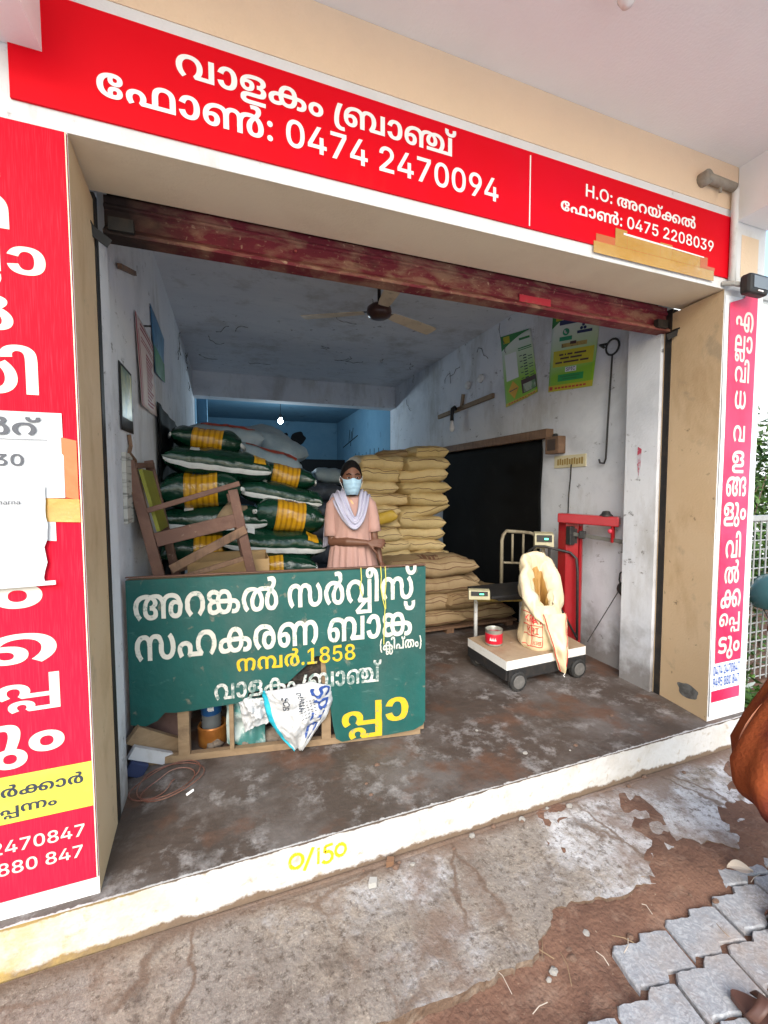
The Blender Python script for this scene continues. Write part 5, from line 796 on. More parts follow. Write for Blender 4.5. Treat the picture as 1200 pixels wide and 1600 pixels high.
o=sack_geo(.30,.2,.12,120,ear=.1).build('empty_sack',mat('yellow_film_sack',(.55,.36,.05),[((.42,.25,.03),6,.5,.7,.6)],.4,(10,.6,.02)),smooth=True);place(o,(1.56,4.36,1.045),0,-.1);tag(o,'crumpled yellow film sack tucked into the front of the tall stack','sack')
# --- low stack of flat tan sacks
grp='tan sacks in the low stack'
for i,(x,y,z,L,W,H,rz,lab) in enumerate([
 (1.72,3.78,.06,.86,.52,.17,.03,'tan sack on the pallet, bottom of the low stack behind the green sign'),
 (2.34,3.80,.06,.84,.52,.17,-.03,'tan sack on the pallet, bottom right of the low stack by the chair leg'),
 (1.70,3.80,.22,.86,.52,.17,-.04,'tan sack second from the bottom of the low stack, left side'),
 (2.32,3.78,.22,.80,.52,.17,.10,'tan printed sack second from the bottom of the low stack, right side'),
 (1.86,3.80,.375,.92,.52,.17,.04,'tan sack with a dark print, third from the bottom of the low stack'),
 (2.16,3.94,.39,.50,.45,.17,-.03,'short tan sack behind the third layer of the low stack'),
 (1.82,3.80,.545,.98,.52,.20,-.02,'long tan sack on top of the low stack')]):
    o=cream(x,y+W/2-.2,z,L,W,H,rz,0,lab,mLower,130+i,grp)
    mb=MB()
    for a0 in (.30,.62):
        mb.tube([on_sack(L,W,H,130+i,-.85+1.7*k/24,math.pi-a0*1.6,ear=.05,lift=.001) for k in range(25)],.003,5)
    for k in range(5): mb.grid(lambda u,v:on_sack(L,W,H,130+i,-.2+.09*k+.06*u,math.pi-1.0-.5*v,ear=.05,lift=.002),3,4)
    mb.build('printed_mark',mSackLine,o,fixn=False)
pal=thing('wooden_pallet','low dark wooden pallet under the tan sacks','pallet',(2.0,3.85,0))
for yv in (-.2,.0,.2,.36):
    mb=MB();mb.box((-.72,yv-.05,.045),(.78,yv+.05,.065));mb.build('slat',mWood,pal)
for xv in (-.65,.0,.7):
    mb=MB();mb.box((xv-.04,-.24,0),(xv+.04,.40,.0445));mb.build('runner',mWood,pal)

# ------------------------------------------------------------------ green signboard on the floor
A=Vector((-.505,2.395,0));B=Vector((1.022,2.145,0));ux=(B-A).normalized();un=Vector((ux.y,-ux.x,0))   # un faces the street
LB=(B-A).length
gs=thing('green_signboard','broken green wooden signboard with hand-painted letters standing on the floor','sign',(A+B)/2,math.atan2(ux.y,ux.x))
cx=LB/2
def gx(t): return t*LB-cx
mGreenB=mat('green_enamel_board',(.007,.070,.062),[((.012,.105,.095),2,.4,.7,.7),((.008,.05,.045),4,.55,.72,.7),((.10,.20,.18),8,.62,.72,.5,(1,1,4)),((.20,.17,.13),12,.62,.70,.75),((.05,.09,.08),3,.5,.7,.6,(1,1,.4))],.45,(30,.25))
def chip_extra(N,Lk,tc,cur):
    n=nz(N,Lk,tc,38,8,None,.7);return mixc(N,Lk,ramp01(N,Lk,n.outputs[0],.56,.64,.7),cur,(.10,.19,.165))
mPaintW=mat('chipped_white_paint',(.58,.565,.50),[((.55,.52,.45),10,.5,.7,.6)],.6,extra=chip_extra)
def chip2(N,Lk,tc,cur):
    n=nz(N,Lk,tc,24,8,None,.75);return mixc(N,Lk,ramp01(N,Lk,n.outputs[0],.46,.56,.9),cur,(.08,.16,.145))
mPaintWorn=mat('worn_white_paint',(.55,.54,.51),[],.6,extra=chip2)
mPaintY=mat('chipped_yellow_paint',(.56,.38,.015),[((.5,.33,.02),10,.5,.7,.6)],.55,extra=chip_extra)
H_=.985
# outline with the broken-away lower part
out=[(0,.975),(0,.235),(.02,.230),(.045,.222),(.08,.245),(.105,.285),(.135,.280),(.20,.283),(.26,.290),(.33,.300),(.366,.318),(.372,.350),(.41,.356),(.47,.362),(.505,.385),(.535,.430),(.565,.470),(.600,.520),(.628,.52),(.636,.45),(.640,.36),(.648,.25),(.658,.12),(.668,.045),(.69,.022),(.75,.030),(.86,.034),(.955,.045),(.99,.07),(1,.10),(1,.990)]
mb=MB();P2=[(gx(a)+.004*noise.noise((a*60,b*60,0)),b+.004*noise.noise((b*50,a*50,4))) if 0<a<1 else (gx(a),b) for a,b in out]
mb.prism(P2[::-1],-.016,.0,axis='y');mb.build('board',mGreenB,gs)
yS=-.0178
def sl(key,t0,t1,z,cap,m,slope=.0,sx=None,par=None):
    vs,fs=text_geo(key,1,1);a=min(v[0] for v in vs);b=max(v[0] for v in vs);x0,x1=gx(t0),gx(t1);k=(x1-x0)/(b-a)
    q=MB();pts=[]
    for vx,vy in vs:
        x=x0+(vx-a)*k;pts.append((x+.0025*noise.noise((x*22,vy*9,1)),yS,z+vy*cap+(x-x0)*slope+.0025*noise.noise((vy*9,x*22,5))))
    q.add(pts,fs);return q.build('painted_lettering',m,gs,fixn=False)
sl('b1',.022,.965,.770,.225,mPaintW,.030)
sl('b2',.022,.960,.560,.235,mPaintW,.032)
sl('b3',.83,.985,.525,.085,mPaintW,.03)
sl('b4',.335,.74,.468,.122,mPaintY,.03)
sl('b5',.262,.835,.325,.150,mPaintWorn,.03)
sl('b6',.690,.935,.105,.235,mPaintY,.03)
# wooden frame behind and below the board
def fr(name,a,b,w,t,y,m=mWoodP,up=(0,1,0)):
    mb=MB();mb.bar((gx(a[0]),y,a[1]),(gx(b[0]),y,b[1]),w,t,up);return mb.build(name,m,gs)
fr('top_batten',(.0,.962),(1,.977),.03,.03,.0165);fr('bottom_rail',(.02,.018),(.985,.022),.036,.032,.022)
fr('frame_post',(.158,.036),(.158,.955),.055,.028,.015);fr('frame_post',(.312,.036),(.312,.955),.022,.022,.013);fr('frame_post',(.985,.036),(.985,.955),.04,.028,.015);fr('frame_post',(.635,.036),(.635,.955),.05,.028,.015)
fr('top_edge',(0,.9895),(1,1.0005),.005,.020,-.008,mWoodR)
# yellow thread looped over the top edge
ys=thing('yellow_thread','loop of yellow thread hanging over the top edge of the green signboard','thread',A+ux*(LB*.775)+un*.02+Vector((0,0,.985)))
mThr=mat('yellow_string',(.55,.52,.10),[],.7)
mb=MB()
for pts in ([(-.02,0,.012),(-.018,-.008,-.05),(-.028,-.009,-.10),(-.012,-.009,-.14)],[(.09,0,.014),(.092,-.01,-.04),(.088,-.011,-.10),(.098,-.011,-.16),(.112,-.011,-.22),(.108,-.011,-.28),(.104,-.011,-.42)],[(.115,0,.014),(.118,-.01,-.08),(.112,-.011,-.14),(.116,-.011,-.22)]):
    mb.tube([ux*a+un*(-b-.0)+Vector((0,0,c)) for a,b,c in pts],.0028,5)
mb.build('strand',mThr,ys)
# ---- things seen through the gap under the sign
mCop=mat('rusty_copper_tin',(.30,.11,.025),[((.52,.24,.05),6,.42,.7,.8),((.08,.03,.015),12,.55,.7,.8)],.38,(25,.3),metal=.5)
t=thing('rusty_tin','rusty orange tin on the floor behind the green signboard','tin',(-.13,2.50,0))
mb=MB();mb.lathe([(.0,.002),(.074,.002),(.078,.008),(.078,.105),(.072,.112),(.066,.105),(.064,.012)],28);mb.build('can_body',mCop,t,auto=35)
t=thing('blue_jar','clear ribbed plastic jar with a blue label standing in the rusty tin','jar',(-.135,2.50,.014))
mJar=mat('clear_plastic',(.10,.11,.115),[],.12,spec=.8);mBlueL=mat('blue_label',(.012,.06,.17),[((.03,.16,.3),6,.5,.7,.6)],.3)
prf=[(.0,.0),(.05,.0)]+[(.050+.005*(k%2),.012+.012*k) for k in range(12)]+[(.052,.165),(.052,.255),(.045,.275),(.04,.285)]
mb=MB();mb.lathe(prf,28);mb.build('body',mJar,t,auto=50)
mb=MB();mb.lathe([(.0535,.16),(.0545,.162),(.0545,.25),(.0535,.252)],28);mb.build('label_wrap',mBlueL,t,smooth=True)
mb=MB()
for k in range(6):
    a0=R(-108+k*5.5);h_=.018+.012*(k%2);mb.tube([(.0555*math.cos(a0),.0555*math.sin(a0),.205-h_/2),(.0555*math.cos(a0+.05),.0555*math.sin(a0+.05),.205+h_/2),(.0555*math.cos(a0+.09),.0555*math.sin(a0+.09),.205-h_/2)],.0018,4)
mb.build('white_script',mLetterW,t)
mb=MB();mb.lathe([(.0,.284),(.043,.284),(.043,.31),(0,.312)],24);mb.build('lid',mDark,t,auto=40)
t=tag(MB().bar((-.50,2.36,.20),(-.29,2.47,.016),.09,.03,up=(0,-1,.2)).build('wooden_plank',mWoodP),'short raw plank leaning against the left wall beside the green signboard','plank')
tag(MB().bar((-.50,2.33,.125),(-.34,2.40,.012),.06,.028,up=(0,-1,.2)).build('white_plank',mat('dirty_white_wood',(.45,.46,.48),[((.25,.22,.18),6,.5,.7,.7)],.7)),'white painted strip of wood below the leaning raw plank','plank')
tag(MB().bar((-.515,2.31,.06),(-.44,2.33,.012),.07,.03,up=(0,-1,.2)).build('folded_cloth',mat('navy_cloth',(.02,.03,.08),[],.9),bevel=.008),'navy folded cloth under the white strip of wood','cloth')
mb=MB();mb.bar((-.42,2.52,.005),(-.36,2.62,.34),.30,.025,up=(0,-1,.3));tag(mb.build('slate_slab',mat('dark_red_slab',(.10,.055,.045),[((.17,.10,.085),4,.45,.7,.8)],.8,(20,.4))),'dark reddish slab leaning behind the planks','slab')
# white printed sack hanging out of the hole
mWS=mat('white_woven_sack',(.46,.47,.48),[((.58,.58,.58),5,.5,.7,.6),((.42,.39,.35),8,.62,.75,.5)],.5,(16,.6,.02))
mCy=mat('cyan_stripe',(.02,.38,.50),[],.5)
hs=thing('hanging_sack','crumpled white printed sack with a cyan edge pushed through the hole in the green signboard','sack',(0,0,0))
O=A+ux*(LB*.34);
def W2(t,z,out_): return A+ux*(LB*t)+un*out_+Vector((0,0,z))
outl=dict(a=(.375,.345),b=(.60,.500),c=(.635,.29),d=(.505,.005))
def hsf(u,v):
    # u: left(cyan) -> right ; v: top -> bottom
    tl=(.372,.352);tr=(.598,.50);bl=(.515,-.0);br=(.560,.115)
    lx=[(.412,.352),(.422,.27),(.44,.18),(.475,.090),(.522,.008)];rx=[(.585,.385),(.655,.35),(.662,.27),(.635,.18),(.556,.02)]
    def ip(L,q):
        q*=len(L)-1;i=min(int(q),len(L)-2);f=q-i;return (L[i][0]*(1-f)+L[i+1][0]*f,L[i][1]*(1-f)+L[i+1][1]*f)
    l=ip(lx,v);r=ip(rx,v);t_=l[0]*(1-u)+r[0]*u;z=l[1]*(1-u)+r[1]*u
    w_=math.sin(math.pi*u)**.6*math.sin(math.pi*min(1,v*.9+.06))**.7
    o=.012+.070*w_+.030*noise.noise((u*3.2,v*3.6,2))+.020*abs(noise.noise((u*6+v*2,v*5-u*2,5)))+.010*noise.noise((u*15,v*13,9))+.005*noise.noise((u*31,v*29,9))
    return W2(t_,max(z,.008),o)
mb=MB();mb.grid(hsf,44,40)
# cyan edge as second material on the first columns
me_i=0
for i in range(43):
    for j in range(39):
        if i<4: mb.m[me_i]=1
        me_i+=1
o=mb.build('sack_cloth',[mWS,mCy],hs,smooth=True,fixn=False);sd=o.modifiers.new('solid','SOLIDIFY');sd.thickness=.003;sd.offset=-1
def hs_text(key,u0,v0,du,dv,size,m):
    vs,fs=text_geo(key,1,1);q=MB()
    # baseline runs along (du,dv) in the cloth's own u,v; letters up along its normal
    P=[]
    for x,y in vs:
        u=u0+du*x*size+dv*y*size;v=v0+dv*x*size-du*y*size
        u=min(max(u,.02),.98);v=min(max(v,.02),.98);a=hsf(u,v);n=(hsf(u+.01,v)-a).cross(hsf(u,v+.01)-a).normalized()
        if n.dot(un)<0: n=-n
        P.append(a+n*.0035)
    q.add(P,fs);return q.build('printed_lettering',m,hs,fixn=False)
mSvic=mat('blue_sack_print',(.02,.06,.24),[((.2,.25,.4),20,.6,.7,.6)],.5)
hs_text('s1',.78,.10,-.30,.95,.31,mSvic);hs_text('s2',.34,.10,-.35,.93,.13,mInk);hs_text('s3',.58,.10,-.32,.94,.085,mInk)
mb=MB()
for k in range(5):
    for j in range(6):
        u0=.50+.05*k;v0=.30+.045*j;a=hsf(u0,v0)+un*.0045;b=hsf(u0+.028,v0+.03*0)+un*.0045;mb.bar(a,b,.0035,.0012,up=un)
mb.build('small_print',mGreyInk,hs)
mb=MB()
def lf_(u,v):
    t_=.335+.085*u+.02*v;z=.335-.20*v*(1-.35*u)-.03*u;o=.004+.035*math.sin(math.pi*u)*math.sin(math.pi*min(1,v+.1))+.035*noise.noise((u*4,v*4,12))+.018*noise.noise((u*11,v*10,3))
    return W2(t_,z,o)
mb.grid(lf_,26,24);mb.build('bunched_fold',mWS,hs,smooth=True,fixn=False)
for (a_,b_,c_) in (((.50,.40),(.622,.53),(.615,.36)),((.47,.375),(.60,.47),(.628,.33)),((.55,.43),(.635,.40),(.632,.30))):
    mb=MB();p=[gx(a_[0]),gx(b_[0]),gx(c_[0])];q=[(p[0],.004,a_[1]),(p[1],.030,b_[1]),(p[2],-.012,c_[1])]
    for i in range(9):
        f=i/8;A1=Vector(q[0]).lerp(Vector(q[1]),f);B1=Vector(q[0]).lerp(Vector(q[2]),f)
    k_=14;mb.grid(lambda u,v:Vector(q[0]).lerp(Vector(q[1]).lerp(Vector(q[2]),v),.02+.98*u)+Vector((0,.012*noise.noise((u*5,v*14,1)),.010*noise.noise((u*7,v*16,4)))),10,k_);o=mb.build('torn_splinter',mat('dark_torn_ply',(.02,.016,.013),[((.05,.035,.025),20,.5,.65,.8)],.9),gs,fixn=False)
# torn grey-green plastic behind
mb=MB();mb.grid(lambda u,v:W2(.29+.13*u,.05+.28*v-.05*u,-.05-.05*noise.noise((u*4,v*4,1))),14,14);tag(mb.build('torn_plastic',mat('teal_plastic',(.05,.17,.16),[((.45,.5,.48),5,.52,.6,.8)],.35),smooth=True,fixn=False),'torn teal and white plastic bunched behind the thin upright of the signboard','plastic')
# rubble behind
grp='bits of rubble behind the signboard'
for i,(t_,z_,s_) in enumerate([(.36,.03,.04),(.40,.025,.035),(.45,.035,.05),(.50,.025,.04),(.24,.02,.03),(.42,.03,.03)]):
    mb=MB();mb.grid(lambda u,v:(lambda p:(p[0]*s_*1.5,p[1]*s_,p[2]*s_))((lambda a,b:(lambda k:(k*math.sin(a)*math.cos(b),k*math.sin(a)*math.sin(b),k*math.cos(a)))(1+.35*noise.noise((math.sin(a)*math.cos(b)*1.4+i*5,math.sin(a)*math.sin(b)*1.4,math.cos(a)*1.4))))(math.pi*u,2*math.pi*v)),9,12,closed=True)
    o=mb.build('rubble_piece',mat('rubble',(.14,.11,.085),[((.24,.2,.16),8,.45,.7,.8)],.9,(30,.5)),loc=W2(t_,z_,-.08-.02*(i%3)));tag(o,'bit of brown rubble on the floor behind the broken signboard','rubble',grp)
# wire coil
wc=thing('wire_coil','loose coil of reddish wire on the shop floor by the left wall','wire',(-.33,2.2,0))
mb=MB();pts=[]
for k in range(90):
    a=k*.21;r_=.10+.035*math.sin(k*.13)+.02*math.sin(k*.41);pts.append((r_*1.3*math.cos(a)+.03*math.sin(k*.05),r_*math.sin(a),.006+.010*(1+math.sin(k*.37))))
mb.tube(pts,.0028,5);mb.build('strand',mat('copper_wire',(.17,.07,.05),[((.3,.2,.15),20,.5,.7,.6)],.5),wc)
mb=MB();mb.tube([(.10,-.115,.005),(.13,-.10,.012)],.006,6);mb.build('plug',mLetterW,wc)
# ------------------------------------------------------------------ hidden table, carton, broken chair
tb=thing('low_table','old dark wooden table behind the green signboard','table',(-.1,2.85,0))
mb=MB();mb.box((-.40,-.26,.66),(.42,.26,.70));mb.build('tabletop',mWood,tb,bevel=.004)
for x in (-.36,.38):
    for y in (-.22,.22): mb=MB();mb.box((x-.03,y-.03,0),(x+.03,y+.03,.659));mb.build('leg',mWood,tb)
cx_=thing('cardboard_box','open brown cardboard box under the broken wooden chair','box',(-.02,2.88,.701))
mCard=mat('cardboard',(.36,.23,.105),[((.42,.28,.14),3,.4,.7,.6),((.22,.14,.07),8,.6,.75,.5)],.8,(40,.15))
mb=MB()
for a,b in (((-.24,-.13,0),(.235,-.125,.285)),((-.24,.125,0),(.235,.13,.30)),((-.24,-.1245,0),(-.235,.1245,.29)),((.23,-.1245,0),(.235,.1245,.29)),((-.2345,-.1245,.001),(.2295,.1245,.006))): mb.box(a,b)
mb.build('body',mCard,cx_)
mb=MB();mb.bar((-.24,.135,.30),(.235,.135,.30),.004,.004);mb.bar((-.0,.16,.302),(-.0,.135,.302),.47,.004,up=(0,0,1));mb.build('flap',mCard,cx_)
ch=thing('broken_chair','broken reddish wooden armchair frame propped above the cardboard box','chair',(0,0,0))
def cbar(name,p,q,w,t,up=(0,1,0),m=mWoodR):
    mb=MB();mb.bar(p,q,w,t,up);o=mb.build(name,m,ch,bevel=.004);return o
y0,y1=2.64,3.02
rp=lambda y,k=0:((-.525+k,y,1.585),(-.345+k,y,.70))
cbar('rear_post',*rp(y0),.055,.036);cbar('rear_post',(-.490,y1,1.61),(-.32,y1,.70),.05,.036)
cbar('front_post',(.005,y0,1.425),(.145,y0,.70),.055,.036);cbar('front_post',(-.01,y1,1.40),(.125,y1,.70),.05,.036)
cbar('seat_rail',(-.405,y0-.001,1.145),(.030,y0-.001,1.245),.080,.030,m=mWoodR);cbar('seat_rail',(-.405,y1,1.13),(.03,y1,1.22),.05,.03)
cbar('armrest',(-.445,y0,1.31),(.045,y0,1.462),.030,.045)
cbar('stretcher',(-.36,y0,.90),(.085,y0,1.02),.030,.022,m=mWood);cbar('stretcher',(-.35,y1,.90),(.10,y1,1.0),.030,.022,m=mWood)
cbar('cross_rail',(-.412,y0+.02,1.13),(-.40,y1-.02,1.13),.05,.03,up=(0,0,1));cbar('cross_rail',(.035,y0+.02,1.235),(.03,y1-.02,1.215),.05,.03,up=(0,0,1));cbar('cross_rail',(-.512,y0+.02,1.56),(-.478,y1-.02,1.58),.05,.03,up=(0,0,1))
mb=MB();mb.bar((-.475,2.83,1.54),(-.395,2.83,1.19),.018,.33,up=(0,1,0));o=mb.build('back_panel',mat('yellow_green_panel',(.20,.20,.022),[((.30,.28,.04),5,.45,.7,.7),((.07,.07,.02),10,.6,.72,.6)],.6),ch)
cbar('loose_slat',(-.33,2.60,.98),(.075,2.62,1.19),.05,.02,m=mWood)
mb=MB();mb.grid(lambda u,v:(-.13+.22*u,2.70+.18*v,1.18+.13*u+.10*math.sin(math.pi*u)*math.sin(math.pi*v)+.03*noise.noise((u*5,v*5,1))),14,12);tag(mb.build('jute_rag',mat('jute',(.22,.16,.095),[((.12,.08,.05),9,.5,.7,.7)],.9,(40,.6)),smooth=True,fixn=False),'crumpled brown jute rag on the seat of the broken chair','rag')
# ------------------------------------------------------------------ platform scale with red pillar
ps=thing('platform_scale','red pillar platform scale with a sliding beam and a wheeled wooden platform','scale',(2.15,2.65,0))
def pp(mb,name,m,par=None,**k):
    o=mb.build(name,m,None,**k);o.parent=par or ps;o.matrix_parent_inverse=Matrix.Translation((-2.15,-2.65,0)) if par is None else Matrix.Identity(4);return o
a,b,c,d_=Vector((1.775,2.40,0)),Vector((2.52,2.435,0)),Vector((2.60,2.97,0)),Vector((1.765,2.90,0))
mTopW=mat('worn_platform_wood',(.34,.24,.15),[((.46,.36,.25),3,.42,.7,.8),((.20,.10,.055),4,.5,.7,.7),((.62,.6,.56),5,.64,.74,.7)],.7,(30,.35))
mTopF=mat('whitewashed_edge',(.70,.69,.66),[((.42,.38,.32),10,.6,.74,.6)],.75,(40,.3))
mb=MB();mb.prism([(p.x,p.y) for p in (a,b,c,d_)],.158,.222,axis='z',mi=0,mside=1);pp(mb,'platform_top',[mTopW,mTopF],bevel=.004)
mb=MB()
ins=lambda p,k:(Vector((2.165,2.68,0))+(p-Vector((2.165,2.68,0)))*k)
q=[ins(p,.97) for p in (a,b,c,d_)]
for p1,p2 in zip(q,q[1:]+q[:1]): mb.bar(p1+Vector((0,0,.118)),p2+Vector((0,0,.118)),.03,.075,up=(0,0,1))
pp(mb,'iron_frame',mBlack)
for (x,y) in ((1.865,2.40),(2.425,2.42),(2.44,2.90),(1.84,2.86)):
    mb=MB();mb.lathe([(.02,-.022),(.062,-.022),(.070,-.014),(.070,.014),(.062,.022),(.02,.022)],24,M=Matrix.Rotation(R(90),4,'X'));mb2=mb
    wv=mb.build('wheel',mRubber,None,auto=40);wv.parent=ps;wv.location=(x-2.15,y-2.65,.0705)
    mb=MB();mb.lathe([(0,-.026),(.045,-.026),(.048,-.0225),(.048,.0225),(.045,.026),(0,.026)],20,M=Matrix.Rotation(R(90),4,'X'));mb.build('hub',mat('grey_hub',(.11,.105,.10),[((.2,.19,.18),14,.5,.7,.6)],.6),wv,auto=40)
mRedM=mat('red_enamel',(.27,.006,.010),[((.33,.015,.02),3,.4,.7,.7),((.10,.02,.015),12,.64,.74,.7)],.32,(40,.1),coat=.3)
# pillar (hollow channel with a lit flange)
mb=MB();mb.prism([(2.555,2.70),(2.645,2.65),(2.735,2.70),(2.735,2.79),(2.555,2.79)],.10,1.145,axis='z');pp(mb,'pillar',mRedM,bevel=.006)
mb=MB();mb.bar((2.648,2.643,.12),(2.648,2.643,1.12),.022,.012,up=(0,1,0));pp(mb,'pillar_rib',mRedM)
mb=MB();mb.prism([(2.49,1.150),(2.49,1.215),(2.80,1.200),(2.80,1.155)],0,.11,axis='y')
# head arm runs from the pillar towards the street
P0,P1=Vector((2.525,2.75,1.187)),Vector((2.772,2.385,1.170))
mb=MB();mb.bar(P0,P1,.105,.075,up=(0,0,1));pp(mb,'head_arm',mRedM,bevel=.008)
mb=MB();mb.lathe([(.0,.045),(.025,.04),(.034,.02),(.045,.012),(.05,0)],16,c=(2.715,2.46,1.208));pp(mb,'knob',mBlack,smooth=True)
for s_ in (-1,1):
    dd=(P1-P0).normalized();sd_=Vector((dd.y,-dd.x,0)).normalized()
    e=P1-dd*.045+sd_*(.038*s_);mb=MB();mb.bar(e-Vector((0,0,.027)),e-Vector((0,0,.16)),.014,.014,up=(1,0,0));pp(mb,'hanger',mRedM)
mb=MB();e=P1-dd*.06;mb.tube([e+Vector((0,0,-.09))-sd_*.05,e+Vector((0,0,-.085)),e+Vector((0,0,-.07))+sd_*.05],.016,8);pp(mb,'latch',mat('pinkish_red_enamel',(.55,.05,.08),[],.35),smooth=True)
mSteelD=mat('worn_beam_steel',(.10,.095,.085),[((.17,.16,.14),8,.45,.7,.7)],.45,metal=.5)
b0=P0+dd*.10-Vector((0,0,.125));b1=P1+dd*.03-Vector((0,0,.150))
mb=MB();mb.bar(b0,b1,.014,.030,up=(0,0,1));pp(mb,'weigh_beam',mSteelD,bevel=.002)
mb=MB();mb.bar(b0+dd*.055,b0+dd*.105,.045,.062,up=(0,0,1));pp(mb,'sliding_poise',mBlack,bevel=.008)
mb=MB();mb.bar(b0-dd*.01+Vector((0,0,-.09)),b0-dd*.01+Vector((0,0,.06)),.05,.05,up=(1,0,0));pp(mb,'beam_fulcrum',mBlack,bevel=.006)
mb=MB();mb.bar(b1-Vector((0,0,.0)),b1-Vector((0,0,.085)),.022,.012,up=(1,0,0));mb.tube([b1-Vector((0,0,.085)),b1-Vector((0,0,.13)),b1-Vector((-.004,0,.32))],.0055,6);pp(mb,'hanger_rod',mSteelD)
w0=b1-Vector((0,0,.36));mb=MB();mb.lathe([(0,.05),(.022,.045),(.036,.02),(.04,0),(.036,-.022),(.02,-.042),(.008,-.055),(0,-.056)],18,c=w0);mb.tube([w0+Vector((-.02,0,.03)),w0+Vector((-.035,0,.07)),w0+Vector((-.03,0,.12)),w0+Vector((-.015,0,.13))],.006,6);pp(mb,'counterweight',mBlack,smooth=True)
mb=MB();mb.tube([w0+Vector((-.035,0,-.01)),Vector((2.60,2.50,.222))],.0035,6);pp(mb,'tie_wire',mBlack)
mb=MB();mb.add([(2.563,2.6925,.98),(2.628,2.656,.98),(2.628,2.656,1.10),(2.563,2.6925,1.10)],[(0,1,2,3)]);pp(mb,'rating_plate',mat('black_plate',(.015,.015,.016),[((.3,.3,.3),60,.62,.66,.8,(.3,.3,3))],.5),fixn=False)
# tubular guard rail behind the platform
r0=Vector((2.18,2.935,.222));
gp=[(2.33,2.93,.14),(2.33,2.90,.80),(2.34,2.88,.905),(2.375,2.84,.945),(2.43,2.80,.945),(2.52,2.72,.92),(2.57,2.665,.905),(2.60,2.63,.86),(2.605,2.62,.75),(2.605,2.61,.20)]
mb=MB();mb.tube(gp,.0105,10);pp(mb,'guard_rail',mBlack,smooth=True)
mb=MB();mb.tube([(2.46,2.78,.93),(2.455,2.76,.60),(2.595,2.605,.22)],.009,8);mb.tube([(2.458,2.775,.93),(2.47,2.79,.22)],.008,8);pp(mb,'brace_rod',mBlack,smooth=True)
# ---- red tin and open sack on the platform
rt=thing('red_tin','open red and cream tin with a pale rim on the platform scale','tin',(1.885,2.715,.2225))
mb=MB();mb.lathe([(0,.003),(.062,.003),(.065,.006),(.065,.12),(.0665,.123),(.063,.123),(.061,.118),(.061,.012),(0,.01)],30);mb.build('can_body',mat('bare_tin',(.42,.43,.38),[((.3,.3,.25),8,.5,.7,.6)],.35,metal=.6),rt,auto=40)
mb=MB();mb.lathe([(.0655,.018),(.0662,.02),(.0662,.092),(.0655,.094)],30);mb.build('label_wrap',mat('red_tin_label',(.50,.012,.03),[((.66,.45,.35),8,.58,.66,.8)],.35),rt,smooth=True)
mb=MB()
for k in range(4):
    a0=R(-150+k*11);mb.tube([(.067*math.cos(a0),.067*math.sin(a0),.045),(.067*math.cos(a0+.05),.067*math.sin(a0+.05),.068),(.067*math.cos(a0+.11),.067*math.sin(a0+.11),.046)],.003,4)
mb.build('white_lettering_mark',mLetterW,rt)
osk=thing('open_sack','open cream sack with rolled-down mouth and red print standing on the platform scale','sack',(2.215,2.585,.2225),R(-14));osk.scale=(.84,.9,.93)
mOS=mat('cream_film_sack',(.68,.56,.34),[((.75,.66,.46),4,.4,.7,.7),((.56,.42,.2),5,.58,.75,.5)],.5,(14,.5,.015))
mOSr=mat('translucent_liner',(.62,.51,.33),[((.70,.62,.47),4,.4,.7,.8),((.5,.4,.22),6,.55,.75,.6)],.35,(16,.6,.015))
# closed silhouette: base rings -> neck -> rolled lip -> down inside; mouth tilts toward the street
rings=[(0,.0,.165,.14,0),(.02,.0,.18,.150,0),(.10,.0,.178,.155,0),(.20,.005,.172,.150,0),(.30,.01,.165,.140,0),(.36,.012,.160,.135,0)]
def ring(zc,yc,rx,ry,tilt,v,seed,w=.012):
    a=2*math.pi*v;x=rx*abs(math.cos(a))**.8*(1 if math.cos(a)>=0 else -1);y=ry*abs(math.sin(a))**.8*(1 if math.sin(a)>=0 else -1)
    if seed==7:
        x+=.018*math.sin(2*a+.6)*(rx>.1)+.020*noise.noise((math.cos(a)*3.2,math.sin(a)*3.2+zc*2,4));y+=.012*noise.noise((math.cos(a)*4,math.sin(a)*4,zc*6+9));zc+=.018*noise.noise((math.cos(a)*2.6,math.sin(a)*2.6,rx*14))
    k=1+.16*noise.noise((math.cos(a)*1.8+seed,math.sin(a)*1.8,zc*5))+.09*noise.noise((math.cos(a)*4.5,math.sin(a)*4.5+seed,zc*7))+.05*noise.noise((math.cos(a)*10,math.sin(a)*10+seed,zc*16))
    return (x*k,yc+y*k,zc+tilt*(y))
mb=MB()
mb.grid(lambda u,v:ring(*[ (lambda q:[rings[int(q)][i]*(1-(q-int(q)))+rings[min(int(q)+1,5)][i]*(q-int(q)) for i in range(5)])(u*4.999)][0],v,2),22,40,closed=True);mb.build('sack_body',mOS,osk,smooth=True,fixn=False)
lip=[(.36,.0,.172,.15,.6),(.385,-.005,.186,.168,1.0),(.45,-.005,.186,.172,1.3),(.52,.0,.165,.155,1.5),(.548,.0,.140,.136,1.6),(.545,.0,.104,.122,1.6),(.51,.01,.060,.108,1.5),(.44,.012,.040,.094,1.25),(.34,.01,.036,.08,.8),(.24,.0,.06,.06,.2),(.18,.0,.0,.0,0)]
mb=MB();nl=len(lip)-1
mb.grid(lambda u,v:ring(*[(lambda q:[lip[int(q)][i]*(1-(q-int(q)))+lip[min(int(q)+1,nl)][i]*(q-int(q)) for i in range(5)])(u*(nl-.001))][0],v,7),40,48,closed=True);mb.m=[1 if k//48>24 else 0 for k in range(len(mb.f))];mb.build('rolled_mouth',[mOSr,mat('painted_amber_glow',(.40,.22,.06),[((.52,.34,.12),5,.45,.7,.6)],.4)],osk,smooth=True,fixn=False)  # amber inside the mouth is painted light, as if shining through the film
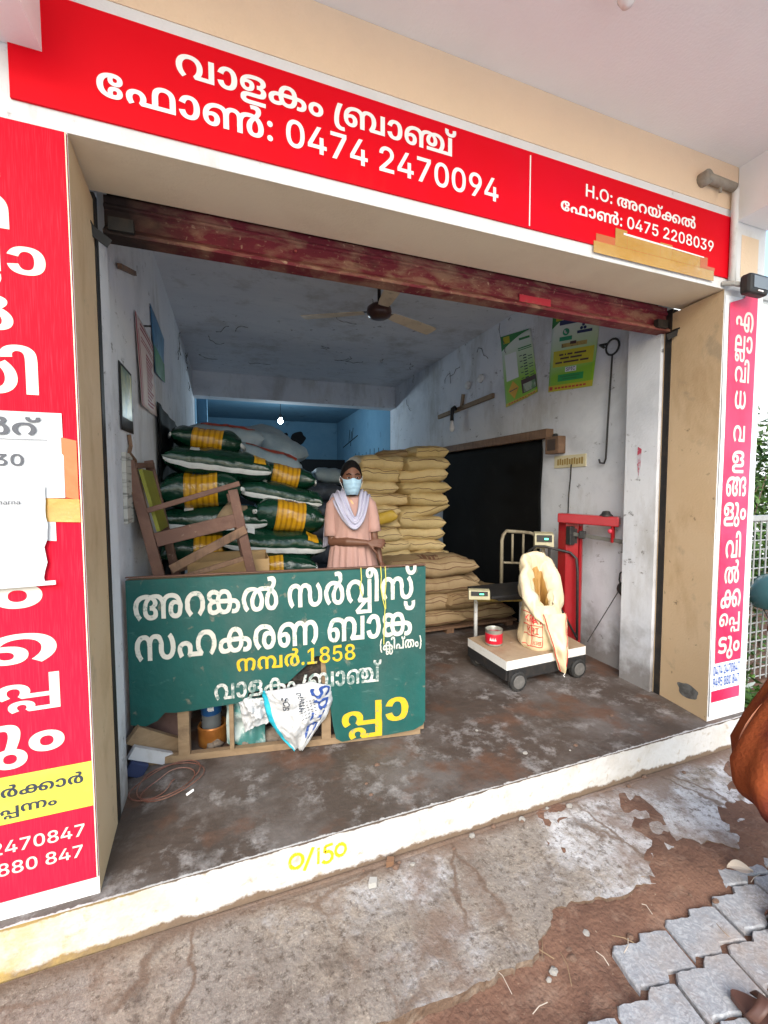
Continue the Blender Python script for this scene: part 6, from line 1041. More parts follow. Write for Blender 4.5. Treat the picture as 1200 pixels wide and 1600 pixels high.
# loose front corner hanging over the platform edge
def tail(u,v):
    w_=.115*(1-.80*v**1.4);x=.045+.05*v+(u-.5)*2*w_
    y=-.150-.085*min(1,v*1.6)-.02*math.sin(math.pi*u)-.012*math.sin(9*u+4*v)-.03*noise.noise((u*4,v*5,3));z=.30-.44*v
    return (x,y+.02*abs(u-.5),z)
mb=MB();mb.grid(tail,14,22);mb.grid(lambda u,v:(lambda p:(p[0],p[1]+.05*(1-v)*0+.022,p[2]))(tail(u,v)),14,22);o=mb.build('loose_corner',mOS,osk,smooth=True,fixn=False)
mb=MB();mb.tube([(.098,-.225,-.14),(.105,-.23,-.158),(.096,-.228,-.17),(.106,-.23,-.18)],.004,5);mb.build('tie_string',mLetterW,osk)
mRP=mat('red_sack_print',(.55,.035,.03),[((.7,.45,.3),24,.62,.70,.8)],.5)
def osf(a,z,lift=.004):
    q=min(max(z,0),.36)
    for i in range(5):
        if rings[i][0]<=q<=rings[i+1][0]: f=(q-rings[i][0])/(rings[i+1][0]-rings[i][0]);rr=[rings[i][k]*(1-f)+rings[i+1][k]*f for k in range(5)];break
    p=Vector(ring(*rr,a/(2*math.pi),2));o=Vector((p.x,p.y,0)).normalized();return p+o*lift
mb=MB()
A0,A1=R(188),R(256)
for z in (.035,.12,.20,.30): mb.tube([osf(A0+(A1-A0)*k/12,z+.004*math.sin(k)) for k in range(13)],.0032,5)
for a_ in (A1,R(222)): mb.tube([osf(a_,.035+.265*k/10) for k in range(11)],.0032,5)
mb.tube([Vector(tail(.05,k/12))+Vector((0,-.004,0)) for k in range(13)],.0045,5);mb.tube([Vector(tail(.93,k/12))+Vector((0,-.004,0)) for k in range(12)],.0035,5)
mb.build('printed_line',mRP,osk)
def os_text(key,a0,z0,size):
    vs,fs=text_geo(key,1,1);q=MB();q.add([osf(a0+x*size/.165,z0+y*size,.005) for x,y in vs],fs);q.build('printed_lettering',mRP,osk,fixn=False)
os_text('sac',R(226),.215,.085);os_text('sac',R(195),.225,.075);os_text('sac',R(202),.135,.07);os_text('sac',R(228),.05,.04)
# ------------------------------------------------------------------ tubular chair used as a stand, digital scale on it
mTube=mat('worn_cream_tube',(.30,.26,.18),[((.14,.10,.06),9,.5,.65,.9),((.5,.47,.38),7,.6,.7,.7)],.5,(40,.2))
mTubeW=mat('chipped_white_tube',(.52,.52,.50),[((.25,.15,.08),14,.58,.68,.9)],.5,(40,.2))
sc=thing('metal_chair','old tubular metal chair with three-bar back behind the platform scale','chair',(2.35,3.08,0))
mb=MB();mb.tube([(.06,.28,.47),(.06,.28,.93),(.075,.28,.985),(.11,.28,1.02),(.37,.26,.995),(.415,.255,.975),(.43,.255,.93),(.43,.255,.47)],.016,10);mb.build('back_frame',mTube,sc,smooth=True)
for x in (.175,.30): mb=MB();mb.tube([(x,.272,.70),(x,.272,.99)],.011,8);mb.build('back_bar',mTube,sc,smooth=True)
mb=MB();mb.tube([(.06,.28,.72),(.43,.255,.69)],.011,8);mb.build('back_crossbar',mTube,sc,smooth=True)
mb=MB();mb.tube([(.06,.26,.46),(.43,.24,.46),(.36,-.18,.46),(-.36,.06,.46),(.06,.26,.46)],.014,8);mb.build('seat_frame',mTube,sc,smooth=True)
mb=MB();mb.prism([(-.18,-.12),(.35,-.16),(.41,.22),(.05,.24)],.475,.49,axis='z');mb.build('seat',mBlack,sc)
for (x,y,m) in ((-.36,.06,mTubeW),(.03,-.10,mTubeW),(.36,-.04,mTubeW),(.15,.10,mTubeW)): mb=MB();mb.tube([(x,y,0),(x,y,.455)],.0165,10);mb.build('leg',m,sc,smooth=True)
mb=MB();mb.tube([(-.36,.06,.45),(.03,-.10,.455),(.36,-.04,.455)],.014,8);mb.build('front_rail',mat('yellow_rusty_tube',(.33,.24,.06),[((.12,.07,.03),10,.5,.66,.9)],.5),sc,smooth=True)
ds=thing('bench_scale','black bench scale with a small lit display lying on the metal chair','scale',(2.26,3.03,.4905))
mb=MB();mb.box((-.28,-.15,.03),(.30,.24,.055));mb.box((-.2,-.12,.0),(.23,.2,.0295));mb.build('platter',mBlack,ds,bevel=.006)
mDisp=mat('cream_plastic',(.42,.38,.24),[((.28,.24,.14),8,.5,.7,.6)],.45);mLed=mat('green_display',(.02,.2,.1),[],.4,emit=((.1,1,.45),1.5))
def display(parent,loc,rz,w_,h_):
    mb=MB();mb.prism([(-h_*.5,0),(-h_*.35,h_*.9),(h_*.3,h_),(h_*.5,0)],-w_/2,w_/2,axis='x');o=mb.build('display_head',mDisp,parent,bevel=.01);o.location=loc;o.rotation_euler=(0,0,rz)
    mb=MB();mb.add([(-w_*.40,-h_*.452,h_*.42),(w_*.40,-h_*.452,h_*.42),(w_*.40,-h_*.372,h_*.84),(-w_*.40,-h_*.372,h_*.84)],[(0,1,2,3)]);p=mb.build('dark_window',mDark,o,fixn=False);p.location=(0,-.006,0)
    mb=MB();mb.box((-w_*.0,-h_*.447-.012,h_*.56),(w_*.20,-h_*.425-.010,h_*.66));mb.build('lit_digits',mLed,o)
display(ds,(-.35,-.06,.02),R(-25),.17,.085)
di=thing('scale_indicator','cream digital scale indicator with a lit green readout on a thin post','indicator',(2.465,2.875,.2225))
mb=MB();mb.tube([(0,.02,.0),(0,.02,.62),(.01,.0,.68),(.02,-.0,.72)],.012,8);mb.tube([(-.01,.02,.56),(.035,-.005,.62),(.02,0,.71)],.006,6);mb.build('post',mTube,di,smooth=True)
display(di,(.015,0,.70),R(-34),.15,.135)

# ------------------------------------------------------------------ things on the left inner wall
def wallcard(name,label,cat,x,y0,y1,z0,z1,tilt=0,face=1,off=.004,m=mPaper,frame=None):
    """flat sheet on a side wall; local X runs along +Y of the wall seen from the room, Y up, +Z out of the wall"""
    t=thing(name,label,cat,(x,0,0))
    return t
def quad(mb,fn,u0,u1,v0,v1,l,mi=0): mb.add([fn(u0,v0,l),fn(u1,v0,l),fn(u1,v1,l),fn(u0,v1,l)],[(0,1,2,3)],mi)
def sheet(name,label,cat,x,P,out_,mats,curl=.012):
    """paper sheet on a side wall. P = corner (y,z): near/left top, right top, right bottom, left bottom as seen; out_=+1 faces +x"""
    t=thing(name,label,cat,(x,P[0][0],P[2][1]))
    def fn(u,v,l=0):
        (ya,za),(yb,zb),(yc,zc),(yd,zd)=P
        y=(ya*(1-u)+yb*u)*(1-v)+(yd*(1-u)+yc*u)*v;z=(za*(1-u)+zb*u)*(1-v)+(zd*(1-u)+zc*u)*v
        o=.004+curl*abs(math.sin(2.2*u+1.3*v+.4))*(.4+v*.6)+l
        return (out_*o,y-P[0][0],z-P[2][1])
    mb=MB();mb.grid(lambda u,v:fn(u,v),16,16);o=mb.build('sheet',mats[0],t,smooth=True,fixn=False)
    sd=o.modifiers.new('solid','SOLIDIFY');sd.thickness=.0012;sd.offset=0
    return t,fn
def patch(mb,fn,u0,u1,v0,v1,l=.0025,mi=0,n=8): mb.grid(lambda a,b:fn(u0+(u1-u0)*a,v0+(v1-v0)*b,l),n,n,mi)
XLw,XRw=WX0,WX1
mPinkPaper=mat('pinkish_paper',(.62,.52,.50),[((.7,.64,.6),4,.45,.7,.6),((.45,.36,.3),8,.6,.75,.5)],.7)
mMar=mat('maroon_ink',(.30,.03,.045),[],.6)
t,fn=sheet('wall_notice','pinkish printed notice board with red heading hanging on the left wall','notice',XLw,[(2.93,2.50),(3.56,2.49),(3.59,1.975),(2.96,1.945)],1,[mPinkPaper],.02)
mb=MB()
for v0,v1 in ((.05,.075),(.10,.125),(.20,.215),(.24,.255)): patch(mb,fn,.18,.92,v0,v1,n=4)
for k in range(14): patch(mb,fn,.40,.88-.2*((k*7)%3)/3,.32+.045*k,.345+.045*k,n=3)
patch(mb,fn,.0,.05,0,1);patch(mb,fn,.09,.11,.15,1);mb.build('printed_lines',mMar,t,fixn=False)
mb=MB();mb.tube([(.0,.28,.53),(.05,.28,.535)],.006,6);mb.build('nail',mBlack,t)
t,fn=sheet('blue_green_poster','blue and green landscape poster on the left wall under the ceiling','poster',XLw,[(3.50,2.77),(4.16,2.73),(4.08,2.34),(3.57,2.30)],1,[mat('poster_sky_blue',(.05,.17,.33),[((.15,.35,.5),4,.45,.7,.8),((.02,.05,.08),9,.58,.7,.8)],.5)])
mb=MB();patch(mb,fn,0,1,.58,1);mb.build('green_field',mat('poster_green',(.03,.17,.07),[((.06,.3,.1),6,.45,.7,.8)],.5),t,fixn=False)
t,fn=sheet('framed_picture','small dark-framed calendar picture on the left wall near the shutter','picture',XLw,[(2.50,2.085),(2.79,2.085),(2.785,1.745),(2.49,1.735)],1,[mDark],.004)
mb=MB();patch(mb,fn,.10,.92,.05,.80);mb.build('print',mat('picture_print',(.16,.20,.13),[((.5,.42,.08),3,.42,.6,.9),((.03,.10,.06),6,.5,.66,.9),((.55,.55,.5),9,.58,.68,.8),((.30,.04,.04),7,.62,.72,.8)],.4),t,fixn=False)
mb=MB();mb.tube([(.012,.14,-.02),(.014,.16,-.08),(.018,.10,-.12),(.02,.22,-.15),(.022,.26,-.24),(.02,.20,-.32),(.016,.11,-.34)],.010,6);mb.build('hanging_string',mWood,t)
o=tag(MB().box((WX0+.001,2.50,1.25),(WX0+.02,2.66,1.62)).build('wall_chart',mat('small_print_paper',(.45,.44,.40),[((.12,.12,.11),14,.5,.62,.9,(.3,.3,3))],.7)),'small printed paper chart on the left wall below the framed picture','chart')
tag(MB().bar((WX0+.02,2.52,2.56),(WX0+.02,2.90,2.70),.025,.02,up=(1,0,0)).build('wooden_peg',mWood),'short wooden peg rail high on the left wall near the shutter','peg')
def drape(name,label,x,y0,y1,ztop,zbot,out_,m,seed,wav=.03):
    mb=MB();mb.grid(lambda u,v:(x+out_*(.02+wav*(.5+.5*math.sin(u*22+2*noise.noise((u*4,v*2,seed)))) *(.3+.7*v)+.02*noise.noise((u*5,v*5,seed))),y0+(y1-y0)*u+ (.06*noise.noise((v*3,seed,0)) if u<.05 or u>.95 else 0),(ztop[0]+(ztop[1]-ztop[0])*u)*(1-v)+zbot*v),50,24)
    o=mb.build(name,m,smooth=True,fixn=False);sd=o.modifiers.new('solid','SOLIDIFY');sd.thickness=.003;return tag(o,label,'curtain')
mBlk=mat('black_plastic_sheet',(.004,.0045,.005),[((.009,.0095,.010),5,.55,.7,.7)],.8,spec=.15)
drape('black_sheet','black plastic sheet hung on the left wall behind the green sacks',WX0,3.55,4.95,(2.08,2.07),.02,1,mBlk,3,.02)
# ------------------------------------------------------------------ right inner wall
drape('black_curtain','black plastic curtain over the doorway in the right wall',WX1,3.30,5.30,(1.90,1.92),.02,-1,mBlk,8,.010)
tag(MB().bar((WX1-.045,3.17,1.935),(WX1-.045,5.35,1.955),.085,.085,up=(0,0,1)).build('wooden_lintel',mWood,bevel=.004),'dark wooden lintel plank above the black curtain','plank')
mPoW=mat('poster_white_green',(.60,.66,.60),[],.5)
def grad_extra(z0,z1,c):
    def f(N,Lk,tc,cur):
        z=sep(N,Lk,tc.outputs['Object'])[2];return mixc(N,Lk,mth(N,Lk,'SUBTRACT',1,ramp01(N,Lk,z,z0,z1)),cur,c)
    return f
mPoA=mat('lime_poster_print',(.62,.68,.62),[],.5,extra=grad_extra(.18,.56,(.22,.46,.02)))
mGr=mat('poster_deep_green',(.03,.20,.05),[],.5);mYe=mat('poster_yellow',(.50,.44,.02),[],.5);mOr=mat('poster_orange',(.66,.36,.02),[],.5);mNv=mat('poster_navy',(.015,.025,.10),[],.5);mBr=mat('poster_brown',(.06,.025,.025),[],.5);mPw=mat('poster_white',(.70,.72,.72),[],.5);mGn2=mat('poster_bright_green',(.02,.30,.07),[],.5);mRd=mat('poster_red_ink',(.42,.05,.02),[],.5)
# seen from the room the near (small y) edge is on the right, so u runs from far to near
t,fn=sheet('lime_poster','tilted lime green poster with a white panel and orange diamond on the right wall','poster',XRw,[(4.007,3.089),(3.51,3.011),(3.382,2.364),(3.875,2.299)],-1,[mPoA],.014)
mb=MB();mb.grid(lambda a,b:fn(a*.95,(b)*(.20*(1-a)**1.3+.012)+.0,.0025),10,6,0);patch(mb,fn,.10,.32,.02,.12,.004,1);mb.build('green_corner',[mGr,mYe],t,fixn=False)
mb=MB();patch(mb,fn,.10,.50,.28,.66);mb.build('white_panel',mPw,t,fixn=False)
mb=MB();mb.add([fn(.13,.80,.003),fn(.30,.68,.003),fn(.47,.80,.003),fn(.30,.94,.003)],[(0,1,2,3)]);mb.build('orange_diamond',mOr,t,fixn=False)
mb=MB();mb.add([fn(.17,.808,.0045),fn(.43,.800,.0045),fn(.43,.812,.0045),fn(.17,.820,.0045)],[(0,1,2,3)])
for k in range(9):
    v=.36+.042*k
    if k%2==0: patch(mb,fn,.58,.66,v,v+.012,.003,0,3)
    patch(mb,fn,.69,.79,v+.006,v+.022,.003,0,3)
    if k%3: patch(mb,fn,.83,.95,v,v+.010,.003,0,3)
mb.build('small_print',mInk,t,fixn=False)
mb=MB();patch(mb,fn,.56,.97,.245,.262);patch(mb,fn,.56,.97,.275,.288);patch(mb,fn,.62,.95,.10,.135);mb.build('heading_lines',mGr,t,fixn=False)
mb=MB();patch(mb,fn,.55,1,.72,.92);mb.build('brown_strip',mBr,t,fixn=False);mb=MB();patch(mb,fn,.60,.97,.79,.91,.0035);mb.build('photo_strip',mat('leaf_photo',(.35,.4,.3),[((.08,.2,.06),12,.45,.6,.9),((.05,.1,.3),9,.6,.7,.8)],.5),t,fixn=False)
mb=MB();patch(mb,fn,0,1,.955,1);mb.build('yellow_footer',mYe,t,fixn=False);mb=MB();[patch(mb,fn,.10+.085*k,.165+.085*k,.97,.986,.004,0,3) for k in range(10)];mb.build('footer_lines',mRd,t,fixn=False)
t,fn=sheet('green_gradient_poster','white to green poster with yellow block, nearer the shutter on the right wall','poster',XRw,[(3.20,3.05),(2.655,2.92),(2.725,2.27),(3.235,2.325)],-1,[mPoA],.010)
mb=MB();mb.grid(lambda a,b:fn(a*.5,b*(.22*(1-a)),.0025),8,6,0);patch(mb,fn,.09,.24,.03,.13,.004,1);mb.build('green_corner',[mGr,mYe],t,fixn=False)
mb=MB();patch(mb,fn,.18,.85,.13,.19);patch(mb,fn,.58,.88,.29,.325);mb.build('navy_banner',mNv,t,fixn=False)
mb=MB();mb.add([fn(.34+.075*math.cos(k*.4),.28+.045*math.sin(k*.4),.003) for k in range(16)],[tuple(range(16))]);patch(mb,fn,.20,.48,.335,.385,.003);mb.build('green_emblem',mat('emblem_green',(.02,.25,.12),[],.5),t,fixn=False)
mb=MB();mb.tube([fn(.315,.262,.005),fn(.325,.285,.005),fn(.36,.297,.005)],.008,5);mb.build('receiver_mark',mPw,t)
mb=MB()
for a,b in ((.70,.225),(.665,.265),(.735,.265)): mb.add([fn(a+.032*math.cos(k*.6),b+.02*math.sin(k*.6),.003) for k in range(11)],[tuple(range(11))])
mb.build('navy_emblem',mNv,t,fixn=False)
mb=MB();patch(mb,fn,.26,.80,.42,.47,.003,0);patch(mb,fn,.45,.58,.405,.44,.0035,1);mb.build('heap_photo',[mat('seed_photo',(.42,.30,.08),[((.1,.07,.03),14,.5,.6,.9)],.5),mBr],t,fixn=False)
mb=MB();patch(mb,fn,.08,.95,.50,.70);mb.build('yellow_block',mYe,t,fixn=False)
mb=MB()
for v,us in ((.545,((.22,.32),(.35,.38),(.41,.52),(.56,.80))),(.59,((.25,.45),(.48,.72))),(.64,((.14,.30),(.33,.66),(.69,.86)))):
    for a,b in us: patch(mb,fn,a,b,v,v+.022,.004,0,3)
mb.build('block_print',mBr,t,fixn=False)
mb=MB();patch(mb,fn,.38,.62,.715,.775,.003);mb.build('white_tag',mPw,t,fixn=False)
vs,fs=text_geo('s1',1,1);wd=max(v[0] for v in vs);mb=MB();mb.add([fn(.40+x/wd*.20,.765-y*.06,.0045) for x,y in vs],fs);mb.build('lettering',mNv,t,fixn=False)
mb=MB();patch(mb,fn,.22,.78,.80,.885);mb.build('green_block',mGn2,t,fixn=False);mb=MB();patch(mb,fn,.28,.70,.822,.836,.004);patch(mb,fn,.33,.64,.852,.866,.004);mb.build('block_print',mGr,t,fixn=False)
mb=MB();patch(mb,fn,0,1,.925,1);mb.build('orange_footer',mYe,t,fixn=False);mb=MB();patch(mb,fn,.03,.11,.94,.985,.004);[patch(mb,fn,.16+.08*k,.22+.08*k,.952,.975,.004,0,3) for k in range(9)];mb.build('footer_lines',mRd,t,fixn=False)
# batten with bulb holder, junction discs, hook rod, box, switch plate
bt=thing('lamp_batten','wooden wiring batten with an unlit white bulb on the right wall','lamp',(WX1,4.8,2.46))
mb=MB();mb.bar((-.018,.66,-.014),(-.018,-.69,.018),.055,.03,up=(1,0,0));mb.build('batten',mWoodP,bt,bevel=.004)
mb=MB();mb.bar((-.016,.02,.02),(-.016,-.02,.17),.045,.025,up=(1,0,0));mb.build('branch_batten',mWoodP,bt)
mb=MB();mb.tube([(-.05,.12,.02),(-.09,.12,.0),(-.10,.12,-.08),(-.10,.12,-.15)],[.035,.03,.022,.026],10);mb.build('holder',mDark,bt,smooth=True)
mb=MB();mb.lathe([(.018,-.15),(.022,-.18),(.034,-.22),(.037,-.255),(.026,-.285),(0,-.295)],16,c=(-.10,.12,0));mb.build('bulb',mat('white_bulb_glass',(.8,.8,.8),[],.2),bt,smooth=True)
grp='round junction boxes on the right wall'
for y,z,lab in ((4.68,2.72,'round white junction box above the bulb batten, farther from the shutter'),(4.39,2.735,'round white junction box above the bulb batten, nearer the shutter')):
    mb=MB();mb.lathe([(0,.035),(.04,.033),(.05,.02),(.052,0)],20,M=Matrix.Rotation(R(-90),4,'Y'));o=mb.build('junction_box',mPVC,smooth=True,loc=(WX1,y,z));tag(o,lab,'junction box',grp)
hk=thing('hook_rod','thin iron rod with a ring on top hanging on the right wall','rod',(WX1-.03,2.52,2.1))
mb=MB();mb.tube([(0,-.0+.06*math.sin(k*.42),.42+.06*math.cos(k*.42)) for k in range(16)],.008,6);mb.build('ring',mBlack,hk)
mb=MB();mb.tube([(0,.0,.36),(0,.02,-.05),(0,.035,-.44),(0,.05,-.475),(0,.09,-.47),(0,.10,-.44)],.007,6);mb.build('shaft',mBlack,hk)
mb=MB();mb.tube([(.03,.08,.47),(-.02,.10,.46),(-.02,.06,.43)],.010,6);mb.build('wall_staple',mBlack,hk)
sb=thing('switch_box','small dark wooden switch box on the right wall','box',(WX1-.045,3.10,1.82))
mb=MB();mb.box((-.04,-.085,-.08),(.044,.085,.075));mb.build('body',mWood,sb,bevel=.006);mb=MB();mb.lathe([(0,.03),(.02,.025),(.028,0)],12,c=(0,0,.076));mb.build('knob',mBlack,sb,smooth=True)
mb=MB();mb.box((-.046,-.05,-.05),(-.0405,.05,.05));mb.build('door',mat('dark_brown_door',(.05,.03,.02),[],.6),sb)
sp=thing('wall_plaque','cream metal plaque with embossed gold lines and a black cable on the right wall','plaque',(WX1-.006,2.96,1.665))
mb=MB();mb.box((-.004,-.185,-.055),(.0055,.185,.055));mb.build('plate',mat('cream_enamel',(.58,.52,.34),[((.42,.34,.18),6,.55,.72,.6)],.45),sb if False else sp,bevel=.003)
mb=MB()
for k in range(11): mb.box((-.0058,-.155+.028*k,-.030+.004*(k%2)),(-.0045,-.155+.028*k+.019,.030-.005*(k%3)))
mb.build('embossed_marks',mat('gold_ink',(.30,.20,.05),[],.5),sp)
mb=MB();mb.tube([(-.01,-.03,-.03),(-.016,-.03,-.15),(-.012,-.01,-.3),(-.02,-.015,-.46),(-.05,.02,-.56)],.0055,6);mb.build('cable',mBlack,sp)
# vermilion smear on the pilaster
mb=MB();xx=XR+.0185
mb.add([(xx,2.18,1.70),(xx,2.21,1.72),(xx,2.215,1.62),(xx,2.20,1.50),(xx,2.185,1.58)],[(0,1,2,3,4)]);bpart(mb,'vermilion_smear',mat('vermilion',(.42,.06,.10),[((.5,.52,.58),16,.5,.6,.9)],.8),fixn=False)
# ------------------------------------------------------------------ ceiling fan
fn_=thing('ceiling_fan','ceiling fan with a brown motor and three dusty cream blades at rest','fan',(1.19,3.39,2.90))
mBl=mat('dusty_cream_blade',(.62,.52,.38),[((.30,.22,.13),4,.48,.7,.7),((.12,.09,.06),10,.6,.74,.7)],.6)
mBrn=mat('brown_enamel',(.05,.02,.016),[((.09,.05,.035),8,.5,.7,.5)],.35)
mb=MB();mb.lathe([(0,-.055),(.06,-.052),(.095,-.035),(.105,-.005),(.10,.03),(.07,.055),(.03,.06),(0,.06)],28);mb.build('motor',mBrn,fn_,smooth=True)
mb=MB();mb.lathe([(.014,.06),(.014,.28),(.045,.30),(.055,.355),(.0,.358)],16);mb.build('down_rod',mDark,fn_,auto=40)
for a in (151,23,-94):
    M=Matrix.Rotation(R(a),4,'Z')@Matrix.Rotation(R(-9),4,'X')
    mb=MB();q=[(.13,-.045),(.20,-.055),(.45,-.068),(.64,-.070),(.665,-.06),(.67,.0),(.665,.055),(.64,.062),(.45,.058),(.2,.05),(.13,.042)]
    mb.prism(q,-.003,.003,axis='z');mb.v=[tuple(M@Vector(v)) for v in mb.v];b_=mb.build('blade',mBl,fn_)
    mb=MB();mb.box((.08,-.02,.003),(.20,.02,.007));mb.v=[tuple(M@Vector(v)) for v in mb.v];mb.build('blade_iron',mBrn,b_)
# lit bulb in the rear room
lbp=thing('lit_bulb','small lit white bulb hanging from the ceiling of the blue rear room','bulb',(.93,8.5,2.76))
mb=MB();mb.lathe([(0,-.06),(.03,-.05),(.045,-.02),(.042,.01),(.025,.04),(.02,.06)],16);mb.build('glass',mat('glowing_bulb',(1,1,1),[],.3,emit=((.80,.92,1),40)),lbp,smooth=True)
mb=MB();mb.lathe([(.022,.055),(.026,.06),(.026,.12),(.006,.13),(.006,.49),(.05,.495),(.05,.5)],12);mb.build('cord_and_holder',mDark,lbp,smooth=True)
pl_=bpy.data.lights.new('bulb_light','POINT');pl_.energy=24;pl_.color=(.72,.9,1);pl_.shadow_soft_size=.06;po=bpy.data.objects.new('bulb_light',pl_);COL.objects.link(po);po.parent=lbp;po.location=(0,0,-.12)
# ------------------------------------------------------------------ people
def capsule(mb,pts,r,n=14):
    """closed tapered limb with rounded ends"""
    pts=[Vector(p) for p in pts];r=list(r);d0=(pts[0]-pts[1]).normalized();d1=(pts[-1]-pts[-2]).normalized()
    P=[];Q=[]
    for k in (3,2,1): a=k*R(28);P.append(pts[0]+d0*r[0]*math.sin(a));Q.append(r[0]*math.cos(a))
    P+=pts;Q+=r
    for k in (1,2,3): a=k*R(28);P.append(pts[-1]+d1*r[-1]*math.sin(a));Q.append(r[-1]*math.cos(a))
    mb.tube(P,Q,n)
def loft(mb,rings,n=28,fold=None):
    """closed stack of ellipses: (cx,cy,cz,rx,ry)"""
    vs=[];fs=[];k=len(rings)
    for i,(cx,cy,cz,rx,ry) in enumerate(rings):
        for j in range(n):
            a=2*math.pi*j/n;f=1+(fold(a,cz) if fold else 0);vs.append((cx+rx*f*math.cos(a),cy+ry*f*math.sin(a),cz))
    for i in range(k-1):
        for j in range(n): fs.append((i*n+j,i*n+(j+1)%n,(i+1)*n+(j+1)%n,(i+1)*n+j))
    fs+=[tuple(range(n-1,-1,-1)),tuple((k-1)*n+j for j in range(n))];mb.add(vs,fs)
def head_geo(mb,c,M):
    c=Vector(c)
    def f(u,v):
        th=math.pi*u;ph=2*math.pi*v;x=math.sin(th)*math.cos(ph);y=math.sin(th)*math.sin(ph);z=math.cos(th)
        kx=.074*(1-.30*max(0,-z)**1.5);ky=.092*(1-.12*max(0,-z))
        p=Vector((x*kx,y*ky,z*.114))
        if y<0:
            p.y-=-.004*math.exp(-((z+.02)/.18)**2)*0
            for sx in (-1,1): p.y+=.010*math.exp(-((p.x-sx*.031)/.016)**2-((p.z-.006)/.013)**2)     # eye sockets
            p.y-=.005*math.exp(-((p.z-.030)/.012)**2)*math.exp(-(p.x/.05)**4)                        # brow ridge
            p.y-=.006*math.exp(-((p.z+.066)/.010)**2-(p.x/.022)**2)                                   # lips
            p.y-=.008*math.exp(-((p.z+.100)/.016)**2-(p.x/.025)**2)                                   # chin
            for sx in (-1,1): p.y-=.004*math.exp(-((p.x-sx*.042)/.018)**2-((p.z+.022)/.02)**2)
        return c+M@p
    mb.grid(f,40,48,closed=True)
    capsule(mb,[c+M@Vector(q) for q in ((0,-.088,.012),(0,-.100,-.018),(0,-.106,-.034))],(.0075,.009,.012),10)
    for sx in (-1,1):
        capsule(mb,[c+M@Vector(q) for q in ((sx*.013,-.094,-.037),(sx*.009,-.096,-.036))],(.008,.008),8)
        mb.lathe([(0,-.008),(.018,-.006),(.026,0),(.018,.006),(0,.008)],12,M=Matrix.Translation(c)@M.to_4x4()@Matrix.Translation((sx*.076,.008,-.008))@Matrix.Rotation(R(90-12*sx),4,'Y')@Matrix.Scale(1.35,4,(1,0,0)))
def hand_geo(mb,w,d,up,s=1,curl=.5,thumb=1):
    """w wrist, d pointing direction, up = back-of-hand normal"""
    w,d,up=Vector(w),Vector(d).normalized(),Vector(up);up=(up-d*up.dot(d)).normalized();x=d.cross(up)
    for k in range(4):
        o=(k-1.5)*.019*s;capsule(mb,[w+d*.005,w+d*.045*s+x*o*.8,w+d*.088*s+x*o],(.016*s,.0125*s,.0105*s),8)
    for k,L in enumerate((.066,.078,.073,.057)):
        o=(k-1.5)*.0205*s;b=w+d*.088*s+x*o;c=curl*(.8+.12*k);q=[b];a=0
        for seg,f in ((.44,.35),(.31,.75),(.25,.6)):
            a+=c*f;q.append(q[-1]+(d*math.cos(a)-up*math.sin(a)+x*(k-1.5)*.05)*L*seg*s)
        capsule(mb,q,(.0098*s,.009*s,.0082*s,.007*s),8)
    t=thumb;b=w+d*.028*s+x*(-.024*t)*s
    capsule(mb,[w+d*.012*s-x*.012*t*s,b,b+(d*.6-x*t*.75-up*.25)*.040*s,b+(d*.85-x*t*.80-up*.4)*.066*s],(.014*s,.0135*s,.0105*s,.0085*s),8)
def fuse(mb,name,m,parent,vox=.006):
    o=mb.build(name,m,parent,fixn=True)
    r=o.modifiers.new('remesh','REMESH');r.mode='VOXEL';r.voxel_size=vox;r.use_smooth_shade=True
    s=o.modifiers.new('smooth','SMOOTH');s.iterations=3;s.factor=.5
    return o
mSkin=mat('brown_skin',(.155,.070,.042),[((.12,.05,.03),6,.5,.7,.5),((.20,.095,.06),14,.55,.7,.4)],.48,(120,.15,.002),spec=.4)
mHair=mat('black_hair',(.006,.0055,.0055),[((.014,.012,.011),3,.5,.7,.6,(30,30,2))],.75,spec=.08)
mEyeW=mat('eye_white',(.55,.52,.48),[],.25);mIris=mat('dark_iris',(.012,.008,.006),[],.15)
def face_bits(root,c,M,brow=mHair):
    c=Vector(c)
    for sx in (-1,1):
        e=Matrix.Translation(c+M@Vector((sx*.031,-.0745,.004)))@M.to_4x4()
        mb=MB();mb.lathe([(0,-.0115),(.0075,-.0085),(.0115,0),(.0075,.0085),(0,.0115)],14,M=e@Matrix.Scale(.62,4,(0,0,1)));ey=mb.build('eye',mEyeW,root,smooth=True)
        mb=MB();mb.lathe([(0,.0018),(.0045,.001),(.0060,-.001)],14,M=Matrix.Translation(c+M@Vector((sx*.031,-.0862,.0045)))@M.to_4x4()@Matrix.Rotation(R(90),4,'X'));mb.build('iris',mIris,ey,smooth=True)
        mb=MB();mb.tube([c+M@Vector((sx*.014,-.0925,.026)),c+M@Vector((sx*.030,-.0915,.033)),c+M@Vector((sx*.050,-.080,.027))],[.0032,.004,.0022],6);mb.build('eyebrow',brow,root)
        mb=MB();mb.tube([c+M@Vector((sx*.019,-.0875,.008)),c+M@Vector((sx*.031,-.0885,.0135)),c+M@Vector((sx*.044,-.081,.007))],.0022,5);mb.build('upper_lid',mSkin,root)
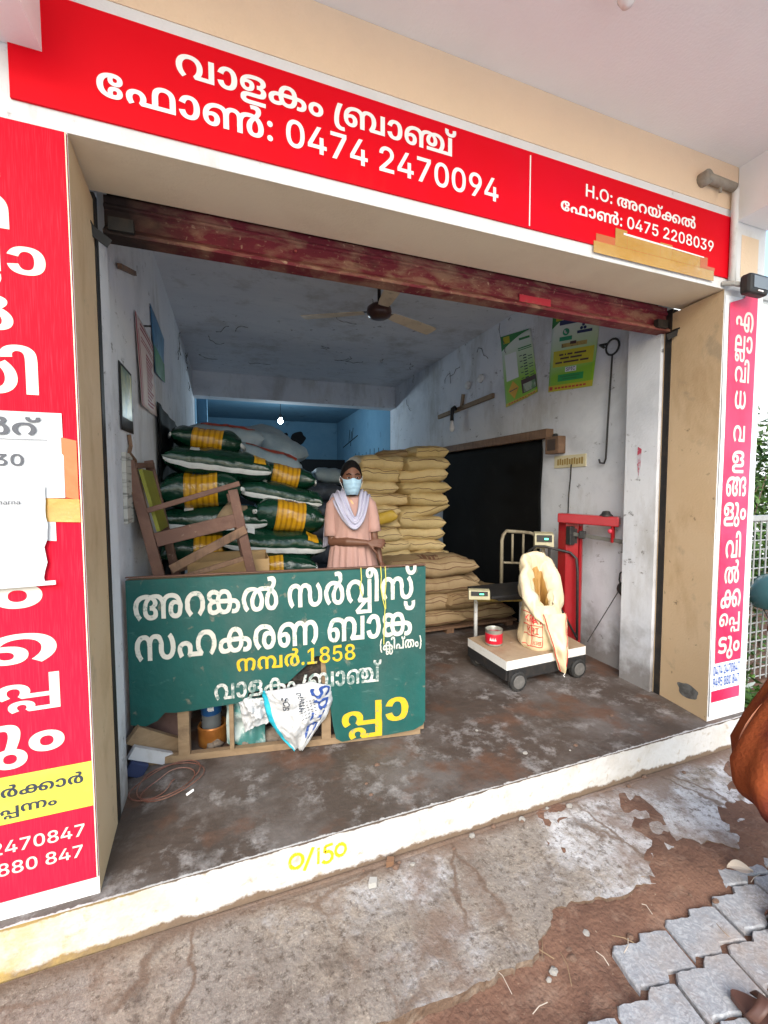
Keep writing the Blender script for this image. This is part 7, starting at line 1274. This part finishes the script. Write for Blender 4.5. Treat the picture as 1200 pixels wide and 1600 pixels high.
def hair_geo(mb,c,M,low=-.045,bun=True):
    c=Vector(c)
    def f(u,v):
        ph=2*math.pi*v;s_=math.sin(ph)          # s_<0 : front
        fr=max(0,-s_);lim=math.acos(max(-1,min(1,(.62*fr**.8+ (low/.114)*(1-fr**.8)))))
        th=lim*u;x=math.sin(th)*math.cos(ph);y=math.sin(th)*math.sin(ph);z=math.cos(th);k=1.075-.05*(u>.97)+.012*noise.noise((x*6,y*6,z*3))
        return c+M@Vector((x*.076*k,y*.095*k+.006,z*.116*k))
    mb.grid(f,26,48,closed=True)
    if bun:
        mb.lathe([(0,-.05),(.03,-.042),(.046,-.012),(.046,.015),(.028,.042),(0,.05)],16,M=Matrix.Translation(c+M@Vector((0,.112,-.03)))@M.to_4x4())
def clothing(mb,name,m,root,thick=.004):
    o=mb.build(name,m,root,smooth=True,fixn=False);s=o.modifiers.new('solid','SOLIDIFY');s.thickness=thick;s.offset=0;return o
# ---- woman behind the green sign
W=thing('person','person in pale pink dress, lilac shawl and blue face mask behind the green signboard','person',(.885,3.2,0),R(-13));W.scale=(.93,.95,1)
HC=(.0,-.035,1.512);HM=Matrix.Rotation(R(6),3,'Z')@Matrix.Rotation(R(4),3,'X')@Matrix.Scale(1.12,3)
mb=MB()
loft(mb,[(0,0,.86,.150,.105),(0,0,.95,.158,.115),(0,0,1.05,.135,.10),(0,-.005,1.16,.138,.105),(0,-.005,1.26,.150,.102),(0,0,1.325,.135,.085),(0,.008,1.36,.085,.062),(0,.008,1.385,.055,.052),(0,-.005,1.45,.046,.05)])
head_geo(mb,HC,HM)
for sx in (-1,1): capsule(mb,[(sx*.075,0,.86),(sx*.085,-.015,.48),(sx*.085,.01,.09)],(.082,.055,.036));capsule(mb,[(sx*.085,.03,.035),(sx*.09,-.10,.028),(sx*.092,-.17,.02)],(.034,.034,.022))
capsule(mb,[(-.148,.005,1.305),(-.168,.0,1.16),(-.165,-.035,1.015)],(.046,.040,.034));capsule(mb,[(-.165,-.035,1.015),(-.04,-.125,1.022),(.115,-.165,1.018)],(.037,.036,.022))
hand_geo(mb,(.122,-.167,1.018),(1,-.12,-.02),(.1,-.9,.5),.96,.55,thumb=-1)
capsule(mb,[(.148,.005,1.305),(.178,.0,1.17),(.190,-.02,1.05)],(.046,.040,.034));capsule(mb,[(.190,-.02,1.05),(.215,-.075,.955),(.232,-.12,.875)],(.034,.031,.021))
hand_geo(mb,(.234,-.123,.870),(.35,-.35,-.87),(.75,-.5,.45),.92,.45,thumb=1)
fuse(mb,'body',mSkin,W,.0055)
mb=MB();hair_geo(mb,HC,HM);mb.build('hair',mHair,W,smooth=True)
face_bits(W,HC,HM)
# mask
mMask=mat('light_blue_mask',(.40,.60,.74),[((.50,.68,.80),8,.5,.7,.5)],.7,(40,.2))
def maskf(u,v):
    a=(u-.5)*2;z=-.012-.098*v+.004*math.cos(a*6)*0;x=.074*math.sin(a*1.25)*(1-.42*v*v);y=-(.126-.020*(v-.4)**2*4)*math.cos(a*1.12)+.012
    y-=.012*math.exp(-(a/.25)**2)*math.exp(-((v-.15)/.3)**2);z+=.016*math.exp(-(a/.3)**2)*(1-v)-.016*a*a*(v-.5)*1.2
    z+=.0025*math.sin(v*20)*0;y+=.002*math.sin(v*22)
    return Vector(HC)+HM@Vector((x,y,z))
mb=MB();mb.grid(maskf,22,18);mk=clothing(mb,'face_mask',mMask,W,.002)
for s_ in (0,1):
    mb=MB();sx=-1 if s_==0 else 1
    for v in (.05,.95): mb.tube([maskf(s_,v),Vector(HC)+HM@Vector((sx*.083,-.01,.012 if v<.5 else -.03)),Vector(HC)+HM@Vector((sx*.088,.014,-.006))],.0018,5)
    mb.build('ear_loop',mLetterW,mk)
mPinkD=mat('pale_pink_cotton',(.47,.28,.24),[((.54,.34,.29),2,.45,.7,.6),((.50,.28,.23),5,.55,.72,.5,(4,4,.6))],.85,(60,.25))
def fold(a,z): 
    k=max(0,min(1,(1.12-z)/.35));return k*(.11*math.sin(17*a+.8*math.sin(3*a))+.04*math.sin(7*a+1))+.012*math.sin(21*a)*max(0,min(1,(1.3-z)/.15))+.014*math.sin(5*a+z*9)+.016*math.sin(9*a-z*14)+.010*noise.noise((math.cos(a)*6,math.sin(a)*6,z*9))
mb=MB();n=96;rings=[(0,.004,1.372,.088,.068),(0,.002,1.350,.130,.085),(0,0,1.318,.152,.097),(0,-.004,1.26,.160,.112),(0,-.006,1.18,.158,.122),(0,-.004,1.10,.156,.118),(0,0,1.02,.165,.125),(0,0,.92,.180,.138),(0,0,.80,.195,.152),(0,0,.66,.212,.168),(0,0,.52,.228,.185)]
vs=[];fs=[]
for (cx_0,cy_0,cz,rx,ry) in rings:
    for j in range(n): a=2*math.pi*j/n;f_=1+fold(a,cz);vs.append((cx_0+rx*f_*math.cos(a),cy_0+ry*f_*math.sin(a),cz))
for i in range(len(rings)-1):
    for j in range(n): fs.append((i*n+j,i*n+(j+1)%n,(i+1)*n+(j+1)%n,(i+1)*n+j))
mb.add(vs,fs)
mb.tube([(-.115,.0,1.33),(-.15,.0,1.29),(-.166,.0,1.20),(-.170,-.008,1.10),(-.170,-.016,1.055)],[.055,.062,.058,.056,.060],20,cap=False)
mb.tube([(.115,.0,1.33),(.15,.0,1.29),(.176,.0,1.20),(.187,-.008,1.125),(.192,-.014,1.085)],[.055,.062,.058,.055,.058],20,cap=False)
clothing(mb,'dress',mPinkD,W)
for sx in (-1,1):
    mb=MB();mb.tube([(sx*.08,0,.62),(sx*.085,-.015,.40),(sx*.085,.01,.12),(sx*.085,.01,.06)],[.092,.078,.062,.06],18,cap=False);clothing(mb,'trouser_leg',mat('off_white_cotton',(.6,.55,.5),[],.9),W)
mSh=mat('lilac_shawl',(.46,.45,.57),[((.54,.53,.63),4,.45,.7,.7),((.42,.40,.55),6,.56,.72,.5,(2,2,2))],.85,(60,.25))
def spl(P,t):
    t=max(0,min(.9999,t))*(len(P)-1);i=int(t);f=t-i;g=lambda k:Vector(P[max(0,min(len(P)-1,k))])
    a,b,c,d=g(i-1),g(i),g(i+1),g(i+2);return .5*((2*b)+(c-a)*f+(2*a-5*b+4*c-d)*f*f+(3*b-a-3*c+d)*f**3)
inner=[(-.11,.14,1.00),(-.10,.10,1.24),(-.072,.035,1.402),(-.050,-.070,1.375),(-.015,-.122,1.285),(.022,-.138,1.215),(.045,-.128,1.27),(.060,-.080,1.36),(.078,.03,1.405),(.10,.10,1.25),(.11,.14,1.10)]
outer=[(-.24,.06,.96),(-.215,.06,1.22),(-.165,.02,1.352),(-.135,-.095,1.29),(-.07,-.148,1.18),(.015,-.160,1.115),(.085,-.148,1.175),(.125,-.100,1.28),(.155,.02,1.355),(.19,.07,1.24),(.2,.1,1.08)]
def shf2(u,v):
    a=spl(inner,u);b=spl(outer,u);p=a.lerp(b,v);nrm=Vector((p.x*.6,p.y-.02,(p.z-1.1)*.5)).normalized()
    return p+nrm*(.012+.010*math.sin(v*17+1.5*math.sin(u*7))+.004*math.sin(v*31+u*9)+.010*math.sin(math.pi*v))
mb=MB();mb.grid(shf2,80,30);clothing(mb,'shawl',mSh,W,.003)
mb=MB();mb.tube([(-.026,-.075,1.385),(-.01,-.1,1.34),(.01,-.108,1.31)],.002,5);mb.build('neck_chain',mat('thin_gold',(.5,.33,.1),[],.3,metal=1),W)
# ---- person at the right edge, walking towards the left
P_=thing('person','person in a rust orange dress mostly cut off by the right edge','person',(2.06,.80,-.205),R(-86))
HC2=(0,-.03,1.50);HM2=Matrix.Identity(3)
mb=MB()
loft(mb,[(0,0,.84,.15,.105),(0,0,.93,.158,.115),(0,0,1.03,.135,.10),(0,-.005,1.14,.138,.105),(0,-.005,1.24,.15,.102),(0,0,1.30,.135,.085),(0,.008,1.335,.085,.062),(0,.008,1.36,.055,.052),(0,-.005,1.43,.046,.05)])
head_geo(mb,HC2,HM2)
capsule(mb,[(-.075,0,.84),(-.085,-.06,.48),(-.085,-.06,.10)],(.082,.055,.036));capsule(mb,[(-.085,-.05,.042),(-.09,-.14,.034),(-.092,-.195,.026)],(.034,.034,.022))
capsule(mb,[(.075,0,.84),(.085,.05,.48),(.085,.16,.10)],(.082,.055,.036));capsule(mb,[(.085,.18,.042),(.09,.07,.034),(.092,.01,.026)],(.034,.034,.022))
for sx,k in ((-1,.02),(1,-.02)): capsule(mb,[(sx*.15,.005,1.28),(sx*.185,.02,1.13),(sx*.195,.01,1.0)],(.046,.04,.034));capsule(mb,[(sx*.195,.01,1.0),(sx*.20,-.03,.88),(sx*.20,-.06,.77)],(.036,.032,.021));hand_geo(mb,(sx*.20,-.062,.765),(0,-.15,-1),(sx,0,0),.95,.5,thumb=sx)
for k in range(5): capsule(mb,[(-.115+.014*k*1.1,-.195,.022),(-.118+.0145*k*1.1,-.222+.008*abs(k-3),.016)],(.009,.0085),8)
fuse(mb,'body',mSkin,P_,.007)
mb=MB();hair_geo(mb,HC2,HM2,-.06);mb.build('hair',mHair,P_,smooth=True);face_bits(P_,HC2,HM2)
mRust=mat('rust_orange_cotton',(.20,.046,.016),[((.26,.065,.02),2,.45,.7,.7),((.09,.016,.018),3,.48,.62,.85,(1,1,.4))],.95,(70,.5,.01),spec=.08)
mb=MB();rings=[(0,.004,1.345,.088,.068),(0,.002,1.325,.13,.085),(0,0,1.29,.152,.097),(0,-.004,1.23,.16,.112),(0,-.006,1.15,.158,.12),(0,-.0,1.06,.156,.115),(0,-.04,.98,.17,.16),(0,-.10,.88,.185,.24),(0,-.15,.78,.20,.30),(0,-.18,.70,.215,.335),(0,-.17,.62,.22,.325),(0,-.15,.575,.222,.30)]
vs=[];fs=[]
fold2=lambda a,z:max(0,min(1,(1.1-z)/.4))*(.06*math.sin(11*a+2*z)+.045*math.sin(6*a+1)+.05*noise.noise((math.cos(a)*5,math.sin(a)*5,z*7)))
for (a0,b0_,cz,rx,ry) in rings:
    for j in range(n): a=2*math.pi*j/n;f_=1+fold2(a,cz);vs.append((a0+rx*f_*math.cos(a),b0_+ry*f_*math.sin(a),cz+.02*math.sin(2*a+1)*(cz<.6)))
for i in range(len(rings)-1):
    for j in range(n): fs.append((i*n+j,i*n+(j+1)%n,(i+1)*n+(j+1)%n,(i+1)*n+j))
mb.add(vs,fs)
for sx in (-1,1): mb.tube([(sx*.115,0,1.305),(sx*.15,0,1.265),(sx*.185,.015,1.15),(sx*.195,.012,1.05)],[.055,.062,.058,.058],20,cap=False)
clothing(mb,'dress',mRust,P_)
mb=MB();mb.tube([(-.06+.0*k,0,0) for k in range(2)],.001,3) if False else None
mb.tube([(-.09-.06*math.sin(k*.25),-.20-.036*k+.0013*k*k,.95-.032*k) for k in range(11)],.008,6,flat=.5);mb.build('pale_piping',mat('peach_piping',(.55,.22,.12),[],.8),P_)
for sx,y0_,y1_ in ((-1,-.06,-.06),(1,.05,.155)):
    mb=MB();mb.tube([(sx*.08,0,.70),(sx*.085,y0_,.42),(sx*.085,y1_,.14),(sx*.085,y1_-.0,.09)],[.095,.085,.070,.066],18,cap=False);clothing(mb,'trouser_leg',mat('maroon_cotton',(.09,.018,.02),[],.85),P_)
mSand=mat('brown_leather',(.085,.04,.03),[((.14,.07,.05),6,.5,.7,.6)],.5)
for sx,dy in ((-1,.15),(1,.355)):
    mb=MB();q=[(sx*.088+.040*math.cos(R(a))*(1 if abs(a-270)>60 else 1),-.275+dy+.115*math.sin(R(a))) for a in range(0,360,20)];mb.prism(q,.0,.016,axis='z');sd_=mb.build('sandal',mSand,P_,bevel=.003)
    mb=MB();mb.grid(lambda u,v:(sx*.088+.050*math.cos(math.pi*u),-.335+dy+.05*v,.014+.050*math.sin(math.pi*u)),14,4);clothing(mb,'strap',mSand,sd_,.004)
ls=thing('sandal','brown leather sandal with a wide strap on the pavers at the bottom right','sandal',(1.50,.695,-.19),R(20))
mb=MB();mb.prism([(.042*math.cos(R(k))*(1-.12*math.sin(R(k))),.115*math.sin(R(k))) for k in range(0,360,15)],0,.018,axis='z');mb.build('sole',mSand,ls,bevel=.004)
for y0_ in (-.02,.045):
    mb=MB();mb.grid(lambda u,v:(.045*math.cos(math.pi*u),y0_-.025*math.sin(math.pi*u)+.03*v,.012+.048*math.sin(math.pi*u)),14,4);clothing(mb,'strap',mSand,ls,.004)
# ------------------------------------------------------------------ right side outdoors
fc=thing('grille_fence','pale metal grille fence with square mesh beyond the right pillar','fence',(4.6,2.12,-.2))
mGal=mat('pale_galvanised',(.34,.35,.35),[((.24,.23,.22),9,.5,.7,.6)],.5,(30,.15),metal=.2)
mb=MB();x0,x1=-1.3,3.4
for k in range(int((x1-x0)/.075)+1): mb.tube([(x0+.075*k,0,.06),(x0+.075*k,0,1.36)],.0055,5)
for k in range(18): mb.tube([(x0,.008,.08+.075*k),(x1,.008,.08+.075*k)],.0055,5)
mb.build('mesh_panel',mGal,fc)
mb=MB();mb.bar((x0,0,1.385),(x1,0,1.385),.035,.045);mb.build('top_rail',mGal,fc,bevel=.004)
for k in range(3): mb=MB();mb.bar((x0+2.3*k,.02,0),(x0+2.3*k,.02,1.40),.04,.04,up=(0,1,0));mb.build('post',mGal,fc)
hm=thing('helmet','dark teal motorcycle helmet hanging on the grille fence','helmet',(4.01,2.03,.58))
mTeal=mat('teal_shell',(.03,.085,.095),[((.05,.12,.13),4,.5,.7,.5)],.22,coat=.5)
mb=MB();mb.grid(lambda u,v:(lambda th,ph:(.135*math.sin(th)*math.cos(ph),.15*math.sin(th)*math.sin(ph)+.0,.15*math.cos(th)-.0))(R(128)*u,2*math.pi*v),24,40,closed=True);o=mb.build('shell',mTeal,hm,smooth=True,fixn=False);s_=o.modifiers.new('solid','SOLIDIFY');s_.thickness=.02
mb=MB();mb.grid(lambda u,v:(lambda th,ph:(.139*math.sin(th)*math.cos(ph),.154*math.sin(th)*math.sin(ph),.154*math.cos(th)))(R(72+36*u),R(205+130*v)),8,20);mb.build('visor',mDark,hm,smooth=True)
mb=MB();mb.tube([(.10,.03,-.08),(.07,0,-.17),(0,-.02,-.20),(-.07,0,-.17),(-.10,.03,-.08)],.008,6,flat=.4);mb.build('chin_strap',mDark,hm)
cw=thing('corrugated_wall','white corrugated sheet wall of the next building behind the shrubs','building',(9,5.6,-.2))
mb=MB();mb.grid(lambda u,v:(-4.5+12*u,.02*math.sin(0*u),5.4*v),2,2)
mb=MB();mb.grid(lambda u,v:(-4.5+12*u,.03*math.sin(v*5.4*2*math.pi/.19),5.4*v),2,420);mb.build('sheet',mat('white_corrugated',(.72,.76,.78),[((.6,.64,.66),2,.5,.7,.5)],.5),cw,smooth=True,fixn=False)
mb=MB();mb.box((-4.6,-.06,5.4),(7.5,.3,5.5));mb.build('ridge_cap',mGal,cw)
mLeafs=[mat('leaf_mid_green',(.045,.10,.016),[((.10,.19,.03),6,.45,.7,.7)],.55),mat('leaf_dark_green',(.022,.06,.012),[((.05,.10,.02),6,.45,.7,.7)],.55),mat('leaf_light_green',(.08,.16,.025),[],.5)]
mBark=mat('bark',(.10,.07,.05),[((.17,.12,.09),8,.45,.7,.7)],.9,(25,.6))
def shrub(name,label,c,w_,d_,h_,nl,seed,ls=.07,grp=None,cat='shrub'):
    r=random.Random(seed);t=thing(name,label,cat,c,0,grp)
    mb=MB();stems=[]
    for k in range(6):
        tip=Vector((r.uniform(-.45,.45)*w_,r.uniform(-.45,.45)*d_,h_*r.uniform(.6,.95)));mid=tip*.5+Vector((r.uniform(-.1,.1),r.uniform(-.1,.1),0));mb.tube([(r.uniform(-.05,.05),r.uniform(-.05,.05),0),mid,tip],[.022,.014,.005],6);stems.append((mid,tip))
    mb.build('stem',mBark,t)
    mb=MB();cl=[Vector((r.uniform(-.5,.5)*w_,r.uniform(-.5,.5)*d_,h_*r.uniform(.12,1))) for _ in range(34)]
    for k in range(nl):
        q=r.choice(cl);p=q+Vector((r.gauss(0,.13)*w_*.7,r.gauss(0,.13)*d_*.8,r.gauss(0,.08)*h_));
        if p.z<.03: p.z=.03+r.random()*.1
        a=Vector((r.gauss(0,1),r.gauss(0,1),r.gauss(-.3,.6))).normalized();b=a.cross(Vector((r.gauss(0,.5),r.gauss(0,.5),1))).normalized();n_=a.cross(b);L=ls*r.uniform(.6,1.3)
        mb.add([p,p+a*L*.5+b*L*.28+n_*L*.08,p+a*L,p+a*L*.5-b*L*.28+n_*L*.08],[(0,1,2,3)],r.choice((0,0,0,1,1,2)))
    mb.build('foliage',mLeafs,t,fixn=False);return t
grp='shrubs beyond the fence'
for i,(x,y,w_,d_,h_,lab) in enumerate([(5.6,3.6,1.5,1.1,2.1,'leafy green shrub close behind the grille fence'),(6.9,4.2,1.6,1.1,2.5,'tall green shrub against the corrugated wall'),(8.2,4.5,1.6,1.1,2.5,'green shrub behind the far end of the grille fence'),(4.6,3.3,1.1,.8,1.4,'low green shrub beside the right side of the shop')]): shrub('leafy_shrub',lab,(x,y,-.2),w_,d_,h_,2600,20+i,.11,grp)
grp='weeds by the fence foot'
for i,(x,y,h_,lab) in enumerate([(3.62,2.25,.42,'bright green weed beside the right pillar at the fence foot'),(4.05,2.32,.5,'leafy weed at the fence foot below the helmet'),(3.42,1.95,.20,'small weed at the corner of the white step')]): shrub('weed_plant',lab,(x,y,-.2),.45,.35,h_,420,50+i,.085,grp,'weed')
mb=MB();r=random.Random(5)
for k in range(26):
    a=r.uniform(0,6.28);L=r.uniform(.08,.2);b=Vector((math.cos(a),math.sin(a),r.uniform(.1,.8))).normalized();s_=b.cross(Vector((0,0,1))).normalized();p=Vector((r.uniform(-.1,.1),r.uniform(-.08,.08),0))
    mb.add([p-s_*.012,p+b*L*.6-s_*.02,p+b*L,p+b*L*.6+s_*.02,p+s_*.012],[(0,1,2,3,4)])
o=mb.build('pale_plant',mat('silvery_leaf',(.42,.48,.44),[],.6),loc=(3.72,2.12,-.2),fixn=False);tag(o,'silvery pale leafed plant at the foot of the fence','plant')
# ------------------------------------------------------------------ litter on the ground
mDry=mat('dry_leaf',(.42,.36,.30),[((.55,.5,.45),6,.5,.7,.7)],.7)
lf=MB();lf.grid(lambda u,v:(.10*(u-.5),.055*(v-.5)*math.sin(math.pi*min(1,u*1.02+.02)),.012*math.sin(3*u)+.012*abs(v-.5)*2),10,6);o=lf.build('dry_leaf',mDry,loc=(1.98,1.075,-.185),fixn=False);o.rotation_euler=(.2,.1,-.5);tag(o,'pale curled dry leaf on the red earth by the person in rust orange','leaf')
grp='twigs and straw lying on the earth'
for i in range(17):
    x,y=r.uniform(.55,2.3),r.uniform(.93,1.2)
    if i<8: x,y=r.uniform(.7,1.5),r.uniform(1.02,1.16)
    a=r.uniform(0,3.14);L=r.uniform(.015,.05)
    mb=MB();mb.tube([(-L*math.cos(a),-L*math.sin(a),0),(.01*r.uniform(-1,1),.01*r.uniform(-1,1),.006),(L*math.cos(a),L*math.sin(a),.002)],r.uniform(.0009,.0019),5);o=mb.build('twig',mDry if i%2 else mWoodP,loc=(x,y,-.188));tag(o,'thin dry twig lying on the earth beside the pavers','twig',grp)
grp='pebbles along the step'
for i in range(34):
    if i<16: x=r.uniform(-.2,2.6);y=YS-r.uniform(.01,.07);z=ZG+.004
    elif i<26: x=r.uniform(.9,2.2);y=r.uniform(1.03,1.16);z=-.203
    else: x=r.uniform(.3,2.4);y=r.uniform(1.7,2.1);z=.002
    s_=r.uniform(.004,.014);sd=r.random()*50
    mb=MB();mb.grid(lambda u,v:(lambda a,b:(lambda k:(k*1.3*math.sin(a)*math.cos(b),k*math.sin(a)*math.sin(b),k*.7*math.cos(a)))(s_*(1+.4*noise.noise((math.sin(a)*math.cos(b)*1.5+sd,math.sin(a)*math.sin(b)*1.5,math.cos(a)*1.5)))))(math.pi*u,2*math.pi*v),7,9,closed=True)
    o=mb.build('pebble',mat('pale_pebble',(.26,.245,.225),[],.9) if i%3==0 else mat('brown_pebble',(.14,.085,.06),[],.9),loc=(x,y,z));tag(o,['bit of brown or grey grit by the white step','bit of grit on the red earth','bit of grit on the shop floor'][0 if i<16 else 1 if i<26 else 2],'pebble',['grit along the white step','grit on the red earth','grit on the shop floor'][0 if i<16 else 1 if i<26 else 2])
for x,y,z,lab in ((.60,YS-.035,ZG+.004,'small brown stone against the white step right of the yellow number'),(.50,YS-.10,ZG+.004,'pale chip of stone on the concrete below the yellow number')):
    mb=MB();mb.prism([(-.02,-.012),(.015,-.015),(.024,.006),(-.004,.017)],0,.022,axis='z');o=mb.build('stone_chip',mat('brown_stone',(.17,.09,.05),[],.9) if 'brown' in lab else mat('pale_stone',(.36,.35,.33),[],.9),loc=(x,y,z),bevel=.003);tag(o,lab,'stone')
